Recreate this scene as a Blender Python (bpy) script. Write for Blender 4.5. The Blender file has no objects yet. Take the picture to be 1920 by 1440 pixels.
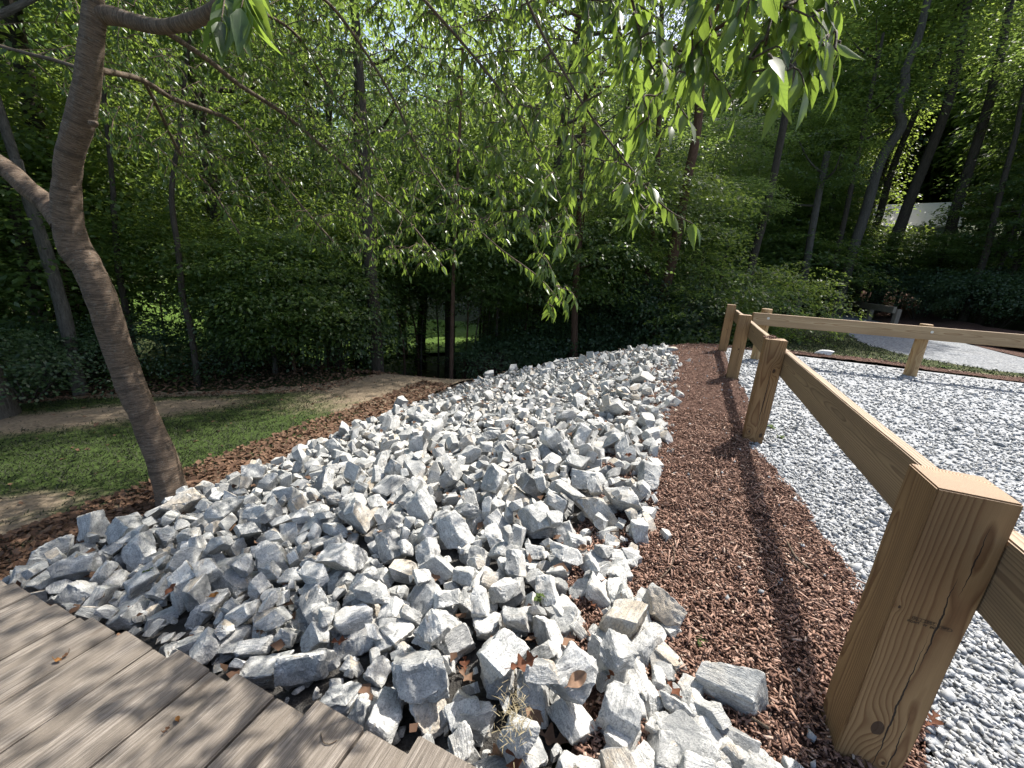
import bpy, bmesh, math, random
import numpy as np
from mathutils import Vector, Matrix, Quaternion, noise as mnoise

C = bpy.context.scene.collection
SC = bpy.context.scene
R_ = math.radians

# ------------------------------------------------------------------ camera
FPX, PITCH, ROLL, CH = 771.4, 15.95, 3.766, 1.243
_p, _r = R_(PITCH), R_(ROLL)
FW = np.array([0, math.cos(_p), -math.sin(_p)])
_up = np.array([0, math.sin(_p), math.cos(_p)])
RT = np.array([1., 0, 0]) * math.cos(_r) + _up * math.sin(_r)
UP = -np.array([1., 0, 0]) * math.sin(_r) + _up * math.cos(_r)
cam = bpy.data.cameras.new('camera')
cam.sensor_width = 36; cam.lens = FPX / 1920 * 36; cam.clip_start = .05; cam.clip_end = 600
camo = bpy.data.objects.new('camera', cam); C.objects.link(camo)
camo.matrix_world = Matrix(((RT[0], UP[0], -FW[0], 0), (RT[1], UP[1], -FW[1], 0), (RT[2], UP[2], -FW[2], CH), (0, 0, 0, 1)))
SC.camera = camo

# ------------------------------------------------------------------ light
SUN_DIR = Vector((.425, .3625, .835)).normalized()        # towards the sun
w = bpy.data.worlds.new('World'); SC.world = w; w.use_nodes = True
nt = w.node_tree
sky = nt.nodes.new('ShaderNodeTexSky'); sky.sky_type = 'NISHITA'; sky.sun_disc = False
sky.sun_elevation = math.asin(SUN_DIR.z); sky.sun_rotation = math.atan2(SUN_DIR.x, SUN_DIR.y)
sky.air_density = 1.0; sky.dust_density = 3.0; sky.ozone_density = .4
bg = nt.nodes['Background']; bg.inputs[1].default_value = .15
nt.links.new(sky.outputs[0], bg.inputs[0])
sun = bpy.data.lights.new('sun', 'SUN'); sun.energy = 4.9; sun.angle = R_(.53); sun.color = (1, .955, .89)
suno = bpy.data.objects.new('sun', sun); C.objects.link(suno)
suno.rotation_euler = (-SUN_DIR).to_track_quat('-Z', 'Y').to_euler()
SC.view_settings.view_transform = 'Standard'; SC.view_settings.look = 'None'
SC.view_settings.exposure = 1.1; SC.view_settings.gamma = 1
SC.cycles.max_bounces = 8; SC.cycles.diffuse_bounces = 4; SC.cycles.transmission_bounces = 4
SC.cycles.glossy_bounces = 2

# ------------------------------------------------------------------ frame of the place
FA = R_(23.0); DX, DY = math.sin(FA), math.cos(FA); TX, TY = -math.cos(FA), math.sin(FA); OX, OY = .947, .823
def to_st(x, y): return (x - OX) * DX + (y - OY) * DY, (x - OX) * TX + (y - OY) * TY
def to_xy(s, t): return OX + s * DX + t * TX, OY + s * DY + t * TY
def sm(a, b, x):
    x = max(0., min(1., (x - a) / (b - a))); return x * x * (3 - 2 * x)
def ramp(x, pts):
    if x <= pts[0][0]: return pts[0][1]
    for (a, b), (c, d) in zip(pts, pts[1:]):
        if x <= c: return b + (d - b) * (x - a) / (c - a)
    return pts[-1][1]
def ground(x, y, settled=False):
    s, t = to_st(x, y)
    z = ramp(t, [(.05, 0), (.6, -.05), (4.2, -.878), (9, -1.15), (16, -2.2), (24, -1.6), (40, 1.5), (90, 12)])
    if s > 4.2:
        r = math.hypot(s - 4.2, max(0, t))
        z -= min(1.6, .3 * max(0, r - 3.7)) * sm(-1.5, .8, t) * (1 if settled else sm(5.0, 7.2, s))
    rho = math.hypot(x, y); az = math.degrees(math.atan2(x, y))
    if rho > 25:
        z = z * (1 - sm(25, 45, rho) * sm(10, 30, az))
        z += .19 * max(0, rho - 26) * sm(22, 34, az)
    return z
def ray(u, v): return FW + RT * (u - 960) / FPX + UP * (720 - v) / FPX
def pd(u, v, depth): return np.array([0, 0, CH]) + ray(u, v) * depth          # point seen at (u,v), that deep
def gp(u, v, z=0.):
    d = ray(u, v); k = (z - CH) / d[2]; return np.array([0, 0, CH]) + d * k
def hitg(u, v, off=0.):                                                        # where that line of sight meets the terrain
    d = ray(u, v); k = .3
    while k < 90:
        P = np.array([0, 0, CH]) + d * k
        if P[2] < ground(P[0], P[1]) + off: return P
        k += .01 + k * .001
    return P
def at(u, v, dist):
    d = ray(u, v); return np.array([0, 0, CH]) + d * dist / math.hypot(d[0], d[1])

# ------------------------------------------------------------------ helpers
def tag(o, label=None, cat=None, group=None, kind=None):
    if label: o['label'] = label
    if cat: o['category'] = cat
    if group: o['group'] = group
    if kind: o['kind'] = kind
    return o
def empty(name, loc, rz=0.):
    o = bpy.data.objects.new(name, None); C.objects.link(o); o.location = loc; o.rotation_euler = (0, 0, rz)
    o.empty_display_size = .1
    return o
def link(name, me, parent=None, mat=None, world=True):
    """link a mesh as one object; with world=True the mesh is in world space and the parent is an unrotated empty"""
    o = bpy.data.objects.new(name, me); C.objects.link(o)
    if mat is not None and not me.materials: me.materials.append(mat)
    if parent is not None:
        o.parent = parent
        if world: o.matrix_parent_inverse = Matrix.Translation(-Vector(parent.location)) if parent.rotation_euler[2] == 0 else (Matrix.Translation(Vector(parent.location)) @ parent.rotation_euler.to_matrix().to_4x4()).inverted()
    return o
def np_mesh(name, V, F, lc=None, smooth=False, sharp=None):
    """V (n,3), F (m,3) or (m,4) or a list of mixed faces"""
    me = bpy.data.meshes.new(name)
    if isinstance(F, list):
        me.from_pydata([tuple(v) for v in V], [], F)
    else:
        V = np.asarray(V, np.float32); F = np.asarray(F, np.int32); k = F.shape[1]
        me.vertices.add(len(V)); me.vertices.foreach_set('co', V.ravel())
        me.loops.add(F.size); me.loops.foreach_set('vertex_index', F.ravel())
        me.polygons.add(len(F)); me.polygons.foreach_set('loop_start', np.arange(len(F), dtype=np.int32) * k)
        try: me.polygons.foreach_set('loop_total', np.full(len(F), k, np.int32))
        except Exception: pass
        me.update(calc_edges=True)
    if lc is not None:
        a = me.attributes.new('lc', 'FLOAT_VECTOR', 'POINT'); a.data.foreach_set('vector', np.asarray(lc, np.float32).ravel())
    if smooth:
        me.polygons.foreach_set('use_smooth', np.ones(len(me.polygons), dtype=bool))
        if sharp: me.set_sharp_from_angle(angle=R_(sharp))
    me.update()
    return me
class Geo:
    def __init__(s): s.V = []; s.F = []; s.L = []
    def add(s, V, F, L=None):
        o = len(s.V); s.V += [tuple(v) for v in V]; s.F += [tuple(i + o for i in f) for f in F]
        s.L += [tuple(v) for v in (L if L is not None else V)]
    def mesh(s, name, smooth=False, sharp=None): return np_mesh(name, s.V, s.F, s.L, smooth, sharp)
def tube(g, P, rad, n=8, rough=0., seed=0, cap=True, len0=0.):
    P = [Vector(p) for p in P]; Vs = []; Ls = []; acc = len0; X = None
    for i, p in enumerate(P):
        t = (P[min(i + 1, len(P) - 1)] - P[max(i - 1, 0)]).normalized()
        if X is None: X = t.orthogonal().normalized()
        X = (X - t * X.dot(t)).normalized(); Y = t.cross(X)
        if i: acc += (p - P[i - 1]).length
        for k in range(n):
            a = 2 * math.pi * k / n; r = rad[i]
            if rough: r *= 1 + rough * mnoise.noise(Vector((math.cos(a) * 1.7, math.sin(a) * 1.7, acc * 5 + seed * 9.1)))
            Vs.append(p + X * math.cos(a) * r + Y * math.sin(a) * r)
            Ls.append((math.cos(a) * rad[i], math.sin(a) * rad[i], acc + seed * 3.3))
    F = []
    for i in range(len(P) - 1):
        for k in range(n):
            F.append((i * n + k, i * n + (k + 1) % n, (i + 1) * n + (k + 1) % n, (i + 1) * n + k))
    if cap: F.append(tuple(range((len(P) - 1) * n, len(P) * n)))
    g.add(Vs, F, Ls)
def smooth_path(P, rad, sub=5):
    """Catmull-Rom through the points"""
    P = [np.asarray(p, float) for p in P]; out = []; ro = []
    for i in range(len(P) - 1):
        a, b, c, d = P[max(i - 1, 0)], P[i], P[i + 1], P[min(i + 2, len(P) - 1)]
        for k in range(sub):
            t = k / sub
            out.append(.5 * ((2 * b) + (c - a) * t + (2 * a - 5 * b + 4 * c - d) * t * t + (3 * b - a - 3 * c + d) * t ** 3))
            ro.append(rad[i] + (rad[i + 1] - rad[i]) * t)
    out.append(P[-1]); ro.append(rad[-1]); return out, ro
def box(g, sx, sy, sz, M=None, bev=.0, cx=0., cy=0., cz=0.):
    bm = bmesh.new(); bmesh.ops.create_cube(bm, size=1)
    for v in bm.verts: v.co = Vector((v.co.x * sx + cx, v.co.y * sy + cy, v.co.z * sz + cz))
    if bev: bmesh.ops.bevel(bm, geom=bm.edges[:], offset=bev, segments=2, profile=.6, affect='EDGES')
    L = [v.co.copy() for v in bm.verts]; V = [(M @ v.co) if M is not None else v.co.copy() for v in bm.verts]
    bm.verts.index_update(); F = [[v.index for v in f.verts] for f in bm.faces]; bm.free()
    g.add(V, F, L)

# ------------------------------------------------------------------ materials
class NT:
    def __init__(s, name):
        s.m = bpy.data.materials.new(name); s.m.use_nodes = True; s.t = s.m.node_tree
        s.b = s.t.nodes['Principled BSDF']; s.out = s.t.nodes['Material Output']
        s.b.inputs['Specular IOR Level'].default_value = .3
    def n(s, typ, **k):
        nd = s.t.nodes.new('ShaderNode' + typ)
        for a, v in k.items(): setattr(nd, a, v)
        return nd
    def l(s, a, b): s.t.links.new(a, b)
    def val(s, sock, v):
        if hasattr(v, 'is_output') or isinstance(v, bpy.types.NodeSocket): s.l(v, sock)
        else: sock.default_value = v
    def math(s, op, a, b=None, c=None, clamp=False):
        nd = s.n('Math', operation=op); nd.use_clamp = clamp; s.val(nd.inputs[0], a)
        if b is not None: s.val(nd.inputs[1], b)
        if c is not None: s.val(nd.inputs[2], c)
        return nd.outputs[0]
    def vmath(s, op, a, b=None, c=None):
        nd = s.n('VectorMath', operation=op); s.val(nd.inputs[0], a)
        if b is not None: s.val(nd.inputs[1], b)
        if c is not None: s.val(nd.inputs[2], c)
        return nd.outputs['Value'] if op in ('LENGTH', 'DISTANCE', 'DOT_PRODUCT') else nd.outputs[0]
    def attr(s, name='lc'):
        return s.n('Attribute', attribute_name=name).outputs['Vector']
    def noise(s, vec, scale, detail=4, rough=.55, dist=0.):
        nd = s.n('TexNoise'); s.l(vec, nd.inputs['Vector']); nd.inputs['Scale'].default_value = scale
        nd.inputs['Detail'].default_value = detail; nd.inputs['Roughness'].default_value = rough; nd.inputs['Distortion'].default_value = dist
        return nd.outputs['Fac']
    def voro(s, vec, scale, feature='F1', out='Distance'):
        nd = s.n('TexVoronoi', feature=feature); s.l(vec, nd.inputs['Vector']); nd.inputs['Scale'].default_value = scale
        return nd.outputs[out]
    def scale(s, vec, v): return s.vmath('MULTIPLY', vec, v)
    def ramp(s, fac, stops):
        nd = s.n('ValToRGB'); s.val(nd.inputs[0], fac); e = nd.color_ramp.elements
        while len(e) < len(stops): e.new(.5)
        for el, (p, c) in zip(e, stops):
            el.position = p; el.color = (c[0], c[1], c[2], 1) if hasattr(c, '__len__') else (c, c, c, 1)
        return nd.outputs[0]
    def mix(s, fac, a, b, blend='MIX'):
        nd = s.n('Mix', data_type='RGBA', blend_type=blend); s.val(nd.inputs[0], fac)
        for i, v in ((6, a), (7, b)):
            if isinstance(v, tuple) and len(v) == 3: v = v + (1,)
            s.val(nd.inputs[i], v)
        return nd.outputs[2]
    def bump(s, h, strength=.5, dist=.01, prev=None):
        nd = s.n('Bump'); nd.inputs['Strength'].default_value = strength; nd.inputs['Distance'].default_value = dist; s.l(h, nd.inputs['Height'])
        if prev is not None: s.l(prev, nd.inputs['Normal'])
        return nd.outputs[0]
    def island(s): return s.n('NewGeometry').outputs['Random Per Island']
    def orand(s): return s.n('ObjectInfo').outputs['Random']
    def set(s, col=None, rough=None, normal=None, spec=None):
        if col is not None: s.val(s.b.inputs['Base Color'], col + (1,) if isinstance(col, tuple) and len(col) == 3 else col)
        if rough is not None: s.val(s.b.inputs['Roughness'], rough)
        if normal is not None: s.l(normal, s.b.inputs['Normal'])
        if spec is not None: s.b.inputs['Specular IOR Level'].default_value = spec
        return s.m

def mat_rock():
    n = NT('rock'); rnd = n.math('FRACT', n.math('ADD', n.orand(), n.math('MULTIPLY', n.island(), 7.31)))
    pass
    off = n.n('CombineXYZ'); n.l(n.math('MULTIPLY', rnd, 31.), off.inputs[0]); n.l(n.math('MULTIPLY', rnd, 57.), off.inputs[2])
    v = n.vmath('ADD', n.attr(), off.outputs[0])
    fol = n.noise(n.scale(v, (2.2, 2.2, 13.)), 7, 6, .65, .6)
    blot = n.noise(v, 9, 5, .6)
    sp = n.noise(v, 120, 4, .8); stk = n.noise(n.scale(v, (14., 14., 120.)), 3, 4, .75, .4)
    base = n.ramp(rnd, [(0, (.20, .202, .195)), (.2, (.33, .333, .318)), (.55, (.47, .468, .44)), (.8, (.57, .562, .525)), (.92, (.64, .63, .585)), (.925, (.45, .385, .295))])
    c = n.mix(n.ramp(fol, [(.38, 0.), (.62, 1.)]), n.mix(.45, base, (.10, .108, .112)), base)
    c = n.mix(n.ramp(blot, [(.42, 0.), (.72, .6)]), c, (.68, .672, .635))
    c = n.mix(n.ramp(sp, [(.50, 0.), (.62, .62)]), c, (.10, .105, .11)); c = n.mix(n.ramp(stk, [(.52, 0.), (.64, .55)]), c, (.13, .135, .14))
    warm = n.noise(v, 4.2, 2)
    c = n.mix(n.ramp(warm, [(.6, 0.), (.78, .5)]), c, (.36, .30, .22))
    h = n.math('ADD', n.math('MULTIPLY', fol, .7), n.math('ADD', n.math('MULTIPLY', blot, .5), n.math('MULTIPLY', sp, .25)))
    return n.set(c, .82, n.bump(h, .9, .012), .25)
def mat_gravel(fine=False):
    n = NT('gravel'); r = n.island()
    g = n.n('NewGeometry').outputs['Position']
    c = n.ramp(r, [(0, (.19, .197, .202)), (.35, (.26, .267, .27)), (.8, (.35, .355, .353)), (1, (.46, .46, .448))])
    c = n.mix(n.ramp(n.noise(g, 160, 2), [(.5, 0.), (.7, .35)]), c, (.13, .14, .155))
    return n.set(c, .85, n.bump(n.noise(g, 220, 2), .5, .003), .25)
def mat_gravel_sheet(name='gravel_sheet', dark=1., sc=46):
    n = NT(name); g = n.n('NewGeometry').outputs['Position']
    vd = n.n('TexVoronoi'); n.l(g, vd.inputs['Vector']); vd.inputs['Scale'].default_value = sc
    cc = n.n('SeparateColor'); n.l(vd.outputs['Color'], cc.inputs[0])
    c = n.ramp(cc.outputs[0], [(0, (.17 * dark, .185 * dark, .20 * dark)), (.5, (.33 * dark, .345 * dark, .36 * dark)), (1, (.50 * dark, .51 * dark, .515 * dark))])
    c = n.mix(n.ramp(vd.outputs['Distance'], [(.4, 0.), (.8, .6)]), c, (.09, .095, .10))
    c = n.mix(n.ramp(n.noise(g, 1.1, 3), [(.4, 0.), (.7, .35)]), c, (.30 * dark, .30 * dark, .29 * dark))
    h = n.math('SUBTRACT', 1., vd.outputs['Distance'])
    return n.set(c, .9, n.bump(h, 1., .018), .2)
def mat_chip():
    n = NT('mulch_chips'); r = n.island(); g = n.n('NewGeometry').outputs['Position']
    c = n.ramp(r, [(0, (.06, .032, .024)), (.25, (.16, .090, .064)), (.65, (.265, .160, .118)), (.92, (.33, .22, .17)), (1, (.48, .37, .29))])
    c = n.mix(n.ramp(n.noise(n.scale(g, (1, 1, 1)), 240, 2), [(.45, 0.), (.7, .5)]), c, (.04, .022, .016))
    return n.set(c, .85, n.bump(n.noise(g, 300, 2), .6, .002), .2)
def mat_soil(name, stops, sc=9, bump=.02, detail=8):
    n = NT(name); g = n.n('NewGeometry').outputs['Position']
    a = n.noise(g, sc, detail, .7); b = n.noise(g, sc * 9, 3, .7)
    c = n.ramp(n.math('ADD', n.math('MULTIPLY', a, .65), n.math('MULTIPLY', b, .35)), stops)
    return n.set(c, .95, n.bump(n.math('ADD', a, b), .9, bump), .15)
def mat_leaf(name, dark, light, trans, tf=.45, rough=.42, spec=.45, vein=False):
    n = NT(name); r = n.island()
    o = n.orand(); m = n.math('ADD', n.math('MULTIPLY', r, .75), n.math('MULTIPLY', o, .25))
    c = n.mix(m, dark, light)
    tc = n.mix(m, tuple(k * .62 for k in trans), trans)
    if vein:
        v = n.attr(); ss = n.n('SeparateXYZ'); n.l(v, ss.inputs[0])
        ax = n.math('ABSOLUTE', ss.outputs[0])
        st = n.math('SINE', n.math('MULTIPLY', n.math('SUBTRACT', ss.outputs[1], n.math('MULTIPLY', ax, .9)), 62.))
        vm = n.ramp(st, [(.55, 0.), (1., .5)])
        mid = n.math('LESS_THAN', ax, .012)
        vv = n.math('MAXIMUM', vm, n.math('MULTIPLY', mid, .8))
        tc = n.mix(vv, tc, tuple(k * .55 for k in trans)); c = n.mix(vv, c, tuple(min(1, k * 1.6) for k in light))
    n.set(c, rough, spec=spec)
    tr = n.n('BsdfTranslucent'); n.val(tr.inputs[0], tc)
    ms = n.n('MixShader'); ms.inputs[0].default_value = tf
    n.l(n.b.outputs[0], ms.inputs[1]); n.l(tr.outputs[0], ms.inputs[2]); n.l(ms.outputs[0], n.out.inputs[0])
    return n.m
def mat_bark(name, dark, light, stripe='vert', amount=1.):
    n = NT(name); v = n.attr()
    if stripe == 'vert':
        a = n.noise(n.scale(v, (9, 9, 1.6)), 4.5, 7, .7, .4); b = n.noise(n.scale(v, (30, 30, 12)), 3, 4)
        h = n.math('ADD', a, n.math('MULTIPLY', b, .4)); c = n.ramp(h, [(.45, dark), (.85, light)])
        return n.set(c, .95, n.bump(h, 1., .03 * amount), .15)
    a = n.noise(n.scale(v, (6, 6, 60)), 3.0, 6, .72, .3)       # fine lenticel rows round the stem
    b = n.noise(n.scale(v, (1.2, 1.2, 9)), 2.2, 3, .6); f = n.noise(v, 60, 4, .7)
    c = n.ramp(a, [(.36, dark), (.52, light), (.70, tuple(min(1, k * 1.55) for k in light))])
    c = n.mix(n.ramp(b, [(.52, 0.), (.66, .7)]), c, tuple(k * .9 for k in dark))
    c = n.mix(n.ramp(f, [(.55, 0.), (.72, .5)]), c, (.22, .22, .19))
    h = n.math('ADD', a, n.math('ADD', n.math('MULTIPLY', b, .8), n.math('MULTIPLY', f, .3)))
    return n.set(c, .8, n.bump(h, .9, .012), .25)
def mat_timber(name, late, early, axis='z', knots=(), cx=.03, cy=.045, ring=.0052, cracks=(), grey=0.):
    """sawn pine: growth rings round an off-centre pith, bent round knots"""
    n = NT(name); co = n.n('TexCoord').outputs['Object']; s_ = n.n('SeparateXYZ'); n.l(co, s_.inputs[0])
    X, Y, Z = s_.outputs
    if axis == 'x': X, Y, Z = Y, Z, X
    rnd = n.math('MULTIPLY', n.orand(), 9.)
    q = n.n('CombineXYZ'); n.l(X, q.inputs[0]); n.l(Y, q.inputs[1]); n.l(Z, q.inputs[2]); q = q.outputs[0]
    q2 = n.vmath('ADD', n.scale(q, (3., 3., .9)), (0, 0, 0)); cmb = n.n('CombineXYZ'); n.l(rnd, cmb.inputs[2]); q2 = n.vmath('ADD', q2, cmb.outputs[0])
    w1 = n.math('SUBTRACT', n.noise(q2, 1.3, 2, .5), .5); w2 = n.math('SUBTRACT', n.noise(n.scale(q2, (4, 4, 3)), 1.4, 2, .5), .5)
    dx = n.math('ADD', n.math('SUBTRACT', X, cx), n.math('MULTIPLY', w1, .075)); dy = n.math('SUBTRACT', n.math('SUBTRACT', Y, cy), n.math('MULTIPLY', w1, .05))
    d = n.math('SQRT', n.math('ADD', n.math('MULTIPLY', dx, dx), n.math('MULTIPLY', dy, dy)))
    d = n.math('ADD', d, n.math('MULTIPLY', w2, .007)); km = None
    for (kx, ky, kz, kr) in knots:
        dk = n.vmath('SUBTRACT', q, (kx, ky, kz)); dk = n.vmath('LENGTH', n.scale(dk, (1, 1, .55)))
        e = n.math('POWER', 2.718, n.math('MULTIPLY', n.math('MULTIPLY', dk, dk), -1. / (kr * kr * 5)))
        d = n.math('ADD', d, n.math('MULTIPLY', e, kr * 1.1))
        core = n.math('LESS_THAN', n.math('ADD', dk, n.math('MULTIPLY', w2, .045)), kr * .62)
        km = core if km is None else n.math('MAXIMUM', km, core)
    fr = n.math('FRACT', n.math('DIVIDE', d, ring))
    g = n.ramp(fr, [(0, 0.), (.55, .35), (.85, 1.), (1, 0.)])
    big = n.noise(n.scale(q2, (1.2, 1.2, .35)), 2.4, 3)
    fib = n.noise(n.scale(q2, (60, 60, 1.4)), 3.5, 4, .7)
    c = n.mix(n.math('MULTIPLY', g, .95), early, late)
    c = n.mix(n.ramp(big, [(.35, 0.), (.7, .55)]), c, tuple(k * .62 for k in late))
    c = n.mix(n.ramp(fib, [(.45, 0.), (.75, .30)]), c, tuple(k * .55 for k in late))
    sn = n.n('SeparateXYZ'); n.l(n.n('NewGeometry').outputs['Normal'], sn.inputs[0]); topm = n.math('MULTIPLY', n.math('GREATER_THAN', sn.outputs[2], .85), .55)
    c = n.mix(topm, c, n.mix(g, (.36, .285, .215), (.15, .095, .062)))  # tops tinted: weathered post ends, and sun on rails put into the colour
    if grey: c = n.mix(grey, c, (.25, .24, .22))
    if km is not None: c = n.mix(km, c, (.055, .03, .016))
    ck = None
    for (axisn, pos, zc, half, wdt, face) in cracks:
        A = {'x': X, 'y': Y}[axisn]; B = {'x': Y, 'y': X}[axisn]
        wob = n.math('MULTIPLY', n.math('SUBTRACT', n.noise(n.scale(q, (0, 0, 9)), 1.6, 3), .5), .02)
        dd = n.math('ABSOLUTE', n.math('SUBTRACT', n.math('ADD', A, wob), pos))
        tap = n.math('MULTIPLY', n.math('SUBTRACT', 1., n.math('DIVIDE', n.math('ABSOLUTE', n.math('SUBTRACT', Z, zc)), half), clamp=True), wdt)
        k_ = n.math('LESS_THAN', dd, tap); side = n.math('LESS_THAN', n.math('ABSOLUTE', n.math('SUBTRACT', B, face)), .01)
        k_ = n.math('MULTIPLY', k_, side); ck = k_ if ck is None else n.math('MAXIMUM', ck, k_)
    if ck is not None: c = n.mix(ck, c, (.018, .011, .007))
    h = n.math('ADD', n.math('MULTIPLY', g, .6), n.math('MULTIPLY', fib, .5))
    if ck is not None: h = n.math('SUBTRACT', h, n.math('MULTIPLY', ck, 2.))
    return n.set(c, .72, n.bump(h, .45, .004), .3)
def mat_deck():
    n = NT('weathered_boards'); v = n.attr(); r = n.island(); c3 = n.n('CombineXYZ'); n.l(n.math('MULTIPLY', r, 40.), c3.inputs[0]); n.l(n.math('MULTIPLY', r, 17.), c3.inputs[1])
    v = n.vmath('ADD', v, c3.outputs[0])
    fib = n.noise(n.scale(v, (1.1, 38, 10)), 3., 7, .75, .3); big = n.noise(n.scale(v, (1.6, 6, 1)), 2.2, 4, .6); fine = n.noise(n.scale(v, (2.2, 170, 10)), 2.5, 5, .85, .2)
    knot = n.voro(n.scale(v, (2.2, 7.5, 0)), 1.)
    c = n.ramp(fib, [(.36, (.05, .043, .036)), (.48, (.165, .142, .117)), (.64, (.335, .298, .255))])
    c = n.mix(n.ramp(big, [(.38, 0.), (.62, .8)]), c, (.12, .10, .078))
    c = n.mix(n.ramp(fine, [(.50, 0.), (.60, .9)]), c, (.05, .04, .032))
    c = n.mix(n.ramp(knot, [(.05, .8), (.10, 0.)]), c, (.05, .036, .026))
    c = n.mix(n.ramp(r, [(0, 0.), (1, .30)]), c, (.36, .31, .26))
    h = n.math('ADD', fib, n.math('MULTIPLY', fine, -.6))
    return n.set(c, .85, n.bump(h, .8, .006), .2)
def mat_plain(name, col, rough=.6, sc=20, var=.25, metal=0., bump=.0):
    n = NT(name); g = n.n('TexCoord').outputs['Object']
    a = n.noise(g, sc, 4); c = n.mix(a, tuple(k * (1 - var) for k in col), tuple(min(1, k * (1 + var)) for k in col))
    n.b.inputs['Metallic'].default_value = metal
    return n.set(c, rough, n.bump(a, .4, bump) if bump else None)

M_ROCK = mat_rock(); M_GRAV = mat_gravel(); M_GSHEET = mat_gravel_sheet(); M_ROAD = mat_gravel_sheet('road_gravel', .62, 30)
M_CHIP = mat_chip()
M_MSOIL = mat_soil('mulch_soil', [(.3, (.035, .019, .014)), (.5, (.10, .056, .042)), (.7, (.19, .115, .086))], 22, .03)
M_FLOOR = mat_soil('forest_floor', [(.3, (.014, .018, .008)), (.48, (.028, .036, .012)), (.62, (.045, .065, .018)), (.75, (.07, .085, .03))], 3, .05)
M_LITTER = mat_soil('litter_soil', [(.3, (.03, .016, .010)), (.5, (.085, .048, .03)), (.7, (.16, .10, .065))], 18, .03)
M_DUST = mat_soil('rock_dust', [(.3, (.03, .028, .026)), (.5, (.07, .066, .06)), (.7, (.16, .15, .14))], 14, .03)
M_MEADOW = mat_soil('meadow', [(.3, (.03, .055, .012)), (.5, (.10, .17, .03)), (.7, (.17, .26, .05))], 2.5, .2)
def mat_lawn():
    n = NT('lawn_ground'); g = n.n('NewGeometry').outputs['Position']
    a = n.attr('bare'); s_ = n.n('SeparateXYZ'); n.l(a, s_.inputs[0])
    f = n.noise(g, 26, 6, .7); dirt = n.ramp(f, [(.3, (.09, .07, .048)), (.6, (.21, .165, .115)), (.75, (.28, .23, .165))])
    gr = n.ramp(f, [(.3, (.022, .032, .010)), (.6, (.045, .07, .018)), (.8, (.07, .10, .03))])
    m = n.ramp(n.math('ADD', s_.outputs[0], n.math('MULTIPLY', n.math('SUBTRACT', n.noise(g, 7, 7, .75), .5), 1.5)), [(.25, 0.), (.85, 1.)])
    return n.set(n.mix(m, gr, dirt), .95, n.bump(f, .9, .02), .1)
M_LAWN = mat_lawn()
M_GRASS = mat_leaf('grass_blades', (.017, .024, .011), (.042, .048, .024), (.03, .045, .02), .25, .6, .15)
M_DRYG = mat_leaf('straw', (.17, .14, .08), (.33, .28, .18), (.2, .17, .09), .2, .8, .1)
M_LCHERRY = mat_leaf('cherry_leaf', (.028, .060, .016), (.052, .092, .026), (.29, .42, .06), .5, .34, .5, vein=True)
M_LMID = mat_leaf('broad_leaf', (.032, .066, .014), (.075, .118, .040), (.30, .43, .09), .5, .4, .5)
M_LLIGHT = mat_leaf('light_leaf', (.045, .085, .018), (.085, .13, .036), (.36, .48, .085), .52, .4, .5)
M_LDARK = mat_leaf('dark_leaf', (.026, .052, .024), (.056, .094, .042), (.16, .26, .07), .4)
M_LRED = mat_leaf('red_leaf', (.05, .018, .022), (.09, .03, .035), (.12, .03, .04), .3)
M_LBROWN = mat_leaf('dead_leaf', (.06, .033, .021), (.19, .115, .073), (.14, .07, .04), .12, .75, .15)
M_BARKC = mat_bark('cherry_bark', (.046, .033, .024), (.145, .104, .073), 'horiz')
M_BARKD = mat_bark('dark_bark', (.022, .018, .014), (.085, .072, .056))
M_BARKG = mat_bark('grey_bark', (.035, .032, .027), (.125, .115, .097))
M_BARKR = mat_bark('red_bark', (.035, .020, .014), (.13, .078, .052))
M_TWIG = mat_bark('twig_bark', (.05, .035, .024), (.11, .08, .055), 'horiz')
M_DECK = mat_deck()

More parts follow.
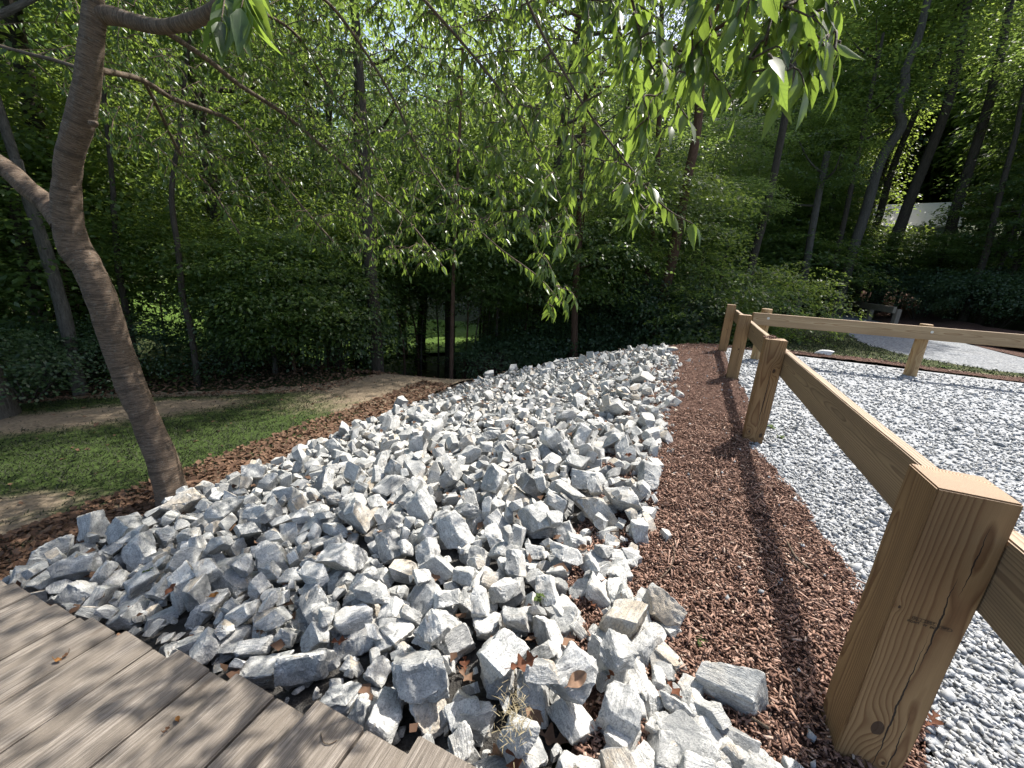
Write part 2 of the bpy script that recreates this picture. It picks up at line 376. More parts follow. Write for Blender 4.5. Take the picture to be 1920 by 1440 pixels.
# the settled rocks, eight numbers each: kind, size mm, x y z mm, turn x y z in hundredths
ROCKS = [
0,103,-262,6514,-578,-45,26,21, 4,95,-1485,5458,-771,-35,3,93, 5,89,1212,4384,-123,-59,-38,29, 8,110,87,2316,-130,-40,-83,-39, 12,103,2671,6828,-35,99,-9,10, 
0,67,-1427,2154,-499,-6,9,99, 11,114,326,2162,-65,-80,34,43, 10,113,2536,7829,-109,34,78,-16, 12,71,-240,5673,-542,-6,24,-10, 4,69,147,3093,-239,-58,20,71, 
4,60,-803,3489,-484,-4,49,-85, 13,77,1576,6319,-225,93,-36,2, 10,77,1571,7740,-366,-94,31,-9, 1,63,-510,5223,-581,50,63,41, 17,60,-474,4059,-466,-81,9,-31, 
0,112,11,618,-38,-6,-2,64, 14,111,-1780,2866,-602,6,6,-76, 11,79,2531,8617,-269,15,-44,73, 16,65,-691,5721,-667,93,-33,13, 19,107,-19,7614,-699,-61,-19,39, 
8,93,-550,1309,-219,7,51,-84, 9,111,2445,8430,-221,-51,-36,56, 5,77,1224,5188,-206,78,22,28, 2,115,-1657,2417,-533,-28,-59,75, 19,93,1068,3818,-92,67,-25,66, 
6,65,-298,6629,-635,-58,34,57, 9,106,1441,3927,3,-61,-15,-78, 16,115,-205,3234,-282,-79,56,12, 17,100,103,4627,-344,13,-92,-27, 8,82,1061,4438,-163,51,82,19, 
7,114,-600,1901,-214,-73,50,-5, 13,65,961,4778,-206,-30,-70,-31, 16,107,-1626,3615,-639,-48,66,-46, 15,102,-1243,4314,-649,-54,82,-17, 7,101,437,6987,-480,15,-69,8, 
19,75,-952,4205,-583,-19,-1,75, 10,97,-779,5387,-613,-82,47,16, 14,95,-2099,4045,-734,-4,90,-14, 15,97,1496,5056,-140,-14,98,-7, 6,95,-1017,5190,-664,-33,94,9, 
9,95,2000,7384,-196,-64,-60,-47, 19,79,-145,7669,-781,-57,50,58, 12,106,1610,4818,-42,-3,68,-66, 0,100,194,6994,-549,-45,17,67, 14,91,-1961,2636,-610,-44,12,63, 
2,94,1213,6339,-292,-5,65,72, 10,99,735,7576,-523,3,-17,-61, 9,84,-57,438,-29,-29,75,7, 1,97,1990,5865,-95,46,88,-1, 3,69,-333,1620,-191,-11,-95,13, 
18,93,670,4619,-226,46,-11,-85, 14,109,1636,5392,-83,-30,-90,-21, 14,66,-111,3042,-277,81,17,53, 19,61,2042,7654,-242,28,-58,60, 13,95,-1182,4814,-666,65,-53,-33, 
7,93,1208,3297,9,38,-24,80, 9,60,-1771,4405,-764,-29,-9,35, 17,93,-1324,1762,-431,-66,-53,33, 19,72,115,3876,-310,-24,-91,-19, 11,110,-1919,4835,-795,-17,-6,3, 
13,77,745,4868,-271,-1,98,-5, 5,76,958,5998,-328,77,-41,9, 4,103,-2103,3871,-746,-76,-12,-19, 2,68,292,2460,-140,39,52,-3, 5,95,782,5887,-341,-28,-6,94, 
8,66,-193,6356,-607,13,19,-96, 6,89,2063,6929,-145,75,-26,60, 10,89,512,3249,-158,-30,-8,-89, 17,110,-356,2896,-307,8,9,-97, 9,61,1588,8486,-472,-21,64,-44, 
2,91,1631,7327,-259,-67,-61,-23, 1,86,555,7051,-511,-28,4,83, 1,81,2304,8468,-264,-79,-58,-10, 8,76,2788,7560,-66,-58,-4,50, 11,83,840,8258,-615,-26,24,93, 
3,90,-931,1988,-333,-9,-87,10, 12,63,-526,6318,-681,6,-21,-87, 1,103,-1851,3245,-641,90,-17,29, 18,112,-1207,2967,-399,-43,-12,-72, 15,76,2517,6268,-36,17,-1,-99, 
12,69,1040,5890,-310,22,-37,-85, 14,63,-622,1524,-247,76,-44,-22, 5,77,-712,1803,-309,-9,-10,31, 3,95,2376,6108,-23,69,67,25, 12,90,-1261,5775,-722,87,26,-13, 
2,90,1670,5675,-131,48,-54,-38, 18,88,-1597,3389,-609,20,-4,-20, 2,80,58,1475,-91,51,-17,31, 18,99,2421,6545,-38,28,95,-13, 1,73,-1350,1947,-453,-43,20,75, 
4,77,1774,8247,-344,62,-49,58, 18,97,-2738,2813,-785,9,-20,-32, 8,73,1356,5866,-222,2,13,-49, 7,79,-690,3807,-453,34,64,-20, 10,83,-339,6834,-660,-97,19,9, 
13,92,1529,8112,-383,17,17,-96, 9,81,-295,6096,-586,21,-78,-59, 16,71,676,844,26,-92,26,-7, 5,94,-1295,5487,-737,-61,-54,-57, 14,65,187,4438,-347,11,-9,-87, 
7,80,442,1542,-28,-28,-12,38, 3,68,-1589,4713,-730,12,29,-28, 16,86,625,2774,-101,-86,6,-13, 2,111,1100,6433,-319,-76,-33,17, 8,76,-1721,2076,-515,31,35,-24, 
3,69,33,6919,-571,23,34,22, 14,80,-1824,4979,-808,-60,-57,35, 11,75,-228,3377,-325,-84,17,50, 12,69,311,7444,-565,-35,-82,-42, 7,111,-1325,3169,-514,-32,-90,28, 
0,113,1083,6203,-299,93,-31,16, 10,103,297,191,42,-83,53,14, 5,65,993,4952,-223,14,62,40, 2,87,-2737,2019,-749,9,62,68, 8,77,-207,2800,-282,-22,-13,25, 
17,113,592,408,93,-49,-58,64, 9,82,-830,2309,-357,61,-35,66, 7,93,-1174,6112,-774,-81,-29,21, 5,91,540,5343,-322,11,86,-38, 5,99,-645,4248,-485,-40,-85,-33, 
6,66,2582,7365,-98,-9,35,43, 17,64,1095,2849,3,69,-16,-70, 4,73,-263,4643,-448,-49,-63,58, 5,101,698,4071,-180,-56,15,40, 0,95,-1005,6214,-776,10,49,83, 
4,84,1018,7390,-425,-61,18,68, 4,112,883,8011,-509,26,80,44, 1,67,1886,7551,-278,13,3,-34, 13,74,35,783,-56,-67,-19,16, 2,63,1772,6205,-175,-30,66,68, 
14,79,142,571,17,13,36,33, 18,83,1795,5518,-89,-6,64,75, 8,61,495,3628,-208,35,-2,-83, 8,69,-1186,1671,-388,-22,3,-66, 14,111,1258,6816,-297,-13,13,-72, 
7,85,-1969,4128,-762,-78,50,-30, 3,83,-2357,2164,-653,73,9,-65, 17,101,1094,5330,-187,67,17,-41, 8,73,7,2605,-206,75,35,53, 19,82,1095,8280,-521,-53,-31,-45, 
1,87,-2212,2543,-675,-58,-31,-6, 13,77,-1916,2933,-660,46,89,-5, 0,94,-465,7315,-791,-55,-2,71, 9,70,45,5299,-448,-6,64,-15, 13,61,634,3777,-204,-27,15,-55, 
1,86,64,3277,-245,34,13,-67, 3,114,1403,6659,-229,-84,30,27, 7,75,910,6618,-393,-62,37,-42, 2,79,428,758,4,-61,35,-42, 18,112,461,7565,-521,-79,50,-33, 
17,113,2741,8011,-98,85,39,21, 18,60,942,5228,-259,83,-34,42, 11,95,1156,3530,-44,-84,47,-25, 9,65,1157,5851,-265,25,28,61, 12,99,817,6753,-357,-57,66,20, 
13,94,514,2995,-142,-16,-19,28, 1,105,-1398,1591,-412,56,-5,-83, 8,89,282,4210,-302,-43,-52,69, 8,75,2544,8248,-195,-6,-2,-42, 19,93,330,1891,-72,43,9,-51, 
5,100,63,6639,-561,-55,-29,46, 13,95,-1709,4111,-695,2,76,50, 13,98,2908,8241,-61,-75,-8,-65, 1,65,1665,7927,-354,-60,17,75, 7,65,549,1853,-42,-90,-21,1, 
9,65,-1374,2280,-497,-3,-10,87, 12,105,211,7726,-635,58,-10,-80, 13,111,569,8121,-608,-45,-89,-5, 15,71,570,928,27,7,43,84, 4,80,-265,4319,-421,-28,-91,1, 
2,79,-843,1725,-326,46,24,43, 6,87,711,3700,-148,39,8,-21, 11,91,-125,7235,-651,6,92,-21, 2,65,-340,1033,-162,60,-11,8, 3,84,-2576,3393,-828,-17,-15,65, 
18,83,-1140,4605,-626,-1,-96,6, 16,95,-1054,6582,-887,-19,64,71, 16,105,-1458,4969,-692,8,5,-38, 7,83,-2000,2471,-619,54,-43,-10, 11,75,-372,2497,-294,75,13,17, 
0,85,259,1287,-48,75,62,21, 16,109,-879,1199,-282,99,-2,7, 3,61,2871,7852,-75,-71,28,42, 16,73,2084,5326,-4,-59,50,32, 7,95,371,890,43,17,73,-13, 
2,86,368,3802,-218,-69,61,21, 7,74,-848,2943,-414,40,54,-73, 3,67,-433,5813,-590,20,-91,35, 1,63,-390,6510,-648,-80,35,-46, 2,61,523,3808,-206,-49,-12,-65, 
17,111,876,2878,-2,73,-32,-56, 6,100,-989,1396,-298,32,4,-59, 10,105,-563,3461,-429,-8,-4,76, 9,85,1731,5164,-91,-11,-19,-14, 3,79,366,573,36,69,16,-69, 
2,94,-1784,3480,-649,1,-68,-5, 2,84,-1981,3673,-707,13,-51,51, 17,60,850,7266,-470,-30,-18,58, 4,62,-1186,5673,-752,-13,-91,14, 18,65,-1900,1745,-539,-81,-40,22, 
13,106,-1811,1619,-503,-13,-15,77, 12,74,-2067,2284,-642,-11,28,94, 5,109,1206,7242,-374,-40,-50,65, 7,71,1537,4191,-47,-53,47,-52, 9,95,-463,4591,-480,96,14,-6, 
6,87,564,1635,-18,9,99,3, 7,89,-459,3057,-357,-49,47,-56, 2,109,58,2729,-196,96,5,18, 10,95,-1013,3319,-474,-30,83,-9, 2,65,1935,7094,-212,71,32,-35, 
11,92,-552,6765,-709,-63,-53,54, 13,65,1343,5238,-171,28,-24,93, 0,90,1022,4176,-133,46,14,39, 9,110,-757,2573,-354,83,38,31, 10,89,-1529,4127,-692,-42,-34,59, 
10,91,-1440,5190,-755,72,-54,-25, 14,101,1171,4670,-138,-31,-9,93, 1,107,-356,4780,-490,-19,-11,17, 4,87,160,6109,-488,38,9,-75, 11,108,182,2972,-173,-77,42,43, 
9,100,-94,6768,-591,78,47,-26, 12,87,-1197,4032,-598,-17,90,-38, 13,60,-895,2095,-377,12,-2,-70, 2,106,242,8016,-730,-57,-37,38, 2,101,563,6510,-438,98,8,18, 
10,93,1680,6899,-240,46,19,50, 15,97,1492,7118,-318,87,47,14, 8,104,457,4571,-268,45,4,-82, 13,61,174,4876,-405,99,-6,7, 4,98,-852,5252,-617,-63,-34,16, 
17,96,-663,4631,-500,41,0,-90, 11,78,1287,4058,-75,81,21,23, 6,67,1235,5770,-235,46,20,-54, 3,65,-687,1957,-295,13,28,-32, 8,72,-1186,5031,-675,37,-84,4, 
15,63,-1605,3770,-687,4,-11,-2, 19,77,1468,6899,-290,62,-56,38, 3,67,-1076,3733,-551,-16,-32,-16, 4,95,-820,7011,-890,32,-6,-90, 9,63,-311,3026,-339,-2,-17,97, 
17,75,1935,6085,-92,-4,65,17, 1,65,-1955,4448,-815,-10,18,2, 8,97,921,3259,-54,23,25,-36, 0,97,2281,7849,-183,-40,7,80, 8,63,-1232,5251,-736,28,-87,-40, 
2,91,-1052,5693,-705,-73,-26,-19, 8,77,-1285,5125,-723,-9,97,16, 0,100,-690,2222,-292,-74,50,-37, 1,109,2323,5522,0,-14,3,89, 13,107,2375,8761,-363,-32,13,77, 
2,82,808,2582,-29,-18,-65,-38, 0,61,1024,4291,-159,-8,-39,0, 11,61,-485,2565,-316,15,58,-38, 14,75,729,2390,-44,-54,28,-54, 0,81,1343,5539,-187,5,-84,13, 
12,107,-841,3664,-487,18,-40,-80, 19,68,2156,7196,-180,-9,-92,-6, 13,71,610,2885,-107,-5,51,81, 12,107,1228,7059,-357,-13,-6,77, 8,64,79,6456,-535,45,-31,-13, 
16,79,-2055,1955,-579,86,25,-35, 18,75,1583,6066,-183,-10,-98,-14, 11,95,-159,4942,-446,22,-69,41, 15,84,-1941,3835,-761,2,99,-8, 16,89,-573,2700,-359,98,-14,12, 
13,85,108,7403,-603,-47,-59,-50, 19,91,2171,8712,-419,-4,-27,-46, 7,95,-2205,1895,-602,-97,-13,-19, 9,107,-570,5862,-608,66,-4,6, 17,89,-1325,4069,-635,30,38,62, 
10,107,407,6658,-493,100,-3,2, 1,96,364,4973,-362,96,24,9, 9,87,2728,8700,-286,70,-65,25, 11,78,1811,8423,-368,-50,-78,-36, 4,76,764,3434,-133,49,80,31, 
13,66,844,6121,-368,-6,1,-73, 15,67,1328,4891,-169,34,94,-6, 12,85,15,4449,-395,34,-45,-60, 3,73,-1497,3851,-638,-14,13,88, 13,97,594,6088,-405,1,-2,-61, 
1,60,-680,1629,-295,86,-8,8, 14,63,1651,8048,-335,95,9,-22, 10,62,-1288,3632,-580,38,-17,87, 5,72,1051,3185,-39,-51,61,-52, 17,93,-1665,4959,-770,-5,8,-62, 
17,101,13,1105,-76,-65,49,-45, 16,86,820,7453,-474,50,-81,-29, 11,111,-2311,2854,-715,26,-80,-53, 6,93,314,3069,-151,-39,-83,-38, 0,103,492,6278,-411,-54,43,-62, 
3,83,2233,6371,-60,2,-90,27, 10,95,-1083,2517,-435,-1,89,42, 9,100,-931,3502,-486,-42,-91,-3, 0,78,609,3113,-137,-15,9,39, 15,89,-2791,2568,-812,73,58,32, 
11,67,2114,5034,8,22,60,-15, 4,101,1359,3438,5,-95,-22,-17, 3,94,-249,5345,-523,-2,-4,-64, 6,97,-291,2017,-221,57,-78,-24, 17,101,374,3334,-197,-15,-11,25, 
3,67,139,3528,-256,-76,30,29, 11,87,-2570,3138,-785,-54,-51,-65, 4,73,1868,6978,-220,63,-1,-78, 13,77,-98,5851,-518,41,2,-91, 19,103,524,5802,-380,57,-57,-39, 
11,105,-2461,2339,-693,59,-19,78, 5,98,-743,6534,-756,-4,-19,-6, 6,74,-2574,2699,-781,-26,96,5, 1,113,-1442,4350,-669,-28,19,43, 1,78,95,1780,-130,87,-22,-1, 
8,64,-787,1670,-289,-57,-65,-47, 18,99,-1608,4472,-705,69,-64,33, 10,77,155,5604,-436,47,68,-29, 12,70,-1944,2353,-591,-50,18,42, 18,67,-1274,2379,-458,-49,-20,39, 
18,81,484,4152,-237,-23,21,40, 5,103,2028,8497,-353,46,30,33, 1,103,-968,2649,-427,-32,2,87, 7,81,337,2309,-104,30,89,-2, 12,81,1661,4558,-53,90,41,12, 
9,90,-356,4098,-428,-14,-28,82, 7,105,-596,2388,-274,-23,-70,-61, 14,73,1462,5953,-202,18,-11,-86, 6,89,2241,8109,-231,27,-30,-89, 4,67,-2206,3532,-773,-68,56,-47, 
0,69,1159,4248,-121,-40,59,-59, 6,81,-1598,2853,-582,-10,16,96, 6,84,528,7818,-556,-74,24,61, 5,85,1274,6492,-293,-2,59,80, 7,103,-1618,3216,-596,10,65,-74, 
17,77,128,4119,-292,-65,-24,-33, 17,107,11,4788,-393,-73,38,-49, 5,73,-742,6822,-819,-6,-72,69, 7,70,1849,7411,-261,13,-17,-89, 2,72,1080,7771,-453,-79,-49,-3, 
2,75,295,5458,-415,22,35,70, 5,97,1913,6351,-139,84,-21,28, 14,69,2289,7530,-156,-25,-85,20, 5,108,1146,3010,-1,-31,-8,27, 0,107,-2049,3479,-734,-2,-10,19, 
10,87,84,2500,-179,85,47,-21, 7,83,-1706,4309,-704,-62,39,32, 15,79,807,6335,-379,2,52,-85, 14,101,-790,5573,-574,22,23,94, 17,77,1541,4893,-104,24,-77,-56, 
6,105,2988,8418,-117,44,69,32, 11,61,1907,7795,-292,88,-35,28, 18,99,-1392,2511,-496,-6,99,-6, 6,69,-595,3999,-474,76,-59,-19, 10,60,285,5662,-452,-7,-24,86, 
10,97,-2945,2088,-791,49,68,42, 0,75,-944,4033,-542,-73,10,-33, 19,69,1131,4064,-119,-57,-57,-49, 9,66,2050,8306,-300,90,-3,-39, 4,86,1908,5572,-66,-36,40,21, 
4,75,-1432,2689,-539,-40,90,-16, 8,86,-264,2398,-259,4,-3,-82, 0,83,-1254,3441,-544,-12,14,-5, 1,95,1664,6525,-231,-8,-2,10, 8,87,-701,2392,-358,78,-40,-6, 
1,85,-4,274,-7,-28,6,-79, 4,77,2655,7016,-48,-89,10,-45, 4,81,1286,3911,-53,48,78,41, 10,105,-491,6943,-724,-87,46,-7, 11,74,1948,6674,-177,-67,71,-21, 
12,61,415,2685,-129,69,37,62, 15,109,370,1058,36,-71,39,-39, 6,81,-1259,4712,-658,10,-39,-52, 5,63,-56,6661,-595,-64,-33,-66, 16,103,1721,4405,-25,97,-21,8, 
16,87,1340,4613,-106,-20,1,-84, 1,94,-2697,3080,-828,83,-3,5, 8,94,-2089,3132,-705,11,78,52, 17,71,-730,3284,-448,-27,-73,62, 6,71,1125,6731,-345,23,24,3, 
1,104,1366,8158,-440,-13,-5,20, 5,92,1687,7597,-313,-13,5,97, 6,87,-881,2751,-400,-8,24,26, 3,79,-703,4849,-562,-68,-15,10, 17,69,-899,4528,-566,-1,-92,-13, 
18,65,-721,5203,-599,39,11,-65, 13,105,-2668,2133,-704,95,-3,-19, 1,113,849,5020,-254,-8,-7,-55, 14,103,839,5415,-261,-20,20,45, 16,97,-1018,4482,-611,2,-10,-82, 
0,71,151,1643,-112,-59,80,-11, 16,93,1630,5884,-133,7,-61,28, 13,65,2762,7865,-100,-77,47,27, 16,89,-2418,3229,-758,-10,-77,-21, 10,93,-1460,1837,-441,31,-14,90, 
6,103,214,1985,-115,96,14,10, 1,75,-89,4556,-403,24,-91,34, 19,64,2571,7753,-150,12,23,-35, 1,91,-315,2218,-244,2,27,-96, 19,87,-103,6175,-554,49,-37,69, 
18,60,-2483,1905,-668,6,44,28, 5,76,497,6875,-504,-51,-25,59, 13,94,-221,1127,-135,57,-62,-39, 1,84,347,5850,-428,44,2,-62, 3,70,-361,5664,-582,96,-8,21, 
3,97,-315,1471,-151,-84,43,-9, 0,77,107,1306,-74,35,-63,52, 6,74,228,1466,-59,90,12,43, 18,108,520,2008,15,-24,39,-18, 0,84,-411,4348,-469,36,92,3, 
2,68,1642,8698,-529,93,-29,-15, 16,115,2149,5727,5,0,9,-13, 2,86,-445,3475,-389,7,-11,9, 4,101,-828,4175,-515,36,-83,41, 4,75,19,5111,-428,-56,-41,67, 
7,67,2058,6350,-123,3,84,-53, 3,105,2440,7348,-99,16,57,71, 19,103,2412,7180,-98,48,-22,78, 14,78,-574,2937,-327,-20,86,-13, 11,68,529,5528,-373,-76,59,-28, 
9,63,-1726,2605,-587,28,32,61, 1,81,2698,8443,-169,45,6,-20, 13,114,-912,6023,-697,-23,-5,-87, 8,95,-808,4736,-557,20,-17,-49, 8,71,-71,5976,-529,-58,9,75, 
11,75,-193,3996,-375,56,17,-53, 0,79,-206,7476,-745,-51,28,1, 4,102,2192,6747,-102,-59,-9,79, 16,71,-1411,5810,-797,-17,74,6, 1,78,1914,8061,-318,61,79,4, 
14,95,740,3080,-90,5,-13,-72, 15,109,341,7181,-568,31,94,-7, 2,97,-88,2343,-179,0,88,10, 10,73,1886,7932,-268,48,-15,-85, 15,65,-333,1197,-170,-29,-55,75, 
15,82,1287,8483,-555,-74,-17,-2, 4,68,-217,1326,-151,-87,9,-48, 3,102,1898,4482,42,36,-51,-56, 11,69,-188,2606,-253,21,-59,66, 14,69,859,7825,-510,-80,56,-23, 
12,71,1449,6427,-269,37,-47,-54, 17,80,1939,5238,-23,30,-78,39, 14,61,2731,8542,-217,65,-52,54, 2,71,1423,7466,-333,-75,-13,-58, 9,103,-341,7343,-753,60,29,44, 
2,61,2375,5958,-33,89,41,15, 8,61,2960,8701,-217,-74,-14,-65, 12,73,-2024,2922,-683,-71,-55,32, 16,98,3064,8801,-240,13,57,68, 8,62,1001,7532,-457,29,31,-90, 
11,96,784,2201,8,81,-28,49, 6,79,-2800,2990,-833,-2,76,-65, 9,89,-110,1728,-150,-72,-61,-29, 5,67,-440,6386,-660,44,75,47, 10,85,-502,3603,-409,14,-40,-19, 
16,81,2299,7359,-137,23,-31,75, 15,69,65,5462,-486,2,100,-5, 16,81,848,5710,-328,-6,-19,-4, 3,93,2041,6481,-107,13,-87,27, 4,89,770,7157,-453,-56,-81,-13, 
0,72,288,1656,-66,61,-72,29, 14,69,-54,6367,-561,75,-14,31, 2,99,-86,5533,-468,10,-60,20, 5,65,-29,7047,-639,-46,5,9, 17,84,-1877,2225,-555,66,-36,62, 
5,86,979,6297,-347,-4,27,-73, 13,91,293,3632,-226,36,84,4, 6,82,397,5093,-330,52,-54,49, 0,65,1459,5785,-182,-2,40,-50, 8,76,-448,4937,-534,-57,-50,50, 
9,66,572,2087,-52,35,-11,12, 18,114,1178,7510,-383,-17,3,99, 7,73,1815,6609,-201,7,62,73, 9,69,432,4388,-296,-19,17,-80, 9,63,-596,7236,-861,58,39,-3, 
16,88,360,5992,-443,91,-36,1, 2,77,1687,4213,1,32,83,38, 5,66,323,4845,-374,9,84,52, 8,99,398,6393,-481,31,-84,-44, 16,96,-1075,2038,-376,16,-52,-70, 
14,84,-2216,2310,-601,23,75,-9, 3,62,-357,3813,-424,-13,-7,96, 10,104,-775,6247,-679,-73,55,-24, 9,70,-531,6508,-683,97,-2,-19, 1,114,-19,3743,-295,84,-36,41, 
3,66,120,6357,-525,31,49,-35, 8,65,-1889,3992,-742,8,31,-22, 8,92,-40,4082,-356,-2,-2,-67, 17,68,-1423,3531,-590,39,-68,40, 5,65,1183,7939,-452,-37,-56,73, 
10,64,1007,3597,-117,46,88,0, 17,73,1993,5398,-56,-7,-10,-26, 11,81,-1677,5316,-814,-13,86,49, 19,105,-179,7052,-648,6,-30,-79, 13,67,1373,5722,-209,22,11,-82, 
6,77,506,5018,-312,-12,-97,-9, 4,64,433,3187,-184,-39,30,24, 3,62,623,3944,-200,46,53,-47, 3,60,-1714,3929,-706,-27,-22,91, 4,71,-2368,3363,-788,-9,33,11, 
17,81,1795,6064,-147,-97,-9,-24, 7,89,936,2481,28,-20,-74,51, 1,89,2637,6530,19,34,-82,-15, 1,66,1562,5572,-162,67,-56,-36, 19,95,872,6858,-410,-22,-14,48, 
9,83,-420,2735,-311,-92,16,36, 6,67,-1415,4686,-721,-70,-28,21, 8,65,1712,6392,-181,63,-36,62, 3,73,2340,6936,-107,-17,-14,-91, 1,109,-2200,3271,-725,-65,-24,-1, 
9,76,-2102,4357,-815,-21,-94,14, 6,66,192,333,28,-9,-80,-37, 3,73,1689,7462,-285,-71,16,67, 5,99,-1329,6462,-991,-4,-29,-33, 1,106,689,7878,-554,-21,96,-13, 
3,81,2837,8626,-212,78,25,23, 17,60,2403,7583,-151,67,-8,-74, 7,69,-1754,3386,-646,71,24,-66, 8,68,2941,8091,-99,71,-69,13, 19,109,420,1412,3,27,3,94, 
7,77,-673,5014,-576,-28,48,-72, 9,63,1207,3796,-81,-28,-39,53, 6,62,-1240,2689,-494,12,63,55, 11,79,-871,1541,-295,-57,6,-82, 10,75,1772,8550,-449,51,72,-28, 
15,65,1743,7123,-278,-15,98,3, 7,61,-2844,2194,-778,-41,42,-3, 9,99,1236,5990,-247,73,63,3, 16,75,1053,5056,-168,-54,4,54, 2,83,-1673,4778,-768,93,32,14, 
14,71,774,3832,-161,-32,10,57, 13,79,318,6153,-453,-43,-58,-53, 12,63,-2051,4459,-809,72,5,69, 1,61,1641,8208,-392,-51,8,84, 2,76,450,3987,-241,38,-53,-75, 
7,68,1392,7613,-383,-49,-64,50, 4,62,1389,7335,-348,-16,48,-15, 4,76,1477,5288,-130,13,28,-5, 2,88,-431,2061,-264,-4,-15,-24, 15,83,1401,6156,-244,-46,86,2, 
9,70,-414,3334,-391,38,92,-1, 6,82,1846,7211,-233,28,-93,17, 4,103,709,5451,-308,-56,76,-31, 15,79,223,3991,-319,13,-3,-99, 11,69,761,4431,-219,-35,-82,-24, 
19,102,595,2353,-59,-68,-35,-61, 7,61,40,3121,-250,66,30,-66, 3,113,-965,5563,-643,15,19,-51, 12,71,672,5945,-358,69,-7,71, 17,79,501,204,43,-92,-9,-20, 
17,61,-1318,3819,-597,-16,33,18, 12,62,-1031,1630,-351,42,11,-83, 16,69,615,5266,-310,72,24,65, 5,72,-1839,5182,-835,-26,14,28, 14,78,-1686,1905,-507,-55,19,-46, 
1,67,529,8214,-719,24,72,29, 11,74,-1252,1522,-373,40,-18,-66, 10,70,211,5348,-442,-17,-16,36, 17,71,-693,6051,-661,-29,-91,-17, 2,93,379,5661,-400,-35,31,-69, 
6,69,-1233,3725,-593,-64,-43,38, 2,94,186,6829,-536,53,36,-2, 17,90,-272,345,-53,-73,-58,-25, 6,69,-1199,1965,-407,29,-86,25, 14,61,-1801,1840,-518,-1,-37,92, 
15,83,1920,4959,-25,50,-79,31, 7,71,1008,2949,-27,-13,-68,-22, 4,71,2452,6381,-42,40,28,-65, 10,75,681,4210,-209,11,-66,-61, 0,70,1339,7941,-397,-76,-31,48, 
3,83,-421,7084,-711,2,77,-19, 5,75,-1570,1882,-480,-7,57,-13, 2,98,-1315,4565,-670,64,-28,-18, 18,113,-1140,2269,-376,38,-84,38, 11,109,2029,6183,-58,-51,-11,78, 
4,66,-799,4003,-508,-58,-61,-42, 14,73,-1852,2064,-549,28,-32,-45, 5,77,-1559,3055,-597,59,57,35, 4,92,-1074,6367,-855,77,-20,43, 9,62,-43,3490,-315,36,63,-37, 
0,99,-130,4797,-409,-52,77,-14, 15,85,533,1126,27,37,-73,-56, 2,80,-161,2085,-159,44,15,-82, 9,99,-39,2049,-153,-87,28,30, 16,61,61,417,-22,28,19,63, 
17,75,-777,2113,-342,62,-40,-5, 2,72,644,7258,-484,-66,54,2, 9,75,1917,6541,-180,-17,-20,26, 1,94,-2213,3029,-720,-46,20,75, 19,92,1708,7830,-333,7,-24,-42, 
3,63,1326,5370,-208,-11,-13,34, 4,85,227,5226,-405,45,65,47, 18,88,-1869,3711,-635,-53,73,11, 10,83,513,2521,-117,-36,-27,58, 18,101,-1225,1847,-323,-89,42,5, 
17,83,1525,4661,-88,43,89,4, 11,84,1180,4859,-160,-22,-82,-16, 18,76,-2522,2909,-768,-69,-23,4, 0,110,-463,5375,-530,-88,-6,-8, 6,67,-470,1571,-241,-7,-14,-28, 
7,65,346,5348,-399,4,-11,25, 18,62,926,2622,-14,-38,33,35, 3,66,1893,8642,-445,82,-15,28, 1,70,-2946,2303,-814,-47,-77,-26, 8,64,2147,5940,-82,10,55,-82, 
16,63,2806,7740,-91,94,13,17, 12,90,598,3535,-136,-47,15,13, 4,79,132,3787,-290,-85,-32,-40, 12,92,-199,988,-90,14,30,-37, 8,83,2773,8280,-137,-58,-63,39, 
7,97,104,7177,-592,19,95,-6, 2,97,0,5722,-472,-29,71,35, 5,65,-2277,3135,-761,-16,38,9, 17,98,-2456,2626,-713,-71,43,-19, 1,84,-1086,4714,-616,18,-54,-82, 
5,77,-732,6414,-728,17,52,59, 11,67,-775,5674,-655,60,-9,78, 18,76,974,8222,-540,-61,31,46, 5,66,1845,6759,-226,64,-57,-25, 7,109,2587,7198,-61,-35,92,-6, 
8,61,-1064,1893,-384,-8,94,-29, 7,70,-1579,2672,-565,16,98,-2, 8,73,-591,5346,-600,-66,73,-12, 11,92,-2839,2334,-777,-46,-64,-47, 10,108,470,4842,-303,96,-21,-3, 
8,63,-2320,1765,-616,32,-57,71, 10,62,-975,3807,-521,-18,-61,-44, 4,63,588,583,22,-54,14,-31, 1,60,7,3015,-281,-13,-6,32, 17,71,-948,4895,-630,-21,-10,94, 
0,85,-2038,4579,-810,-37,-81,45, 6,73,-2695,3186,-842,9,98,13, 14,67,-965,5066,-652,21,96,-13, 5,105,-514,1039,-181,13,98,-3, 5,77,232,711,-9,13,-19,-96, 
6,70,1102,8493,-638,65,70,9, 11,71,-765,1513,-276,40,33,-39, 0,65,-1590,1760,-486,73,9,67, 9,65,2367,6755,-103,-41,-30,26, 17,67,1369,4224,-65,42,2,-44, 
0,77,2017,8020,-271,41,-68,43, 2,61,2312,8262,-247,-84,-32,0, 14,90,1397,4358,-12,71,43,-32, 15,77,997,7896,-468,34,-67,55, 19,70,2436,6869,-92,-10,-92,-2, 
2,71,-306,5135,-511,-38,15,-59, 2,62,909,7642,-474,-55,21,-74, 12,73,443,2834,-152,21,-40,-44, 3,86,693,1807,26,-13,-76,-2, 12,75,-1758,3085,-627,78,-36,51, 
14,69,1315,4342,-109,-56,81,-10, 13,97,131,970,-3,-62,63,9, 12,64,-819,4882,-622,-13,1,91, 9,63,1017,6708,-381,-84,47,13, 0,61,-178,1829,-189,-66,10,73, 
10,81,-1307,5990,-814,-37,93,0, 3,103,864,3481,-86,-30,14,-61, 8,61,1530,7508,-333,-34,-84,-40, 3,64,-1841,4189,-735,-30,46,-17, 7,65,1679,3941,7,16,43,89, 
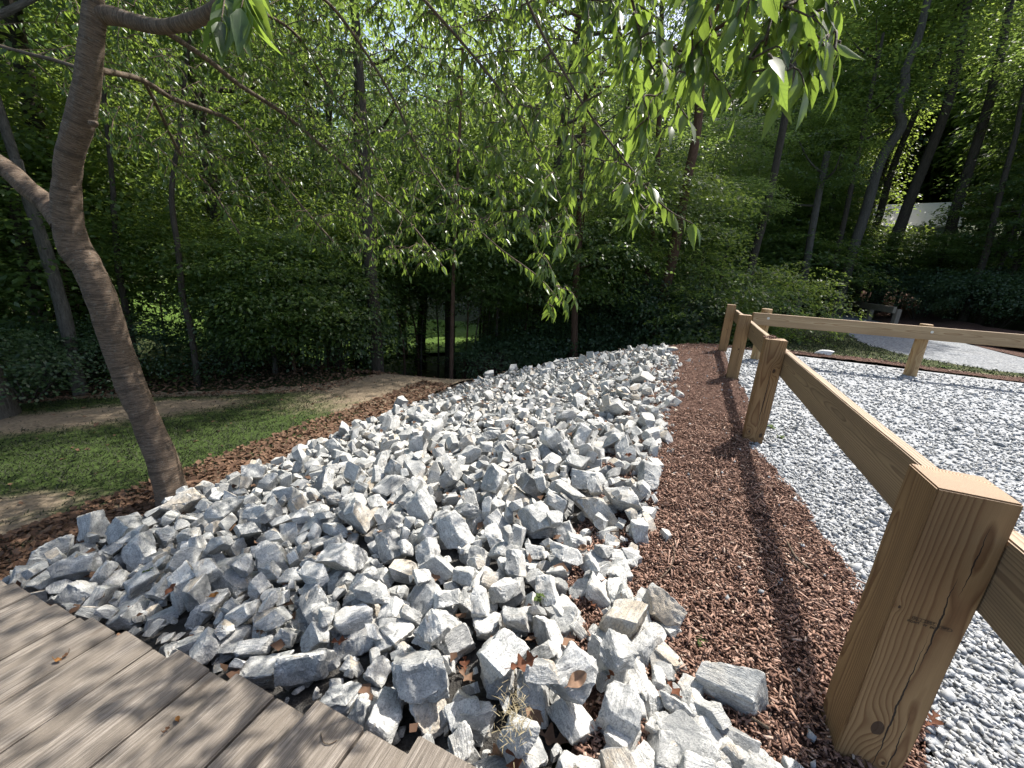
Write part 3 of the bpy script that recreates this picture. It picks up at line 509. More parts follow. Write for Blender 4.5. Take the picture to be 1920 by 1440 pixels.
0,60,1548,6219,-221,-61,-11,-78, 15,78,-606,3076,-396,-37,-4,93, 11,107,1179,5487,-182,5,49,-24, 16,72,-1626,1580,-485,2,-13,-91, 7,67,2131,7610,-208,-1,-55,-52, 
3,95,-1322,2208,-427,-57,-71,-37, 19,60,-163,3514,-357,92,-32,13, 6,83,723,6942,-462,20,97,8, 8,61,1501,6110,-240,74,28,29, 9,75,769,5236,-300,12,-11,-75, 
16,61,-12,1822,-151,36,-51,47, 2,66,-1286,5005,-705,-70,47,49, 7,60,445,5271,-356,-87,39,22, 1,63,850,3711,-154,62,-67,-21, 11,111,-586,6133,-631,46,83,8, 
3,61,-1371,4213,-664,84,-47,18, 16,81,-924,2455,-409,-5,-18,-52, 7,101,-1085,2868,-455,-43,43,-57, 17,66,2026,7525,-248,61,-35,-15, 1,88,-698,3621,-427,-9,-85,-50, 
13,62,-2016,1771,-583,55,-73,-34, 8,61,-883,6375,-795,72,-50,26, 18,75,-1918,1895,-547,21,-35,-88, 16,85,-59,2208,-171,32,-54,27, 6,61,-1124,5383,-725,-59,16,-38, 
0,61,706,7328,-497,-75,-62,20, 3,65,2692,7622,-110,13,99,0, 13,101,1374,6976,-315,-41,89,-17, 18,93,1459,5139,-62,-14,-38,-56, 1,76,-7,6253,-563,-9,-11,-14, 
10,102,2180,7004,-114,88,18,-34, 11,80,-120,5174,-465,-63,41,49, 15,69,51,128,1,-22,-40,79, 16,105,1354,8440,-438,1,-3,88, 18,73,-32,1298,-97,-42,29,61, 
0,71,-1379,3433,-556,-28,76,11, 2,73,597,4723,-289,-20,52,-71, 0,85,2067,7878,-252,-18,1,96, 12,91,-1864,4312,-747,-82,-6,-57, 12,89,510,7260,-503,-58,10,71, 
3,77,-87,5328,-465,43,40,-46, 3,78,-45,928,-79,-7,-17,-77, 14,64,860,4680,-235,64,75,2, 3,85,-502,5690,-575,50,-2,86, 2,63,1019,3968,-109,76,-4,62, 
2,98,-878,4388,-557,-79,-18,-16, 8,70,2573,8511,-227,60,-69,-39, 13,77,-624,7129,-840,30,14,36, 3,83,-2854,2710,-802,-64,37,46, 9,75,-423,3236,-363,0,73,65, 
3,61,-174,2178,-217,-87,2,-50, 8,63,2265,5898,-45,-64,34,-49, 14,77,2443,8161,-187,-57,-68,-47, 13,63,-640,4338,-529,2,78,60, 3,85,-2722,2472,-761,22,-19,94, 
5,68,1234,5058,-185,-56,-9,51, 15,67,-2599,1864,-708,66,6,15, 9,73,34,1647,-121,-64,-25,-72, 13,81,-132,331,-30,43,55,-34, 18,96,-1416,3306,-551,-72,-21,2, 
16,99,-1787,4646,-741,12,-47,44, 13,62,572,6347,-438,-45,63,29, 10,84,2549,8771,-358,-22,9,-85, 17,73,-861,1411,-290,56,-13,-31, 4,85,1841,5826,-109,-56,-50,48, 
9,69,-938,3072,-457,4,58,-69, 8,87,-1111,3886,-581,54,59,41, 14,82,-1101,1365,-336,4,-6,-67, 2,89,-613,4733,-514,97,5,-14, 8,68,285,528,17,26,6,-70, 
13,67,-551,5086,-553,-61,4,22, 14,60,1566,8607,-532,87,21,13, 9,70,1139,6886,-382,10,99,-5, 11,66,1615,8388,-421,88,-28,-10, 18,79,-1062,3591,-513,-9,-15,59, 
17,79,-357,7501,-815,54,-35,-76, 0,71,563,4049,-220,-26,-47,-52, 17,83,-1543,5062,-771,-85,-25,-2, 6,67,74,4326,-353,-96,17,-7, 19,113,-1825,2542,-569,44,-20,80, 
8,75,1585,6985,-294,78,9,20, 17,69,-2350,3516,-784,-43,43,46, 11,63,620,7705,-549,-26,-6,53, 3,70,-2667,2302,-761,-30,-21,68, 0,63,1418,4467,-93,-6,-87,-14, 
5,77,238,7825,-694,-41,50,31, 6,89,216,6336,-466,39,23,85, 9,89,-1618,2131,-499,-11,-82,-14, 8,63,2131,7944,-256,-35,-67,65, 8,69,601,2178,-48,-52,-30,-20, 
16,97,75,5922,-500,-5,-20,-29, 0,64,631,2649,-94,-38,88,-24, 12,63,1226,6630,-333,53,-34,-28, 3,65,-1139,4213,-618,96,14,20, 14,71,303,3182,-191,-24,-19,9, 
2,67,1172,3150,-27,-6,-24,-30, 2,65,1927,6810,-190,-92,-19,11, 12,89,1374,7787,-404,-88,46,-15, 16,91,-2106,1740,-552,-27,73,-24, 19,61,1051,3337,-77,22,20,-54, 
12,86,-985,6740,-916,-33,-20,29, 16,70,-193,435,-55,30,-27,71, 3,64,874,3992,-161,89,20,33, 5,66,231,3829,-290,7,9,-39, 3,65,-3,3917,-351,85,49,16, 
5,63,-354,1320,-191,-50,14,51, 12,67,-1646,5168,-806,-50,73,-45, 13,71,702,2523,-77,13,-4,-98, 7,61,-866,5716,-690,17,-53,-77, 6,67,-1737,2178,-560,45,54,43, 
17,67,2236,6605,-111,-30,-91,18, 5,71,-2212,2753,-706,-21,25,16, 1,66,-103,3645,-314,77,21,-44, 8,71,886,2341,-24,-58,-50,45, 9,81,1302,3743,-27,-48,47,-17, 
16,63,651,687,14,82,57,-1, 0,79,1155,8035,-464,23,-5,-93, 1,71,1007,5138,-232,66,-45,57, 12,79,-652,1377,-242,-36,52,-65, 4,86,2141,7436,-196,-13,-32,94, 
19,63,-273,3924,-406,-41,16,90, 2,69,751,6440,-400,21,62,13, 16,104,37,7821,-775,-15,6,97, 19,62,-721,4450,-542,-46,-72,-49, 10,63,-1300,1602,-419,19,-36,-82, 
16,91,695,3284,-117,9,-24,36, 9,81,218,6436,-526,5,-7,-87, 17,74,-116,1593,-144,6,-87,42, 9,63,1251,8362,-549,86,-38,29, 14,63,709,5792,-364,11,63,71, 
15,79,900,4523,-215,-54,83,-9, 3,62,-224,5963,-566,66,-34,65, 13,67,710,4783,-262,5,89,-43, 14,63,2031,5717,-56,24,36,27, 10,72,2711,7460,-68,-12,83,30, 
9,60,831,3609,-145,-53,-82,-16, 10,63,-776,5868,-692,-16,-26,-40, 10,67,-729,2931,-396,-54,69,19, 16,67,784,6553,-412,1,-47,-88, 13,83,894,4877,-242,-17,0,96, 
8,60,-586,2535,-345,69,-68,10, 18,60,1123,3391,-54,74,-43,50, 3,89,1006,5560,-268,-21,97,-2, 0,75,-62,3269,-287,-36,34,34, 11,97,-1294,5648,-766,-34,35,-64, 
0,76,-1140,5890,-745,19,-91,-20, 18,71,712,8363,-692,-22,22,-2, 14,77,1889,8288,-311,-57,-66,47, 2,110,-2210,4207,-805,5,15,77, 5,66,-2424,2011,-704,-9,83,54, 
2,63,1777,5258,-76,93,-27,-24, 8,65,877,3080,-57,-36,-88,-5, 19,70,256,5946,-474,55,17,-73, 4,69,1724,6697,-226,-28,39,21, 11,92,-354,3652,-369,4,-83,14, 
7,63,-320,4430,-466,39,-59,-57, 6,65,-1922,3404,-706,-13,11,56, 10,75,-139,530,-86,5,-13,-61, 0,73,2478,6707,-70,90,41,10, 11,77,855,4269,-197,-44,26,-51, 
12,61,-2641,2928,-824,-82,53,-23, 15,61,219,2725,-198,82,44,36, 2,66,3,3384,-291,7,31,87, 14,63,363,367,58,-35,-57,-66, 0,67,-1664,5451,-820,63,46,63, 
10,84,-792,3054,-403,41,69,-16, 10,73,939,6430,-342,42,-16,-87, 0,73,-2294,3619,-782,-44,21,41, 14,86,994,7078,-353,-22,60,36, 9,69,675,8199,-647,52,34,-36, 
12,61,2187,7749,-226,-28,-95,2, 2,60,674,6285,-409,-55,61,39, 18,75,-93,7389,-688,90,13,39, 10,93,605,4434,-268,-10,-16,39, 7,73,-275,5464,-539,2,68,-71, 
12,64,921,4379,-195,-46,-84,27, 5,69,151,7498,-642,-57,-2,78, 10,73,-1093,4313,-561,42,-64,27, 1,103,1484,5406,-161,88,46,7, 11,66,-29,4286,-379,-51,-60,58, 
7,60,-2376,2996,-762,-51,-47,67, 17,68,-1825,3895,-734,58,-81,8, 13,66,2771,6629,-9,-50,-12,16, 2,65,1395,6275,-256,-94,-22,-25, 4,63,1822,4880,-44,79,-29,6, 
15,81,-423,5493,-577,-30,4,68, 9,68,1472,7936,-385,-74,-55,-39, 6,63,580,770,8,-2,0,70, 7,79,1417,8553,-554,-31,-1,85, 5,62,494,2719,-137,39,13,-75, 
14,61,252,5082,-397,99,-6,8, 8,61,-208,7577,-821,-8,97,-13, 19,83,-2123,2085,-634,87,45,17, 15,69,302,4494,-338,-36,1,73, 5,77,1832,5375,-91,81,-6,21, 
8,63,1160,3941,-115,-46,-53,61, 9,73,-1378,1364,-411,-24,-14,-30, 0,65,2651,7766,-115,17,20,39, 13,60,1779,8661,-482,-83,20,20, 4,67,-563,4464,-485,-47,50,73, 
2,75,-405,963,-149,72,-36,-59, 1,65,-100,811,-104,2,-5,-64, 18,74,-510,3786,-419,-61,30,-45, 15,73,517,3469,-206,-94,27,-21, 14,73,-1408,3013,-552,-67,-7,-18, 
15,69,-1506,3701,-631,-72,9,68, 19,71,1521,4066,-32,-51,-56,56, 3,84,1622,4087,16,-51,-77,-33, 13,67,-2083,2812,-690,50,84,-2, 8,67,-216,3015,-310,-47,-54,51, 
8,66,-525,5990,-632,57,67,47, 0,64,468,657,21,18,33,-48, 3,69,-1521,2264,-514,96,7,25, 15,63,2353,8057,-218,26,25,-78, 19,61,-977,1574,-344,36,-3,38, 
14,66,617,6809,-448,-64,-59,-16, 18,67,1856,5121,-31,-69,-32,-65, 8,69,338,4079,-270,17,14,-17, 16,65,1959,5142,-27,-82,-28,-8, 6,66,471,7719,-592,-34,-17,49, 
4,66,1455,5637,-182,-6,38,-32, 5,61,342,3418,-231,21,-89,-20, 14,64,-715,4080,-500,-14,-95,17, 7,63,2046,7192,-191,34,-10,89, 18,61,-468,6617,-677,34,-17,-89, 
9,71,2612,6440,-22,-29,-21,9, 2,67,536,5977,-413,64,-11,-22, 0,62,-509,7086,-794,-65,20,57, 19,60,-377,6135,-636,-20,6,54, 6,76,2314,7680,-197,42,88,13, 
17,61,-307,5843,-597,58,-24,-12, 18,68,-186,4452,-414,34,-41,-84, 5,61,-862,3175,-465,-24,95,-10, 19,65,1325,7135,-353,-73,1,-10, 4,63,-2925,2427,-825,-47,29,43, 
14,75,-1510,5606,-801,45,-80,39, 10,65,255,1798,-121,1,-15,-43, 2,64,-72,1906,-167,-22,-61,-57, 7,60,-1144,3622,-560,-32,44,-66, 6,83,3100,8341,-55,55,-40,58, 
15,69,-1772,3765,-684,0,-83,42, 12,73,-539,1458,-219,15,-85,31, 3,62,986,8105,-507,-54,28,7, 6,67,-2036,3260,-720,20,-98,8, 0,69,-53,2851,-245,-58,35,59, 
11,143,1790,5718,21,50,8,70, 13,62,482,6419,-380,-13,39,49, 15,79,450,6071,-428,-28,-16,-79, 18,80,974,3412,-30,-43,37,-73, 9,60,-1482,4548,-717,59,51,-43, 
12,66,928,7486,-385,-93,1,35, 3,67,1255,6143,-292,-2,-7,-73, 7,61,137,3646,-294,31,-60,-72, 15,70,-1229,2419,-371,77,-51,-25, 8,111,1610,6604,-108,-61,-23,-58, 
10,73,-1961,1979,-493,34,16,-93, 11,90,-214,274,84,-59,18,38, 6,116,568,3971,-82,29,-91,29, 15,61,1774,4511,-32,-28,-6,-41, 13,80,2303,7090,-129,-88,37,-21, 
12,61,648,6216,-327,23,-96,-13, 16,77,1787,6851,-213,61,62,7, 4,63,-1393,2133,-388,10,-59,-80, 17,125,2308,8068,-91,-71,-27,42, 6,61,-1045,6187,-662,-34,-76,-39, 
18,93,1023,8025,-398,6,73,-59, 14,109,-240,1007,43,59,-9,7, 1,77,-1294,6350,-945,-24,67,2, 18,133,-798,3915,-376,53,20,-73, 13,109,-690,6962,-792,90,17,9, 
7,124,-356,3397,-242,-34,5,68, 17,63,-110,4359,-394,-6,-73,-65, 7,125,799,6470,-271,66,23,2, 18,60,-342,5806,-527,42,70,57, 8,134,-394,2688,-176,-71,-47,33, 
18,123,-76,2382,10,-57,-22,60, 8,79,1783,7953,-307,-54,2,83, 8,63,68,3463,-246,-92,-15,-19, 15,80,-340,7049,-700,-58,60,-54, 0,101,-755,5426,-477,-13,-66,-31, 
12,72,1050,4564,-128,-60,-13,44, 2,82,-196,4111,-357,76,13,-64, 0,88,80,6280,-437,-25,37,-87, 17,79,1464,6962,-205,17,-97,4, 1,128,903,5320,-170,-9,-58,-73, 
15,109,820,2999,60,-27,-32,-28, 4,101,-548,7201,-754,-54,41,-6, 19,80,2218,7265,-142,28,40,6, 4,62,2830,7817,7,-54,-82,-8, 19,85,969,7741,-458,-46,79,-2, 
16,63,-1096,4559,-541,-13,-97,-19, 4,61,-53,5274,-383,-86,-44,-9, 6,66,1635,6038,-82,-24,38,59, 3,66,-1049,1563,-280,-17,-58,-40, 3,92,344,294,149,-53,-78,-24, 
12,83,21,553,103,-69,13,70, 17,87,2427,6142,123,28,62,-44, 19,60,1092,5749,-285,37,-66,46, 13,141,-840,3550,-319,48,-45,56, 0,67,-2036,4254,-791,-39,-61,-56, 
10,63,707,2469,12,8,-51,-79, 1,129,1560,4969,-11,43,51,13, 4,100,772,4547,-144,-70,54,38, 3,94,-1615,4965,-647,-57,12,81, 5,62,-81,837,-12,51,52,64, 
19,64,2417,6305,-43,21,83,52, 12,114,934,6093,-244,27,-49,-2, 17,102,2866,8426,-96,43,-54,29, 15,63,347,4138,-192,-40,36,-83, 7,66,36,150,85,11,10,-64, 
10,126,-1629,2233,-415,43,83,-22, 9,104,-441,3964,-415,-74,-1,-16, 18,81,577,6937,-391,-24,-31,-74, 2,120,1399,5862,-83,-62,-76,20, 3,107,1050,7217,-372,-53,16,-49, 
8,77,-938,1745,-238,-9,-92,30, 19,117,2651,8155,-106,-21,5,-76, 9,138,806,5765,-200,6,84,9, 12,63,712,5416,-163,42,-61,65, 12,67,-491,5451,-403,73,-4,-48, 
10,87,1980,5672,47,30,-42,-66, 17,62,-890,5340,-545,40,88,-6, 12,67,2710,7306,-59,-43,41,35, 12,141,1063,3990,22,-2,53,72, 0,71,-648,6168,-510,0,-34,92, 
8,74,-2021,4100,-643,-41,-90,-16, 8,69,-456,2894,-190,-30,-74,-40, 7,86,-1594,3519,-499,86,-40,1, 7,139,-987,2364,-285,19,-16,-60, 13,109,632,1288,60,-84,39,-7, 
10,70,519,544,94,32,86,11, 0,102,2113,6309,1,-59,-20,76, 18,60,2071,6687,-152,-75,-46,-47, 8,119,-2493,2783,-612,39,-38,-79, 6,62,1512,4295,-26,-44,5,56, 
6,134,-1943,2474,-439,36,-38,-62, 15,85,-600,4630,-395,6,20,2, 4,60,1497,4463,-76,-33,27,27, 11,62,-2058,3490,-640,-50,-85,-16, 0,99,1329,3610,36,-32,31,-14, 
11,135,215,5737,-379,16,87,-13, 17,131,-1446,2908,-476,73,-34,-58, 14,60,-409,1121,-127,-24,14,-73, 16,128,-178,6450,-482,34,-6,65, 2,77,1356,4191,15,83,2,-6, 
9,88,-944,6346,-764,68,52,45, 16,74,2116,6564,-130,35,-36,-39, 4,66,-248,7591,-748,23,-76,53, 5,60,550,4520,-212,-25,17,-88, 18,71,330,6798,-530,-13,-5,44, 
18,113,-787,1744,-148,46,-77,35, 12,61,-1120,5827,-704,36,-9,90, 15,131,184,5876,-360,65,22,-8, 0,73,3076,8571,-154,-11,-60,24, 19,125,-70,6079,-466,36,56,21, 
13,144,516,2321,54,-23,-7,-31, 0,77,-543,4291,-478,-13,42,0, 18,125,-707,2853,-249,35,56,74, 13,121,68,5220,-350,24,-24,94, 2,61,-1585,2572,-554,-3,73,17, 
11,96,-2,2969,-191,94,8,-17, 15,103,-1444,4064,-603,91,-16,37, 13,115,1451,5545,-98,31,67,-62, 13,132,-1168,3717,-455,11,-12,-94, 16,86,-185,3196,-163,63,76,-9, 
7,126,-251,5681,-422,-36,-49,64, 2,141,608,3193,0,-47,73,39, 5,102,344,7161,-459,-35,-83,-30, 13,87,2424,8709,-205,6,2,93, 8,80,-155,2731,-229,4,67,73, 
14,69,2299,8529,-179,-61,-20,42, 14,65,-678,3707,-335,20,9,-90, 17,88,1726,4859,64,8,-59,-63, 2,135,-3010,2567,-737,-18,62,-17, 19,97,-534,4807,-469,-9,26,40, 
4,68,343,751,30,-70,-10,-68, 6,97,-1801,4598,-606,-3,5,100, 2,108,1990,7273,-104,72,-51,41, 4,105,125,7602,-596,-13,97,-11, 1,91,2229,6148,-39,-10,92,-16, 
16,93,509,2735,-37,-93,33,-5, 1,139,726,8029,-537,-68,-17,3, 3,73,-1983,3847,-667,37,35,-38, 19,61,-416,5087,-549,-32,5,84, 10,110,-846,4958,-558,-51,7,-50, 
1,106,1123,4190,10,29,-38,-87, 15,122,487,6651,-394,83,-52,22, 2,131,-2489,2002,-579,23,-93,-30, 19,83,-268,4533,-410,86,-20,-29, 14,85,-875,3065,-337,-8,-52,-24, 
10,69,309,7292,-530,34,-78,44, 2,136,169,2356,-37,-15,35,15, 15,61,-500,1846,-169,-40,13,-87, 10,62,-1975,4706,-791,-69,-70,-1, 18,71,1144,6678,-257,55,58,59, 
18,109,448,1202,63,71,-31,60, 18,107,-840,2660,-275,29,-18,-88, 9,80,1502,6781,-271,5,93,-26, 1,61,514,3382,-169,-1,58,78, 1,135,-2915,2197,-654,-43,84,-28, 
18,65,2057,4720,0,99,-11,6, 7,83,-925,4421,-459,11,30,56, 14,118,2381,7749,-60,-24,-53,65, 14,61,1491,7312,-339,-4,3,-60, 11,81,887,5102,-150,66,-3,23, 
3,62,-252,2166,-189,-34,37,-86, 4,117,-817,5786,-583,-47,13,35, 11,133,1823,6705,-95,-87,20,20, 13,63,552,1754,-10,-45,42,-79, 10,71,-234,4865,-412,72,-20,-65, 
9,63,2018,6837,-122,44,-28,19, 4,61,-1213,5965,-782,-20,-26,94, 8,126,-1411,4518,-552,68,-47,-55, 5,75,1113,5523,-57,22,-80,50, 4,140,1284,7543,-237,-17,75,21, 
5,75,-92,3157,-207,-76,-50,-42, 3,76,1173,8235,-488,11,36,-35, 16,61,-1201,1501,-293,-61,24,17, 6,61,-1420,2696,-436,5,51,-11, 15,81,1040,3278,11,27,-43,-85, 
7,125,-1764,1901,-391,-24,40,80, 2,78,920,3702,-113,-43,78,-43, 11,75,-138,1224,-86,23,-57,-77, 19,85,-1175,5709,-653,-36,41,-83, 4,100,-1570,5311,-702,-22,80,-55, 
14,65,1602,7831,-334,-54,-35,72, 14,86,-379,6223,-585,83,-39,37, 8,84,-1801,4045,-705,13,-21,-12, 18,60,1326,6539,-197,-8,-6,-98, 4,125,820,4805,-140,-20,-97,-5, 
8,61,1160,4894,-61,79,-10,35, 14,63,738,3583,-91,40,65,37, 9,60,1392,8047,-404,57,10,-75, 17,87,-609,3547,-352,-20,-9,67, 1,60,-1996,3266,-645,18,55,-48, 
3,81,-599,1528,-128,17,-90,28, 12,141,-517,2278,-190,66,2,-41, 16,81,443,5500,-378,73,-64,-22, 15,60,665,5058,-289,67,54,-35, 4,126,660,2025,118,89,-19,7, 
15,69,-1218,3206,-417,-51,86,-4, 12,68,2109,7182,-99,-55,45,-61, 18,137,1743,5311,79,20,-90,36, 1,85,-920,6069,-589,-31,39,39, 3,69,-123,1438,-123,6,55,2, 
16,83,2286,5809,10,13,-43,87, 0,134,1717,7707,-216,-36,-86,-36, 16,65,-445,3713,-274,-31,-87,-17, 17,77,2472,6715,16,-31,-18,79, 8,110,-259,1953,-118,10,25,-37, 
1,61,-722,1190,-271,-17,-4,80, 10,80,-1747,1750,-487,-76,8,19, 4,64,1287,4739,-134,81,54,-14, 0,131,2969,7675,9,-64,-49,-53, 3,91,-1586,4265,-627,-30,-32,-86, 
4,63,1111,8416,-538,-4,-17,-9, 6,100,29,7831,-622,-27,76,21, 16,99,2601,7186,107,-28,61,20, 12,63,1553,3886,13,-50,57,31, 11,92,2159,8456,-289,22,47,-43, 
12,123,1343,4720,-4,-50,-69,36, 17,67,1695,5497,4,85,0,-45, 10,119,934,8387,-529,71,-22,-67, 19,109,-2177,3933,-674,-54,71,-46, 5,61,-1218,4147,-624,71,38,60, 
9,129,239,943,176,21,31,-83, 4,71,-1247,5128,-621,-79,-57,-8, 19,84,-2545,2062,-691,-86,3,24, 9,81,-2714,3303,-817,87,-25,-13, 11,60,2337,6283,-59,70,-3,70, 
3,60,-2453,3300,-670,14,-24,-85, 4,82,1815,5961,-125,0,-91,41, 12,87,481,3662,-119,88,35,28, 3,67,1082,6562,-279,-15,-53,-76, 18,75,591,2873,12,72,64,-7, 
3,63,-586,3195,-408,-9,7,97, 5,60,-265,7311,-743,-13,76,-39, 2,70,-652,5308,-543,3,40,84, 12,107,319,7590,-465,33,-58,-35, 5,67,3029,8343,43,9,38,-18, 
4,65,-2280,2401,-666,76,52,-38, 16,60,681,3807,-93,-9,-61,-75, 7,81,656,6628,-429,-48,-13,23, 15,60,2483,7678,-179,-3,-14,-39, 8,61,2862,8558,-100,54,-64,11, 
7,60,-97,4661,-382,82,-2,-42, 5,64,1703,5818,-159,39,62,41, 2,123,-2215,3226,-548,35,28,22, 1,60,-1186,2730,-436,26,-18,66, 3,91,-2230,1751,-535,-21,-83,-51, 
1,67,-2125,3608,-760,77,-16,61, 18,137,-1091,4690,-449,22,26,-11, 11,95,1265,8336,-408,-34,69,-64, 5,73,77,1251,27,78,-17,-1, 0,60,-2395,3111,-757,-60,-15,32, 
15,78,826,4165,-156,12,47,-58, 9,132,435,5204,-247,72,-61,-30, 5,107,2779,6492,50,-29,-24,-13, 3,127,-1064,4027,-479,-18,-16,78, 12,122,-684,1149,-146,-9,66,-74, 
0,61,-1906,2328,-507,46,7,83, 13,70,80,5645,-383,12,81,39, 7,66,523,4938,-249,62,39,56, 3,93,1212,3451,101,29,-3,60, 13,74,-205,2313,-163,64,-35,33, 
4,89,-1253,1345,-348,43,86,-13, 3,119,1338,7751,-301,51,-86,7, 12,117,-2454,3578,-773,-45,6,77, 7,75,1403,4075,3,-94,13,-2, 15,72,-1802,5103,-798,87,21,-44, 
1,117,-1876,3358,-553,71,28,62, 3,61,-596,4975,-554,-74,21,56, 7,60,-640,6527,-726,47,-68,-39, 1,89,-1257,4771,-564,8,95,29, 2,83,2554,8438,-100,-39,-54,14, 
11,68,178,5459,-434,61,59,-1, 0,67,-2382,2952,-647,39,-44,7, 4,60,-66,6819,-518,6,-3,-99, 3,120,-438,7439,-674,-51,17,72, 14,125,-12,7612,-513,-70,43,-55, 
7,63,1179,6113,-225,-38,38,81, 6,79,307,2224,54,84,-32,41, 16,86,939,3119,-21,9,56,51, 18,75,-1970,2786,-602,-22,-23,-73, 15,61,1139,6853,-285,20,-73,-50, 
12,71,-1080,5424,-682,88,-12,-13, 17,61,-2353,2722,-721,-46,65,58, 6,68,-960,1277,-240,-47,-13,1, 4,62,-1466,1743,-402,-30,68,-42, 14,62,572,5886,-290,31,-88,27, 
12,83,-2581,2822,-713,25,-44,59, 12,77,-1484,2372,-452,23,-39,-88, 13,63,-1764,5233,-775,-27,90,-2, 8,92,1159,7362,-330,-93,-7,33, 6,124,1621,7199,-221,-86,5,-14, 
2,65,1790,6483,-182,2,-47,29, 12,83,-538,4156,-432,-62,-72,27, 3,100,689,7457,-344,32,19,-15, 18,99,188,1963,3,-50,-86,-8, 16,118,-1601,2724,-478,69,-64,32, 
5,114,166,13,87,-26,-63,-56, 18,75,971,6852,-348,58,8,77, 4,60,188,7082,-504,58,-54,29, 1,69,-877,4304,-527,20,-32,62, 0,69,-1510,3159,-493,39,14,6, 
12,61,655,4976,-302,-82,-11,-16, 8,64,1503,8372,-436,-28,-41,-30, 15,98,716,6062,-312,59,7,-33, 9,99,1229,6438,-203,-84,-6,-23, 5,105,217,4696,-241,83,-55,7, 
17,87,-970,1851,-322,6,-78,-61, 6,67,411,598,131,86,-35,-25, 13,65,-1090,4449,-540,2,92,-16, 5,117,237,5120,-299,76,20,34, 8,63,2758,7192,-45,6,20,-5, 
1,60,-1029,6450,-799,-18,-96,-18, 2,137,2649,8353,-100,59,-37,-71, 4,65,2202,7702,-172,14,78,-50, 0,101,533,4277,-202,-26,-39,-72, 15,94,2087,8201,-285,-9,-22,24, 
18,61,421,3929,-154,-52,-36,-77, 11,81,363,1758,-45,2,-61,21, 5,60,-1359,5679,-693,65,-43,-22, 16,101,736,973,70,68,-32,-14, 9,83,-1111,1451,-238,2,94,-15, 
6,69,941,4016,-97,63,69,-35, 16,74,-250,1244,-71,78,58,-16, 12,68,-1624,5456,-728,35,-18,91, 4,93,-296,1647,-115,-9,-91,28, 18,70,874,2722,13,64,44,-52, 
7,60,-523,5279,-501,-64,35,-27, 11,79,635,3469,-45,67,-58,14, 5,89,-461,4100,-373,67,12,-20, 1,94,-781,4557,-451,-9,-76,-28, 17,123,667,7830,-425,-87,-37,13, 
14,69,-919,6641,-845,66,-23,-11, 16,76,-1193,2097,-409,16,72,-4, 7,143,-2599,2403,-613,-31,-43,-13, 15,119,603,7184,-415,-57,-64,-32, 12,64,64,4968,-439,46,-23,-17, 
4,115,-1722,3788,-576,68,37,-19, 12,60,1492,8231,-417,59,-50,58, 7,61,468,2233,-80,-72,30,-2, 6,72,2821,8828,-297,-95,-20,19, 16,118,-1569,1658,-340,35,-63,26, 
7,72,-47,1518,-83,54,-61,25, 6,71,-235,5866,-525,-4,91,40, 0,69,176,1725,-58,55,-78,24, 9,98,-1310,5880,-750,5,27,-95, 10,89,1191,4999,-130,51,-9,-67, 
18,113,-1501,4823,-623,75,-35,-49, 7,67,1072,3409,27,15,2,-86, 17,103,-161,3562,-211,-1,54,-82, 12,76,2603,8549,-143,2,-2,-42, 0,79,-1962,2170,-564,65,-16,-59, 
9,63,2131,5537,-42,16,64,68, 10,133,-1129,3326,-460,-42,76,-9, 16,74,-1544,3742,-525,5,-85,22, 7,78,-1738,4515,-734,31,-32,65, 3,62,1872,6228,-142,13,-76,19, 
16,70,2003,8703,-464,90,-38,9, 14,88,1890,8114,-245,-30,0,52, 18,62,2314,6502,29,-46,-62,2, 13,63,-595,5659,-617,36,34,40, 3,74,-1632,3876,-636,39,50,77, 
4,101,131,6548,-431,41,-27,-80, 17,79,1086,3667,-62,67,-31,63, 4,74,232,6867,-455,-68,-57,16, 7,121,351,3105,-14,47,-54,69, 15,66,-1245,3553,-575,-14,29,3, 
5,61,-1562,5184,-735,-63,50,58, 1,84,-991,2934,-441,-56,13,-80, 1,81,-1786,4844,-730,-9,-9,99, 2,60,588,2522,-71,17,39,2, 5,63,-2809,2380,-670,-53,22,77, 
19,86,1447,6542,-209,86,20,-36, 16,83,1073,8155,-436,29,-17,27, 19,71,-717,6733,-794,17,27,-42, 12,75,-847,2440,-331,46,11,-30, 4,107,2040,7836,-118,-61,-45,-62, 
11,87,461,3004,-39,35,-31,84, 6,61,1253,5852,-238,-68,25,67, 18,121,1527,7952,-243,-31,-22,-82, 19,101,536,4728,-174,-1,47,-88, 9,70,3,4527,-304,-20,-82,40, 
5,60,-1919,4992,-821,-32,-41,-58, 15,105,-408,6747,-611,23,65,-34, 9,78,100,267,21,-22,22,-52, 6,68,256,4818,-342,-41,-24,88, 10,65,-38,2819,-158,-32,-14,62, 
4,65,-47,1861,-63,-1,-6,78, 15,87,-2669,1966,-657,-77,-63,-13, 16,91,-1055,1739,-331,-30,-42,-56, 10,69,1613,5221,-128,87,-3,9, 5,85,2085,7699,-178,-67,10,54, 
5,69,662,6736,-402,-39,22,-5, 10,71,1213,5315,-188,-45,65,-43, 17,84,132,3387,-232,-67,16,72, 15,76,-1918,3925,-710,32,25,91, 2,65,-186,7449,-645,-2,-66,-75, 
3,69,319,3741,-133,-12,-59,-80, 12,63,47,7024,-574,90,18,-9, 10,66,-1114,2216,-233,33,90,-21, 0,78,70,2832,-212,50,-20,28, 5,63,-1569,3985,-689,-22,-55,80, 
14,76,-1678,2596,-511,-48,-59,28, 2,101,2558,7485,-67,-39,-60,-3, 10,75,2292,7636,-113,-91,24,9, 1,95,-83,7123,-556,0,-94,-27, 8,88,-2311,2596,-673,-65,2,43, 
7,71,-1899,3576,-687,2,51,-35, 5,90,367,3475,-189,22,-81,-11, 18,141,22,1040,115,72,-46,51, 4,60,1632,5408,38,65,-48,-35, 19,79,1152,8003,-359,74,-13,-21, 
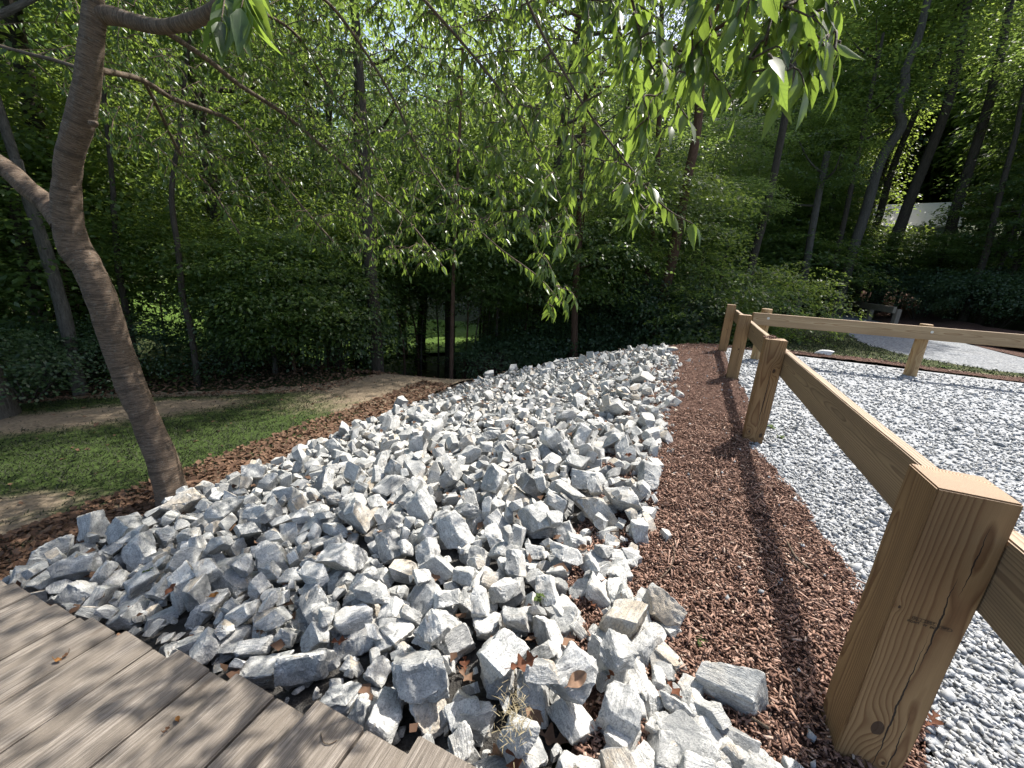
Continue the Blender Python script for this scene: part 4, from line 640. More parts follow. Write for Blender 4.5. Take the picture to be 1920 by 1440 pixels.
8,60,763,1884,17,-46,-73,-25, 3,71,-1436,2511,-373,-81,17,53, 10,97,-1188,2580,-408,-47,9,77, 17,99,-1679,2462,-433,-93,0,-16, 19,80,-1163,1735,-256,70,-30,9, 
14,116,-2257,2153,-559,55,12,-41, 4,62,-1371,6069,-815,26,-17,-72, 2,65,2433,6607,49,-36,-62,59, 11,70,1705,4387,68,95,-2,16, 11,60,-454,6548,-600,33,79,-52, 
15,83,321,6262,-449,31,1,54, 18,128,-1197,5320,-617,34,85,-38, 8,103,152,4423,-252,51,-63,-40, 3,82,-1081,5111,-565,-63,68,-13, 3,109,1764,8650,-326,32,41,-85, 
1,63,-3032,2067,-804,-56,-34,71, 1,71,-1698,3225,-520,-24,-30,-32, 1,66,-1250,4563,-559,-12,-37,51, 17,60,1397,8591,-478,52,-60,-1, 10,87,1693,5142,-9,88,31,31, 
7,103,640,7567,-451,-70,49,-45, 7,61,-563,3903,-460,-60,-21,9, 8,64,298,4351,-306,2,-3,84, 14,84,2114,6804,0,35,73,56, 15,64,2413,7992,-192,-3,35,0, 
19,80,-426,4680,-420,51,72,-38, 4,135,-1940,4519,-692,-34,-6,-93, 12,63,580,5714,-371,-62,24,60, 8,87,1838,7513,-153,-60,49,20, 9,63,-1748,3623,-685,-43,63,-52, 
19,61,-1341,3914,-632,65,-3,75, 7,144,-877,2177,-204,18,48,-2, 10,61,72,4065,-220,-56,59,-46, 3,70,465,4441,-215,-97,-9,-20, 10,83,412,7954,-684,67,-61,-10, 
9,67,2488,7564,-119,16,42,15, 13,78,3193,8702,-199,-35,-2,-37, 12,102,1771,6303,-116,-66,24,-69, 14,63,2230,7988,-218,-35,27,-2, 8,75,-146,6656,-611,-89,34,-19, 
12,60,2642,8830,-320,7,5,-99, 15,69,-650,5461,-603,9,-85,40, 2,73,895,7386,-435,80,34,42, 19,75,2088,6065,-105,-13,-2,14, 7,89,1129,3057,102,95,28,8, 
18,90,-320,3095,-213,-29,69,66, 14,121,1270,5339,-62,-11,-6,49, 10,63,-180,559,-5,-35,7,72, 10,64,1124,3525,35,-23,-6,94, 5,61,1631,6962,-210,74,-44,46, 
15,61,2017,8551,-252,28,22,-39, 15,76,-2195,3079,-598,58,-8,73, 19,91,-1673,3025,-600,48,-35,-73, 12,97,-71,2616,-95,-20,13,16, 15,98,-694,6440,-603,9,-68,-64, 
6,65,219,6021,-405,-12,-12,80, 7,89,-1041,4213,-514,-43,-28,-10, 1,68,-2847,2102,-737,-57,-59,49, 0,60,-1942,3667,-593,32,76,53, 6,71,-234,2905,-246,-54,78,-31, 
9,103,-639,2538,-245,-84,32,27, 4,79,-2427,2461,-702,-33,52,47, 18,71,-855,5145,-499,50,46,-69, 9,64,-483,1980,-267,-70,-58,-39, 4,61,644,6417,-435,-47,-54,58, 
19,141,88,793,53,-22,14,-43, 16,65,-1188,3120,-507,-43,-21,-83, 10,74,458,2322,-87,-58,18,-6, 13,65,-42,6285,-479,-59,-45,-65, 4,71,654,4371,-208,93,5,-27, 
9,73,-754,3551,-173,39,-38,-63, 17,77,-1368,5544,-656,40,-68,59, 9,89,-662,4429,-443,57,-4,-55, 13,77,2175,5578,18,68,-58,3, 9,63,-1388,3803,-515,-39,-45,-78, 
8,61,-702,3219,-372,65,40,34, 18,60,589,5458,-286,3,76,37, 17,79,-1368,3515,-486,33,-53,78, 10,74,154,7176,-435,-70,-36,-61, 15,61,524,3891,-231,42,-65,50, 
15,91,1039,4878,-190,23,34,-48, 6,60,-142,5194,-367,23,73,-62, 7,62,-522,6436,-652,31,-11,27, 14,95,428,7322,-461,-56,2,62, 11,60,1798,7316,-261,-78,2,61, 
7,63,304,6451,-437,-36,86,-18, 9,67,-851,1318,-222,65,-68,12, 16,64,-67,5439,-465,48,-41,78, 1,81,-899,5846,-704,-7,10,-96, 17,64,-80,4561,-291,-59,-54,-48, 
11,65,3066,8673,-201,65,-11,28, 13,87,-356,5957,-562,41,50,-62, 8,99,-1964,3031,-572,-50,-34,-51, 18,82,1091,6928,-297,-12,-20,-86, 9,60,-273,4919,-488,-76,13,-64, 
9,62,-1550,2016,-516,99,-9,10, 10,60,672,5295,-309,-28,62,-31, 17,103,-59,3994,-240,90,40,6, 18,67,1264,5669,-206,6,96,-17, 13,97,-487,5535,-499,-50,-4,-70, 
6,81,-586,1339,-123,24,-72,-64, 4,65,1991,5058,42,-4,9,-6, 10,60,395,4967,-277,-38,83,10, 15,60,-1362,5053,-720,-1,-51,-25, 1,93,-820,1476,-172,-90,31,-25, 
10,75,1298,7264,-326,-6,37,24, 16,60,839,7027,-436,50,-27,30, 2,89,2036,5523,5,28,47,-57, 5,87,-2177,3747,-749,-31,63,-26, 17,60,1707,6466,-138,-23,82,28, 
13,63,-1716,5157,-738,2,-67,57, 12,108,2264,8708,-263,-20,61,77, 1,89,-1009,2135,-302,-11,26,88, 9,112,1596,4618,50,79,31,-48, 11,97,249,6564,-489,28,85,21, 
5,71,-53,1413,-89,-15,29,-72, 3,72,2818,8144,-23,67,50,-10, 8,70,-2316,2772,-630,-16,-91,-38, 3,60,736,2847,-92,38,90,-3, 4,67,2017,7061,-199,52,-81,-15, 
17,63,1229,4255,-77,30,25,-46, 18,67,1861,8420,-253,50,-70,-6, 0,61,176,1545,-85,-31,-68,-57, 1,68,36,4184,-283,-90,-32,-28, 13,60,1541,6483,-236,51,5,49, 
10,75,-367,5248,-489,24,12,-96, 10,61,-2288,4060,-845,44,72,46, 8,61,-8,298,92,-27,62,24, 9,64,980,5422,-267,-10,-86,-2, 6,61,2303,6418,-62,30,36,87, 
7,72,2630,7901,-15,-68,53,-22, 6,86,1435,6209,-144,51,-77,-1, 8,60,-790,3385,-406,-58,-76,-27, 17,61,-123,3443,-273,-20,69,67, 6,62,-1287,4967,-625,-50,-79,-17, 
16,83,-1432,1578,-270,6,-75,-11, 14,88,-302,5474,-390,-27,-71,-35, 7,77,1271,3099,42,19,-88,14, 6,62,-1308,2819,-531,83,-33,-12, 3,88,-388,1831,-206,-70,59,-1, 
10,60,-245,4237,-357,81,56,6, 13,74,1667,8540,-470,-49,13,-68, 9,99,1289,6986,-206,-16,34,-22, 10,63,-2068,2153,-605,-29,-94,14, 0,69,-190,6863,-602,27,21,-77, 
7,69,-1241,4367,-575,-56,74,-32, 8,108,1926,5893,36,45,-62,43, 3,60,129,4524,-361,-47,7,82, 0,61,-975,5358,-667,39,-57,-72, 2,79,-970,2794,-270,65,50,57, 
15,75,-145,450,31,-39,91,10, 6,81,2013,4893,36,-46,24,32, 6,65,936,6720,-336,-24,-35,90, 13,65,-1351,2067,-456,-13,9,29, 14,60,-1753,4964,-718,12,78,-19, 
5,79,269,2628,-169,-66,8,74, 11,66,-340,4723,-381,52,-21,83, 16,61,86,1865,-68,-53,68,28, 18,61,-932,4121,-464,-70,-2,64, 5,79,2346,8347,-219,-17,-76,3, 
15,64,242,7329,-587,50,26,48, 13,95,-1892,1778,-426,12,6,-86, 19,63,1390,7155,-284,-17,-93,13, 5,117,-735,5121,-522,40,1,-79, 12,63,142,1378,-56,22,78,18, 
12,62,871,4363,-151,-98,7,-16, 6,71,-1533,4514,-608,-55,68,-48, 6,63,-72,1339,10,16,-25,66, 8,64,386,2468,-109,-43,48,45, 11,68,2559,6353,0,28,81,-43, 
12,67,-804,2926,-326,-29,-89,14, 11,66,-1915,2707,-514,-54,-52,20, 15,60,-1976,2034,-601,-2,-96,16, 9,89,-219,2081,-50,82,-47,3, 19,84,-430,1404,-147,13,-90,-13, 
11,94,1774,8106,-324,60,-75,-19, 13,62,706,4169,-123,24,59,77, 19,73,-1018,2581,-327,-35,-77,-34, 4,79,-1333,4840,-691,28,46,-81, 2,86,547,722,83,9,42,90, 
19,61,-114,1670,-94,54,39,-75, 11,67,2374,6706,-23,76,-57,21, 2,67,-200,1521,-159,87,-22,-43, 7,67,222,3315,-222,-80,-2,59, 8,81,-553,3696,-309,-15,49,-86, 
2,83,701,2089,-6,-13,-63,-27, 7,84,1457,7542,-237,1,-31,-75, 10,77,1097,5650,-250,29,20,90, 9,64,-1058,5008,-652,46,16,-87, 5,71,2207,5386,-14,17,-6,-98, 
0,60,2741,7093,-50,57,72,34, 2,60,1160,5948,-174,61,72,23, 14,61,-1287,2272,-297,-95,-26,-10, 13,69,1544,5731,-159,-14,73,-67, 12,106,317,2866,-156,12,-4,45, 
2,79,202,1409,16,-3,-40,65, 8,91,194,1183,-12,-47,-79,13, 11,62,843,5179,-276,66,21,-60, 16,61,-807,6572,-671,-39,-49,-74, 5,72,-797,6020,-621,-13,2,28, 
16,83,-258,3661,-349,84,6,-54, 13,82,1160,7869,-393,64,-61,-44, 14,65,1545,8508,-375,-68,-67,-12, 11,69,-2,1740,-75,-38,-5,90, 3,83,-1267,3312,-512,-44,-54,-62, 
19,64,1915,5053,-27,14,-85,-43, 11,64,-2077,2060,-540,54,50,38, 14,114,2407,6952,12,-35,41,-83, 11,66,-746,4762,-482,-38,20,-47, 11,83,346,4271,-191,-72,-47,-47, 
16,89,1905,7688,-269,-95,-13,-3, 16,77,645,5665,-358,18,-69,-70, 3,83,911,3874,-121,36,-88,-26, 9,81,-2079,2351,-576,-59,75,-19, 18,77,-1078,2699,-371,18,92,28, 
14,66,-1012,5880,-723,-51,-74,-43, 1,73,1260,3214,41,-45,-70,-42, 13,68,2061,5252,0,18,-52,15, 9,60,-1413,3906,-630,-54,-10,-71, 9,69,-339,2671,-287,-43,34,2, 
8,77,-46,7306,-610,47,62,-20, 11,62,-379,5575,-522,81,-47,36, 3,60,-789,4304,-491,-62,54,57, 9,67,1016,6611,-357,-32,-56,31, 10,73,1219,4114,-59,43,-80,7, 
6,79,137,4875,-336,95,28,13, 12,89,753,3984,-120,61,28,37, 0,75,-2568,3015,-786,36,-71,-43, 19,103,282,7980,-614,-7,-54,69, 14,63,1222,8160,-445,-26,87,-41, 
2,60,938,4493,-135,-87,46,16, 11,65,2164,7622,-107,-31,-45,70, 6,75,1553,3988,38,-16,22,-5, 1,60,523,1488,-12,65,-13,-71, 17,73,281,4650,-341,-9,-7,-67, 
5,61,-363,3288,-325,-58,32,-31, 12,62,-112,2514,-254,9,-27,-95, 1,60,-2248,3340,-767,-64,-7,-3, 4,71,-2178,3399,-719,45,-63,39, 18,92,-1393,1749,-324,-16,-93,-2, 
12,62,2475,7261,26,-25,-17,87, 8,130,2648,6835,63,55,62,37, 15,64,-335,6376,-638,84,-9,53, 1,61,-959,3712,-504,-49,-47,73, 14,99,2227,7223,-13,71,-64,-6, 
0,95,-1732,4329,-573,27,93,15, 0,60,463,375,23,-71,-43,33, 3,91,-406,4513,-395,-31,-35,39, 19,107,298,2059,53,18,21,95, 15,142,2997,8020,-27,-35,-83,-20, 
18,60,1499,5310,-37,-80,-50,-29, 18,77,678,3356,-4,-89,38,-12, 5,67,2195,5446,28,-36,15,57, 11,64,-1822,2652,-600,-73,-31,-37, 0,61,2522,8195,-134,67,-45,-47, 
16,99,-2309,3765,-787,-81,-6,-16, 2,62,1302,5126,-159,-64,28,19, 16,70,267,1550,-59,-42,-55,-63, 4,70,1040,2601,11,-95,-22,17, 13,62,-2474,3346,-792,49,6,-50, 
0,75,302,3656,-115,-50,42,57, 0,92,850,5600,-244,-81,-5,-52, 1,63,701,745,81,41,-85,16, 8,90,-1874,3110,-611,-69,-24,-64, 5,63,855,7667,-414,-65,-50,44, 
5,65,1980,6984,-182,-82,35,15, 8,66,-1108,1921,-316,-24,83,22, 15,60,-2465,3138,-793,-36,48,-65, 14,60,1846,7126,-159,-81,25,52, 0,68,-353,4939,-504,-52,-56,-53, 
13,63,988,2773,-26,-34,63,21, 6,62,-623,5771,-591,71,-4,53, 5,60,-1614,1832,-416,4,37,-23, 11,69,795,1984,5,23,65,-18, 16,66,745,6937,-386,-1,-9,80, 
7,68,697,8177,-558,54,-20,-59, 19,81,-574,1682,-256,-6,-91,0, 1,72,777,3214,-83,-13,83,-54, 6,75,-128,7604,-649,73,-24,25, 15,113,-659,6267,-603,-75,-2,49, 
15,69,1111,5133,-205,-54,-43,-59, 7,73,-432,1277,-144,12,1,82, 4,74,78,2113,-147,93,-31,5, 1,61,-423,6476,-586,9,82,-53, 5,74,-739,3142,-433,-47,28,-60, 
2,65,-647,2075,-319,67,-17,-1, 16,81,763,6220,-343,-70,-9,-51, 4,60,2706,7391,-30,78,13,60, 7,61,-555,3092,-305,65,66,32, 0,61,-480,5988,-583,13,16,17, 
5,60,-200,3076,-236,-36,2,-54, 1,63,-478,5144,-520,76,-60,-2, 5,64,-21,4926,-425,9,99,-8, 11,70,321,3998,-266,-38,17,91, 8,64,-50,3275,-197,-39,-61,57, 
1,65,-1807,2282,-523,-17,-91,19, 17,62,927,3586,-55,-28,24,35, 14,77,2413,7500,-72,-51,49,69, 6,60,638,6386,-337,-43,-17,88, 12,131,-1648,5847,-735,-19,-56,-20, 
3,78,48,5807,-475,-42,56,21, 14,68,-363,2119,-168,73,65,20, 11,60,2665,8608,-244,-83,-33,29, 17,62,1159,6282,-230,35,87,28, 11,62,-1078,3092,-485,-62,-40,-24, 
12,74,-173,5073,-488,-11,-6,97, 7,64,-233,6652,-525,-68,-49,-55, 10,88,-870,6224,-656,-29,-31,86, 9,61,-128,707,-81,-18,-35,-23, 14,61,-737,1629,-225,25,-39,-48, 
13,67,-1755,2803,-514,3,33,-94, 6,72,-1635,4210,-682,61,53,-20, 11,61,1007,4607,-198,-60,-79,-16, 7,61,121,3795,-201,-79,-22,27, 17,60,2135,7065,-180,-54,71,-43, 
4,65,-2222,1897,-485,53,35,67, 11,61,428,4351,-199,9,65,-5, 14,69,2517,6097,2,-25,19,53, 16,66,160,3260,-227,70,17,-64, 3,69,1491,7690,-337,34,-29,47, 
14,60,2289,5999,-20,50,40,-76, 9,71,-1354,4295,-610,-74,65,-13, 1,67,-227,5760,-547,-39,35,-53, 16,93,-2185,2885,-659,68,-61,9, 16,66,1313,6780,-183,5,-51,-55, 
16,64,-2606,2131,-620,-5,-27,-59, 10,77,871,4979,-154,-19,6,50, 6,60,-54,5079,-418,-40,-35,80, 6,69,115,7300,-623,-14,-28,94, 15,71,-1645,4636,-681,-85,-50,-18, 
13,61,272,5297,-326,30,-83,-43, 3,61,1041,6431,-218,-37,-79,-13, 10,89,986,5917,-227,70,-28,-16, 3,64,-243,5361,-431,-24,2,-27, 16,87,2200,7917,-135,37,-39,-83, 
5,66,1160,4507,-157,-36,-6,32, 2,71,1756,7410,-204,-6,0,100, 15,60,-547,5843,-508,-1,99,-12, 2,85,-730,1406,-250,-75,-63,-13, 11,69,552,7744,-492,-28,71,3, 
3,63,-1083,3469,-524,28,-66,43, 10,60,-1377,5207,-728,43,36,53, 16,73,1651,6326,-126,31,75,-26, 14,100,-877,6767,-777,73,-43,-13, 15,73,1630,5575,-82,42,-28,-23, 
15,63,1316,4977,-161,7,-28,-95, 19,75,1719,7045,-213,-14,-39,-77, 8,60,-114,6913,-644,57,-75,-33, 11,71,-1205,5570,-727,-2,60,-40, 14,67,2532,7967,-146,-43,39,68, 
2,70,107,3968,-254,42,-52,71, 19,75,-655,7082,-744,-28,-41,-48, 8,65,2234,6505,-87,53,40,61, 12,61,-600,6881,-781,-33,44,80, 4,61,-1167,1289,-272,2,51,-63, 
7,81,92,3149,-165,-74,51,-40, 1,69,-17,6706,-517,-36,-79,39, 3,64,-1195,3914,-524,3,83,-4, 13,61,-656,3824,-338,-15,99,2, 9,75,-608,3367,-348,-9,44,-86, 
13,85,1366,6385,-215,80,-37,38, 5,61,2799,7928,-101,-27,-70,-30, 16,69,1893,8530,-383,-63,-20,-75, 9,61,-933,3270,-482,-83,2,53, 15,62,488,7035,-373,94,33,-4, 
12,64,-625,2648,-258,-71,21,39, 10,62,63,6799,-596,-1,13,-73, 9,65,1066,7639,-457,-26,93,-23, 13,89,1702,4105,92,15,46,46, 17,69,1329,8052,-369,-58,-17,-43, 
3,60,1378,3803,-33,-3,21,-19, 18,67,207,3558,-155,8,-30,-40, 4,61,-1899,3449,-628,-85,-5,-43, 12,62,-1532,3371,-479,13,92,-9, 18,63,398,6516,-430,9,57,50, 
13,70,-566,2152,-285,52,22,-79, 6,88,1024,5200,-146,90,-34,20, 19,61,203,2211,-147,-43,-21,58, 12,60,593,3769,-136,43,-58,-19, 17,63,-2491,3051,-776,-59,-58,-53, 
18,70,498,6008,-324,9,-97,-12, 11,61,-142,4279,-395,11,99,-2, 16,61,583,7386,-515,72,-31,54, 18,87,906,2354,97,-73,-56,-24, 5,60,1239,2902,-9,56,-83,3, 
17,62,202,6702,-551,66,-24,17, 8,63,-755,2816,-407,-21,6,58, 18,70,-2420,2276,-570,69,42,46, 13,60,618,5258,-199,78,-52,-13, 2,54,-1043,3023,-435,75,49,-44, 
10,43,1576,6442,-203,22,-32,86, 16,63,-458,5897,-535,-73,-28,-27, 3,65,212,6243,-416,83,14,53, 10,79,370,2077,134,86,-23,-25, 17,47,-2625,3056,-735,94,31,9, 
8,72,1813,7850,-280,-36,-68,-24, 0,67,1013,5341,-57,21,-61,5, 5,65,144,3655,-213,-22,25,31, 6,35,1613,8057,-242,-2,-27,29, 16,35,2236,8561,-363,-13,-17,56, 
19,47,473,5688,-371,23,37,29, 12,73,2609,7407,3,-78,-41,-29, 9,35,689,3455,20,28,-67,65, 3,50,-2250,2464,-596,17,21,35, 17,77,1476,5409,32,81,3,31, 
10,62,133,5564,-319,-50,13,-68, 7,75,69,1589,-6,-68,68,9, 9,52,-1136,1356,-233,6,42,60, 11,73,-1004,3879,-536,-2,52,24, 12,76,518,7959,-617,-82,-36,-39, 
12,59,-954,3307,-349,-39,32,63, 19,44,-593,3889,-391,65,-62,7, 13,77,-44,3116,-143,18,-58,68, 1,71,-1496,5500,-655,54,-20,77, 7,75,145,6018,-336,16,-35,24, 
0,68,1193,3337,136,-8,8,-99, 19,75,-2291,2861,-607,18,6,-3, 8,39,1661,6177,-214,-3,7,-88, 0,45,571,4621,-203,57,-20,62, 12,71,-2717,2932,-722,64,70,-28, 
12,70,1424,6082,-194,24,-14,71, 7,56,-1809,3591,-628,-47,-6,-54, 18,39,1422,6775,-99,49,-11,-84, 3,78,-321,7208,-719,-18,53,82, 10,77,-844,3268,-389,19,-28,94, 
3,61,-1853,2121,-449,-17,-84,12, 0,53,-117,4748,-323,-9,-25,80, 19,78,1128,4566,-72,91,-9,-16, 9,62,-924,3869,-330,-87,-34,3, 18,65,1321,3920,29,95,0,-30, 
4,69,-932,1372,-183,92,18,27, 13,51,1657,5878,-3,-5,76,43, 4,68,-1172,4482,-619,11,65,-28, 7,37,698,3202,109,4,26,25, 17,39,-787,5552,-480,-42,67,-61, 
17,46,1177,7631,-423,-36,32,12, 18,45,1154,4869,37,-26,18,-87, 9,75,2549,8222,-52,30,7,90, 17,44,339,5158,-195,34,62,-60, 2,53,2410,7294,77,85,45,13, 
9,38,-144,202,-56,-94,13,25, 14,36,1407,7478,-158,71,27,-10, 6,76,-2412,2550,-608,34,-32,-44, 11,43,159,4252,-350,-57,-36,-58, 4,36,-48,7067,-528,-10,-47,57, 
7,44,491,5623,-393,-93,17,31, 15,36,1324,5571,-101,31,31,-57, 16,38,81,2482,-92,2,43,26, 4,40,-500,3305,-349,7,-94,6, 6,63,777,7296,-431,91,-24,6, 
1,45,975,7846,-506,19,32,-29, 12,35,2489,8742,-146,-18,61,-36, 16,70,-419,1944,-174,61,-51,15, 6,36,-1589,3081,-535,-12,41,1, 11,53,2164,7843,-72,-43,24,-80, 
11,52,-182,846,-109,-74,57,-32, 2,61,930,2789,60,3,-84,-32, 9,50,863,6965,-388,66,-48,57, 18,49,276,6465,-331,-35,-50,-79, 5,46,793,2451,-57,80,-22,44, 
0,57,-2152,3578,-694,91,29,28, 18,71,-417,5189,-428,-24,10,97, 8,70,305,1623,42,-3,-90,-38, 17,43,-531,1914,-126,3,-58,26, 2,37,-674,4283,-409,-35,67,-65, 
12,39,-985,1528,-225,31,5,-56, 4,73,1621,4040,126,67,5,-74, 18,65,2723,7763,-42,65,-13,-57, 19,73,-793,5935,-609,59,8,54, 11,37,-451,4270,-459,-66,11,73, 
14,36,171,3089,-98,94,-18,2, 19,77,-1324,6263,-842,36,18,-74, 4,77,2335,6634,100,78,-59,6, 4,68,182,7317,-513,-76,-54,-35, 7,75,2342,7702,91,-50,65,44, 
16,37,246,1777,-48,37,-77,50, 17,43,1886,5644,-17,28,-74,-50, 17,36,1081,5823,-295,55,9,-70, 6,45,-1230,3858,-601,67,-56,0, 18,65,101,7740,-640,80,-24,54, 
4,57,657,3621,-93,38,88,18, 7,79,-509,3501,-280,52,-22,-52, 17,45,388,2503,-31,6,-59,-53, 16,47,-1116,2827,-366,-79,-57,-20, 7,35,1305,6594,-133,27,-88,-39, 
9,41,-794,5617,-476,52,61,-12, 11,42,-2257,3286,-478,55,-33,-50, 11,79,-980,5098,-492,31,76,-55, 2,55,-1022,2585,-235,17,-70,65, 12,35,985,5114,-163,52,-70,45, 
6,42,-877,6604,-744,-22,-39,-83, 15,75,1618,8519,-290,65,-33,35, 15,35,1997,6348,-83,16,9,-78, 12,39,1110,6857,-191,2,-52,-9, 17,52,-207,6127,-530,-26,39,3, 
18,45,-248,2686,-228,51,37,-75, 0,73,753,5044,-208,-5,85,13, 18,66,-1693,4187,-559,71,28,65, 10,62,108,421,24,6,-27,79, 10,36,232,4315,-264,17,-26,90, 
3,45,-1390,2786,-468,10,-42,42, 4,41,-1714,5087,-814,-79,35,5, 9,60,475,1644,45,38,-90,20, 14,39,441,1822,-69,-41,38,44, 8,79,1912,8610,-237,18,89,25, 
9,73,-233,1207,21,-2,-38,86, 4,73,333,2740,-86,44,57,-14, 8,47,-1016,1481,-192,38,-5,-80, 3,43,1118,5215,-233,39,-9,21, 5,63,2480,7588,-37,51,-48,-12, 
16,47,-480,7037,-647,57,31,66, 6,40,332,7429,-481,60,43,-67, 12,49,630,6010,-306,-73,21,62, 17,79,-1351,2003,-375,7,-24,-94, 17,54,2491,7410,0,-2,41,45, 
10,61,2024,5414,31,-5,98,17, 18,63,1297,6099,-199,-25,-77,-36, 16,68,374,5442,-294,87,-26,-20, 19,63,1450,6596,-122,-73,-20,39, 15,37,690,5874,-323,-54,83,-6, 
6,53,-790,4096,-342,63,-8,-16, 7,62,395,6131,-392,83,42,-33, 7,79,-1041,3554,-396,22,-24,-66, 15,47,-427,5089,-479,-92,8,-9, 13,67,-1014,6511,-743,-55,-6,-81, 
7,46,-66,7225,-543,75,10,-25, 15,39,9,3540,-319,71,17,-53, 5,43,-28,4080,-156,-73,-57,-36, 6,47,-650,6839,-741,-43,66,40, 2,76,974,7391,-312,88,-33,6, 
18,67,1522,7809,-291,20,-42,-13, 12,50,180,2140,-49,-90,6,43, 4,46,1290,4291,-38,58,50,-9, 15,75,-1374,4988,-604,88,-7,47, 12,43,-640,1687,-205,-67,70,-24, 
12,39,-601,4073,-391,95,-28,16, 6,69,1299,3543,160,65,62,-36, 1,40,-967,1184,-215,-42,-26,-55, 6,37,-194,5714,-335,46,-17,-22, 0,39,627,625,66,-63,-51,0, 
0,69,398,1031,161,18,-97,-2, 16,79,1008,7505,-321,19,77,-59, 0,43,-1709,1634,-508,31,-75,-5, 4,66,2272,8032,30,-28,50,16, 12,73,-2399,2133,-519,-87,32,-36, 
0,50,2015,6587,-147,35,80,-17, 11,77,-1454,1687,-209,6,-13,94, 17,50,-2282,3468,-802,48,-28,-29, 4,52,1066,5987,-308,-31,49,37, 16,39,-1294,5583,-654,76,-17,-61, 
2,37,1216,6738,-188,5,-35,-19, 12,39,861,6417,-191,50,-78,-2, 1,59,459,4876,-220,88,-28,39, 6,78,705,5605,-248,9,-64,-59, 10,35,-283,4435,-381,26,-70,17, 
0,43,-2104,4500,-777,-19,59,-36, 9,50,893,7086,-375,-10,-62,-60, 3,47,-1890,1581,-434,-34,20,20, 2,50,1297,6242,-274,49,-9,-68, 7,75,1555,6733,-170,13,-36,-87, 
16,39,-1472,2073,-480,93,21,5, 17,71,2047,7596,-150,-19,-47,-19, 11,36,-416,5451,-436,-64,1,-58, 7,70,-437,4893,-416,35,-59,-19, 19,72,268,644,65,39,50,-73, 
2,39,-726,1541,-191,37,-50,-77, 9,42,-2354,2667,-672,68,-71,14, 14,35,-2146,3410,-653,78,-61,9, 13,74,95,6187,-369,-13,26,-94, 18,62,1458,5692,-68,1,-50,2, 
17,53,132,899,261,1,-19,-98, 9,37,586,3040,-86,-1,-43,-56, 10,39,-207,4329,-343,9,-6,98, 19,35,-843,1915,-364,6,50,-27, 5,61,417,4230,-163,13,5,80, 
8,71,-231,3354,-192,-36,-14,-74, 3,53,1936,5466,9,-39,42,34, 14,49,528,5250,-157,-32,73,54, 19,38,-1825,3868,-663,37,-62,40, 5,56,1158,8174,-382,1,51,-77, 
8,63,1318,4465,-21,-54,12,36, 1,51,-755,2732,-187,28,14,-57, 19,39,670,2365,12,32,29,46, 13,79,-857,2811,-191,-79,-32,-45, 14,36,1295,8164,-374,-12,64,76, 
12,61,2126,5188,13,67,34,-49, 19,60,312,7375,-531,-50,-85,10, 8,42,1828,4784,-58,50,62,36, 17,51,250,6549,-373,33,-35,-68, 14,51,3,5015,-378,-31,-88,-25, 
7,35,305,1216,12,38,28,88, 17,35,730,8130,-466,-61,-61,-49, 16,69,71,4840,-262,-28,-39,39, 10,58,2036,8418,-260,34,51,78, 18,53,-2811,2153,-656,-21,-64,-34, 
15,36,911,4610,-224,-64,23,57, 1,73,-76,3771,-194,-49,-36,-79, 8,47,2836,7968,-41,-17,21,-60, 4,35,-1935,3804,-626,55,24,29, 19,75,-415,6380,-571,-56,-54,57, 
13,57,20,4336,-292,-85,-44,-20, 8,75,808,3649,-55,-40,28,-38, 0,49,-1588,2945,-592,-35,26,-77, 19,48,-1601,4138,-698,39,80,8, 19,74,1068,3188,49,-11,-30,77, 
18,65,-1871,3344,-381,-40,-61,-60, 14,44,1254,6860,-181,-43,-76,-9, 19,68,1754,6401,-82,-30,-29,-77, 7,59,2299,5688,-5,22,68,-18, 13,63,1966,8369,-327,54,40,-74, 
18,43,126,3486,-156,-41,20,87, 3,55,1086,2933,64,-40,-20,89, 13,55,-487,7126,-661,-83,-18,-11, 15,57,-1081,4686,-323,46,-67,-47, 6,55,1219,3922,57,-45,-62,-63, 
5,72,537,4375,-165,-20,-38,-89, 0,43,-2050,3595,-712,-50,-68,24, 6,54,-688,1327,-82,85,-46,15, 15,70,1136,7978,-279,2,20,-94, 12,74,-1168,5515,-641,-87,-47,5, 
17,43,-501,2136,-236,-63,8,54, 16,75,3164,8551,-107,20,-83,-19, 14,42,214,2426,65,3,72,-21, 12,56,32,7267,-568,-48,-6,56, 5,53,148,189,4,-91,-37,13, 
11,59,0,3396,-172,-9,-78,-54, 18,48,-577,4760,-397,6,68,-51, 15,69,490,5363,-160,-20,50,-68, 16,51,-78,6610,-532,49,-53,59, 9,54,2770,8376,-63,59,0,49, 
12,60,-451,3031,-271,-19,2,81, 0,60,1714,5046,39,-5,-45,-62, 18,61,-548,2779,-291,50,-34,58, 16,73,-2029,1642,-555,81,7,-14, 19,43,-2183,1671,-529,-24,-11,-80, 
13,57,-1506,2614,-511,72,54,5, 16,35,-1445,5325,-788,-22,14,76, 15,43,-374,6689,-680,-40,-38,-50, 7,43,169,1098,48,6,89,-34, 1,36,-458,3563,-330,5,27,-29, 
11,54,246,411,13,91,26,-4, 11,47,-429,3632,-286,61,20,-24, 0,77,-1473,3083,-406,83,45,-6, 14,41,473,2822,24,30,66,47, 19,69,-1016,3715,-453,9,1,-16, 
0,63,1727,7291,-208,44,-63,-64, 12,46,-215,4181,-300,-40,16,-14, 18,65,2322,7448,-41,38,75,47, 18,49,-2347,2260,-467,8,97,7, 13,46,407,250,204,-28,13,-64, 
1,57,-1252,4103,-565,-22,-96,-6, 16,35,2877,8057,-114,86,6,51, 6,36,485,7798,-452,-76,-17,-39, 11,35,-2037,2143,-557,-22,43,79, 4,49,586,5363,-198,78,-60,19, 
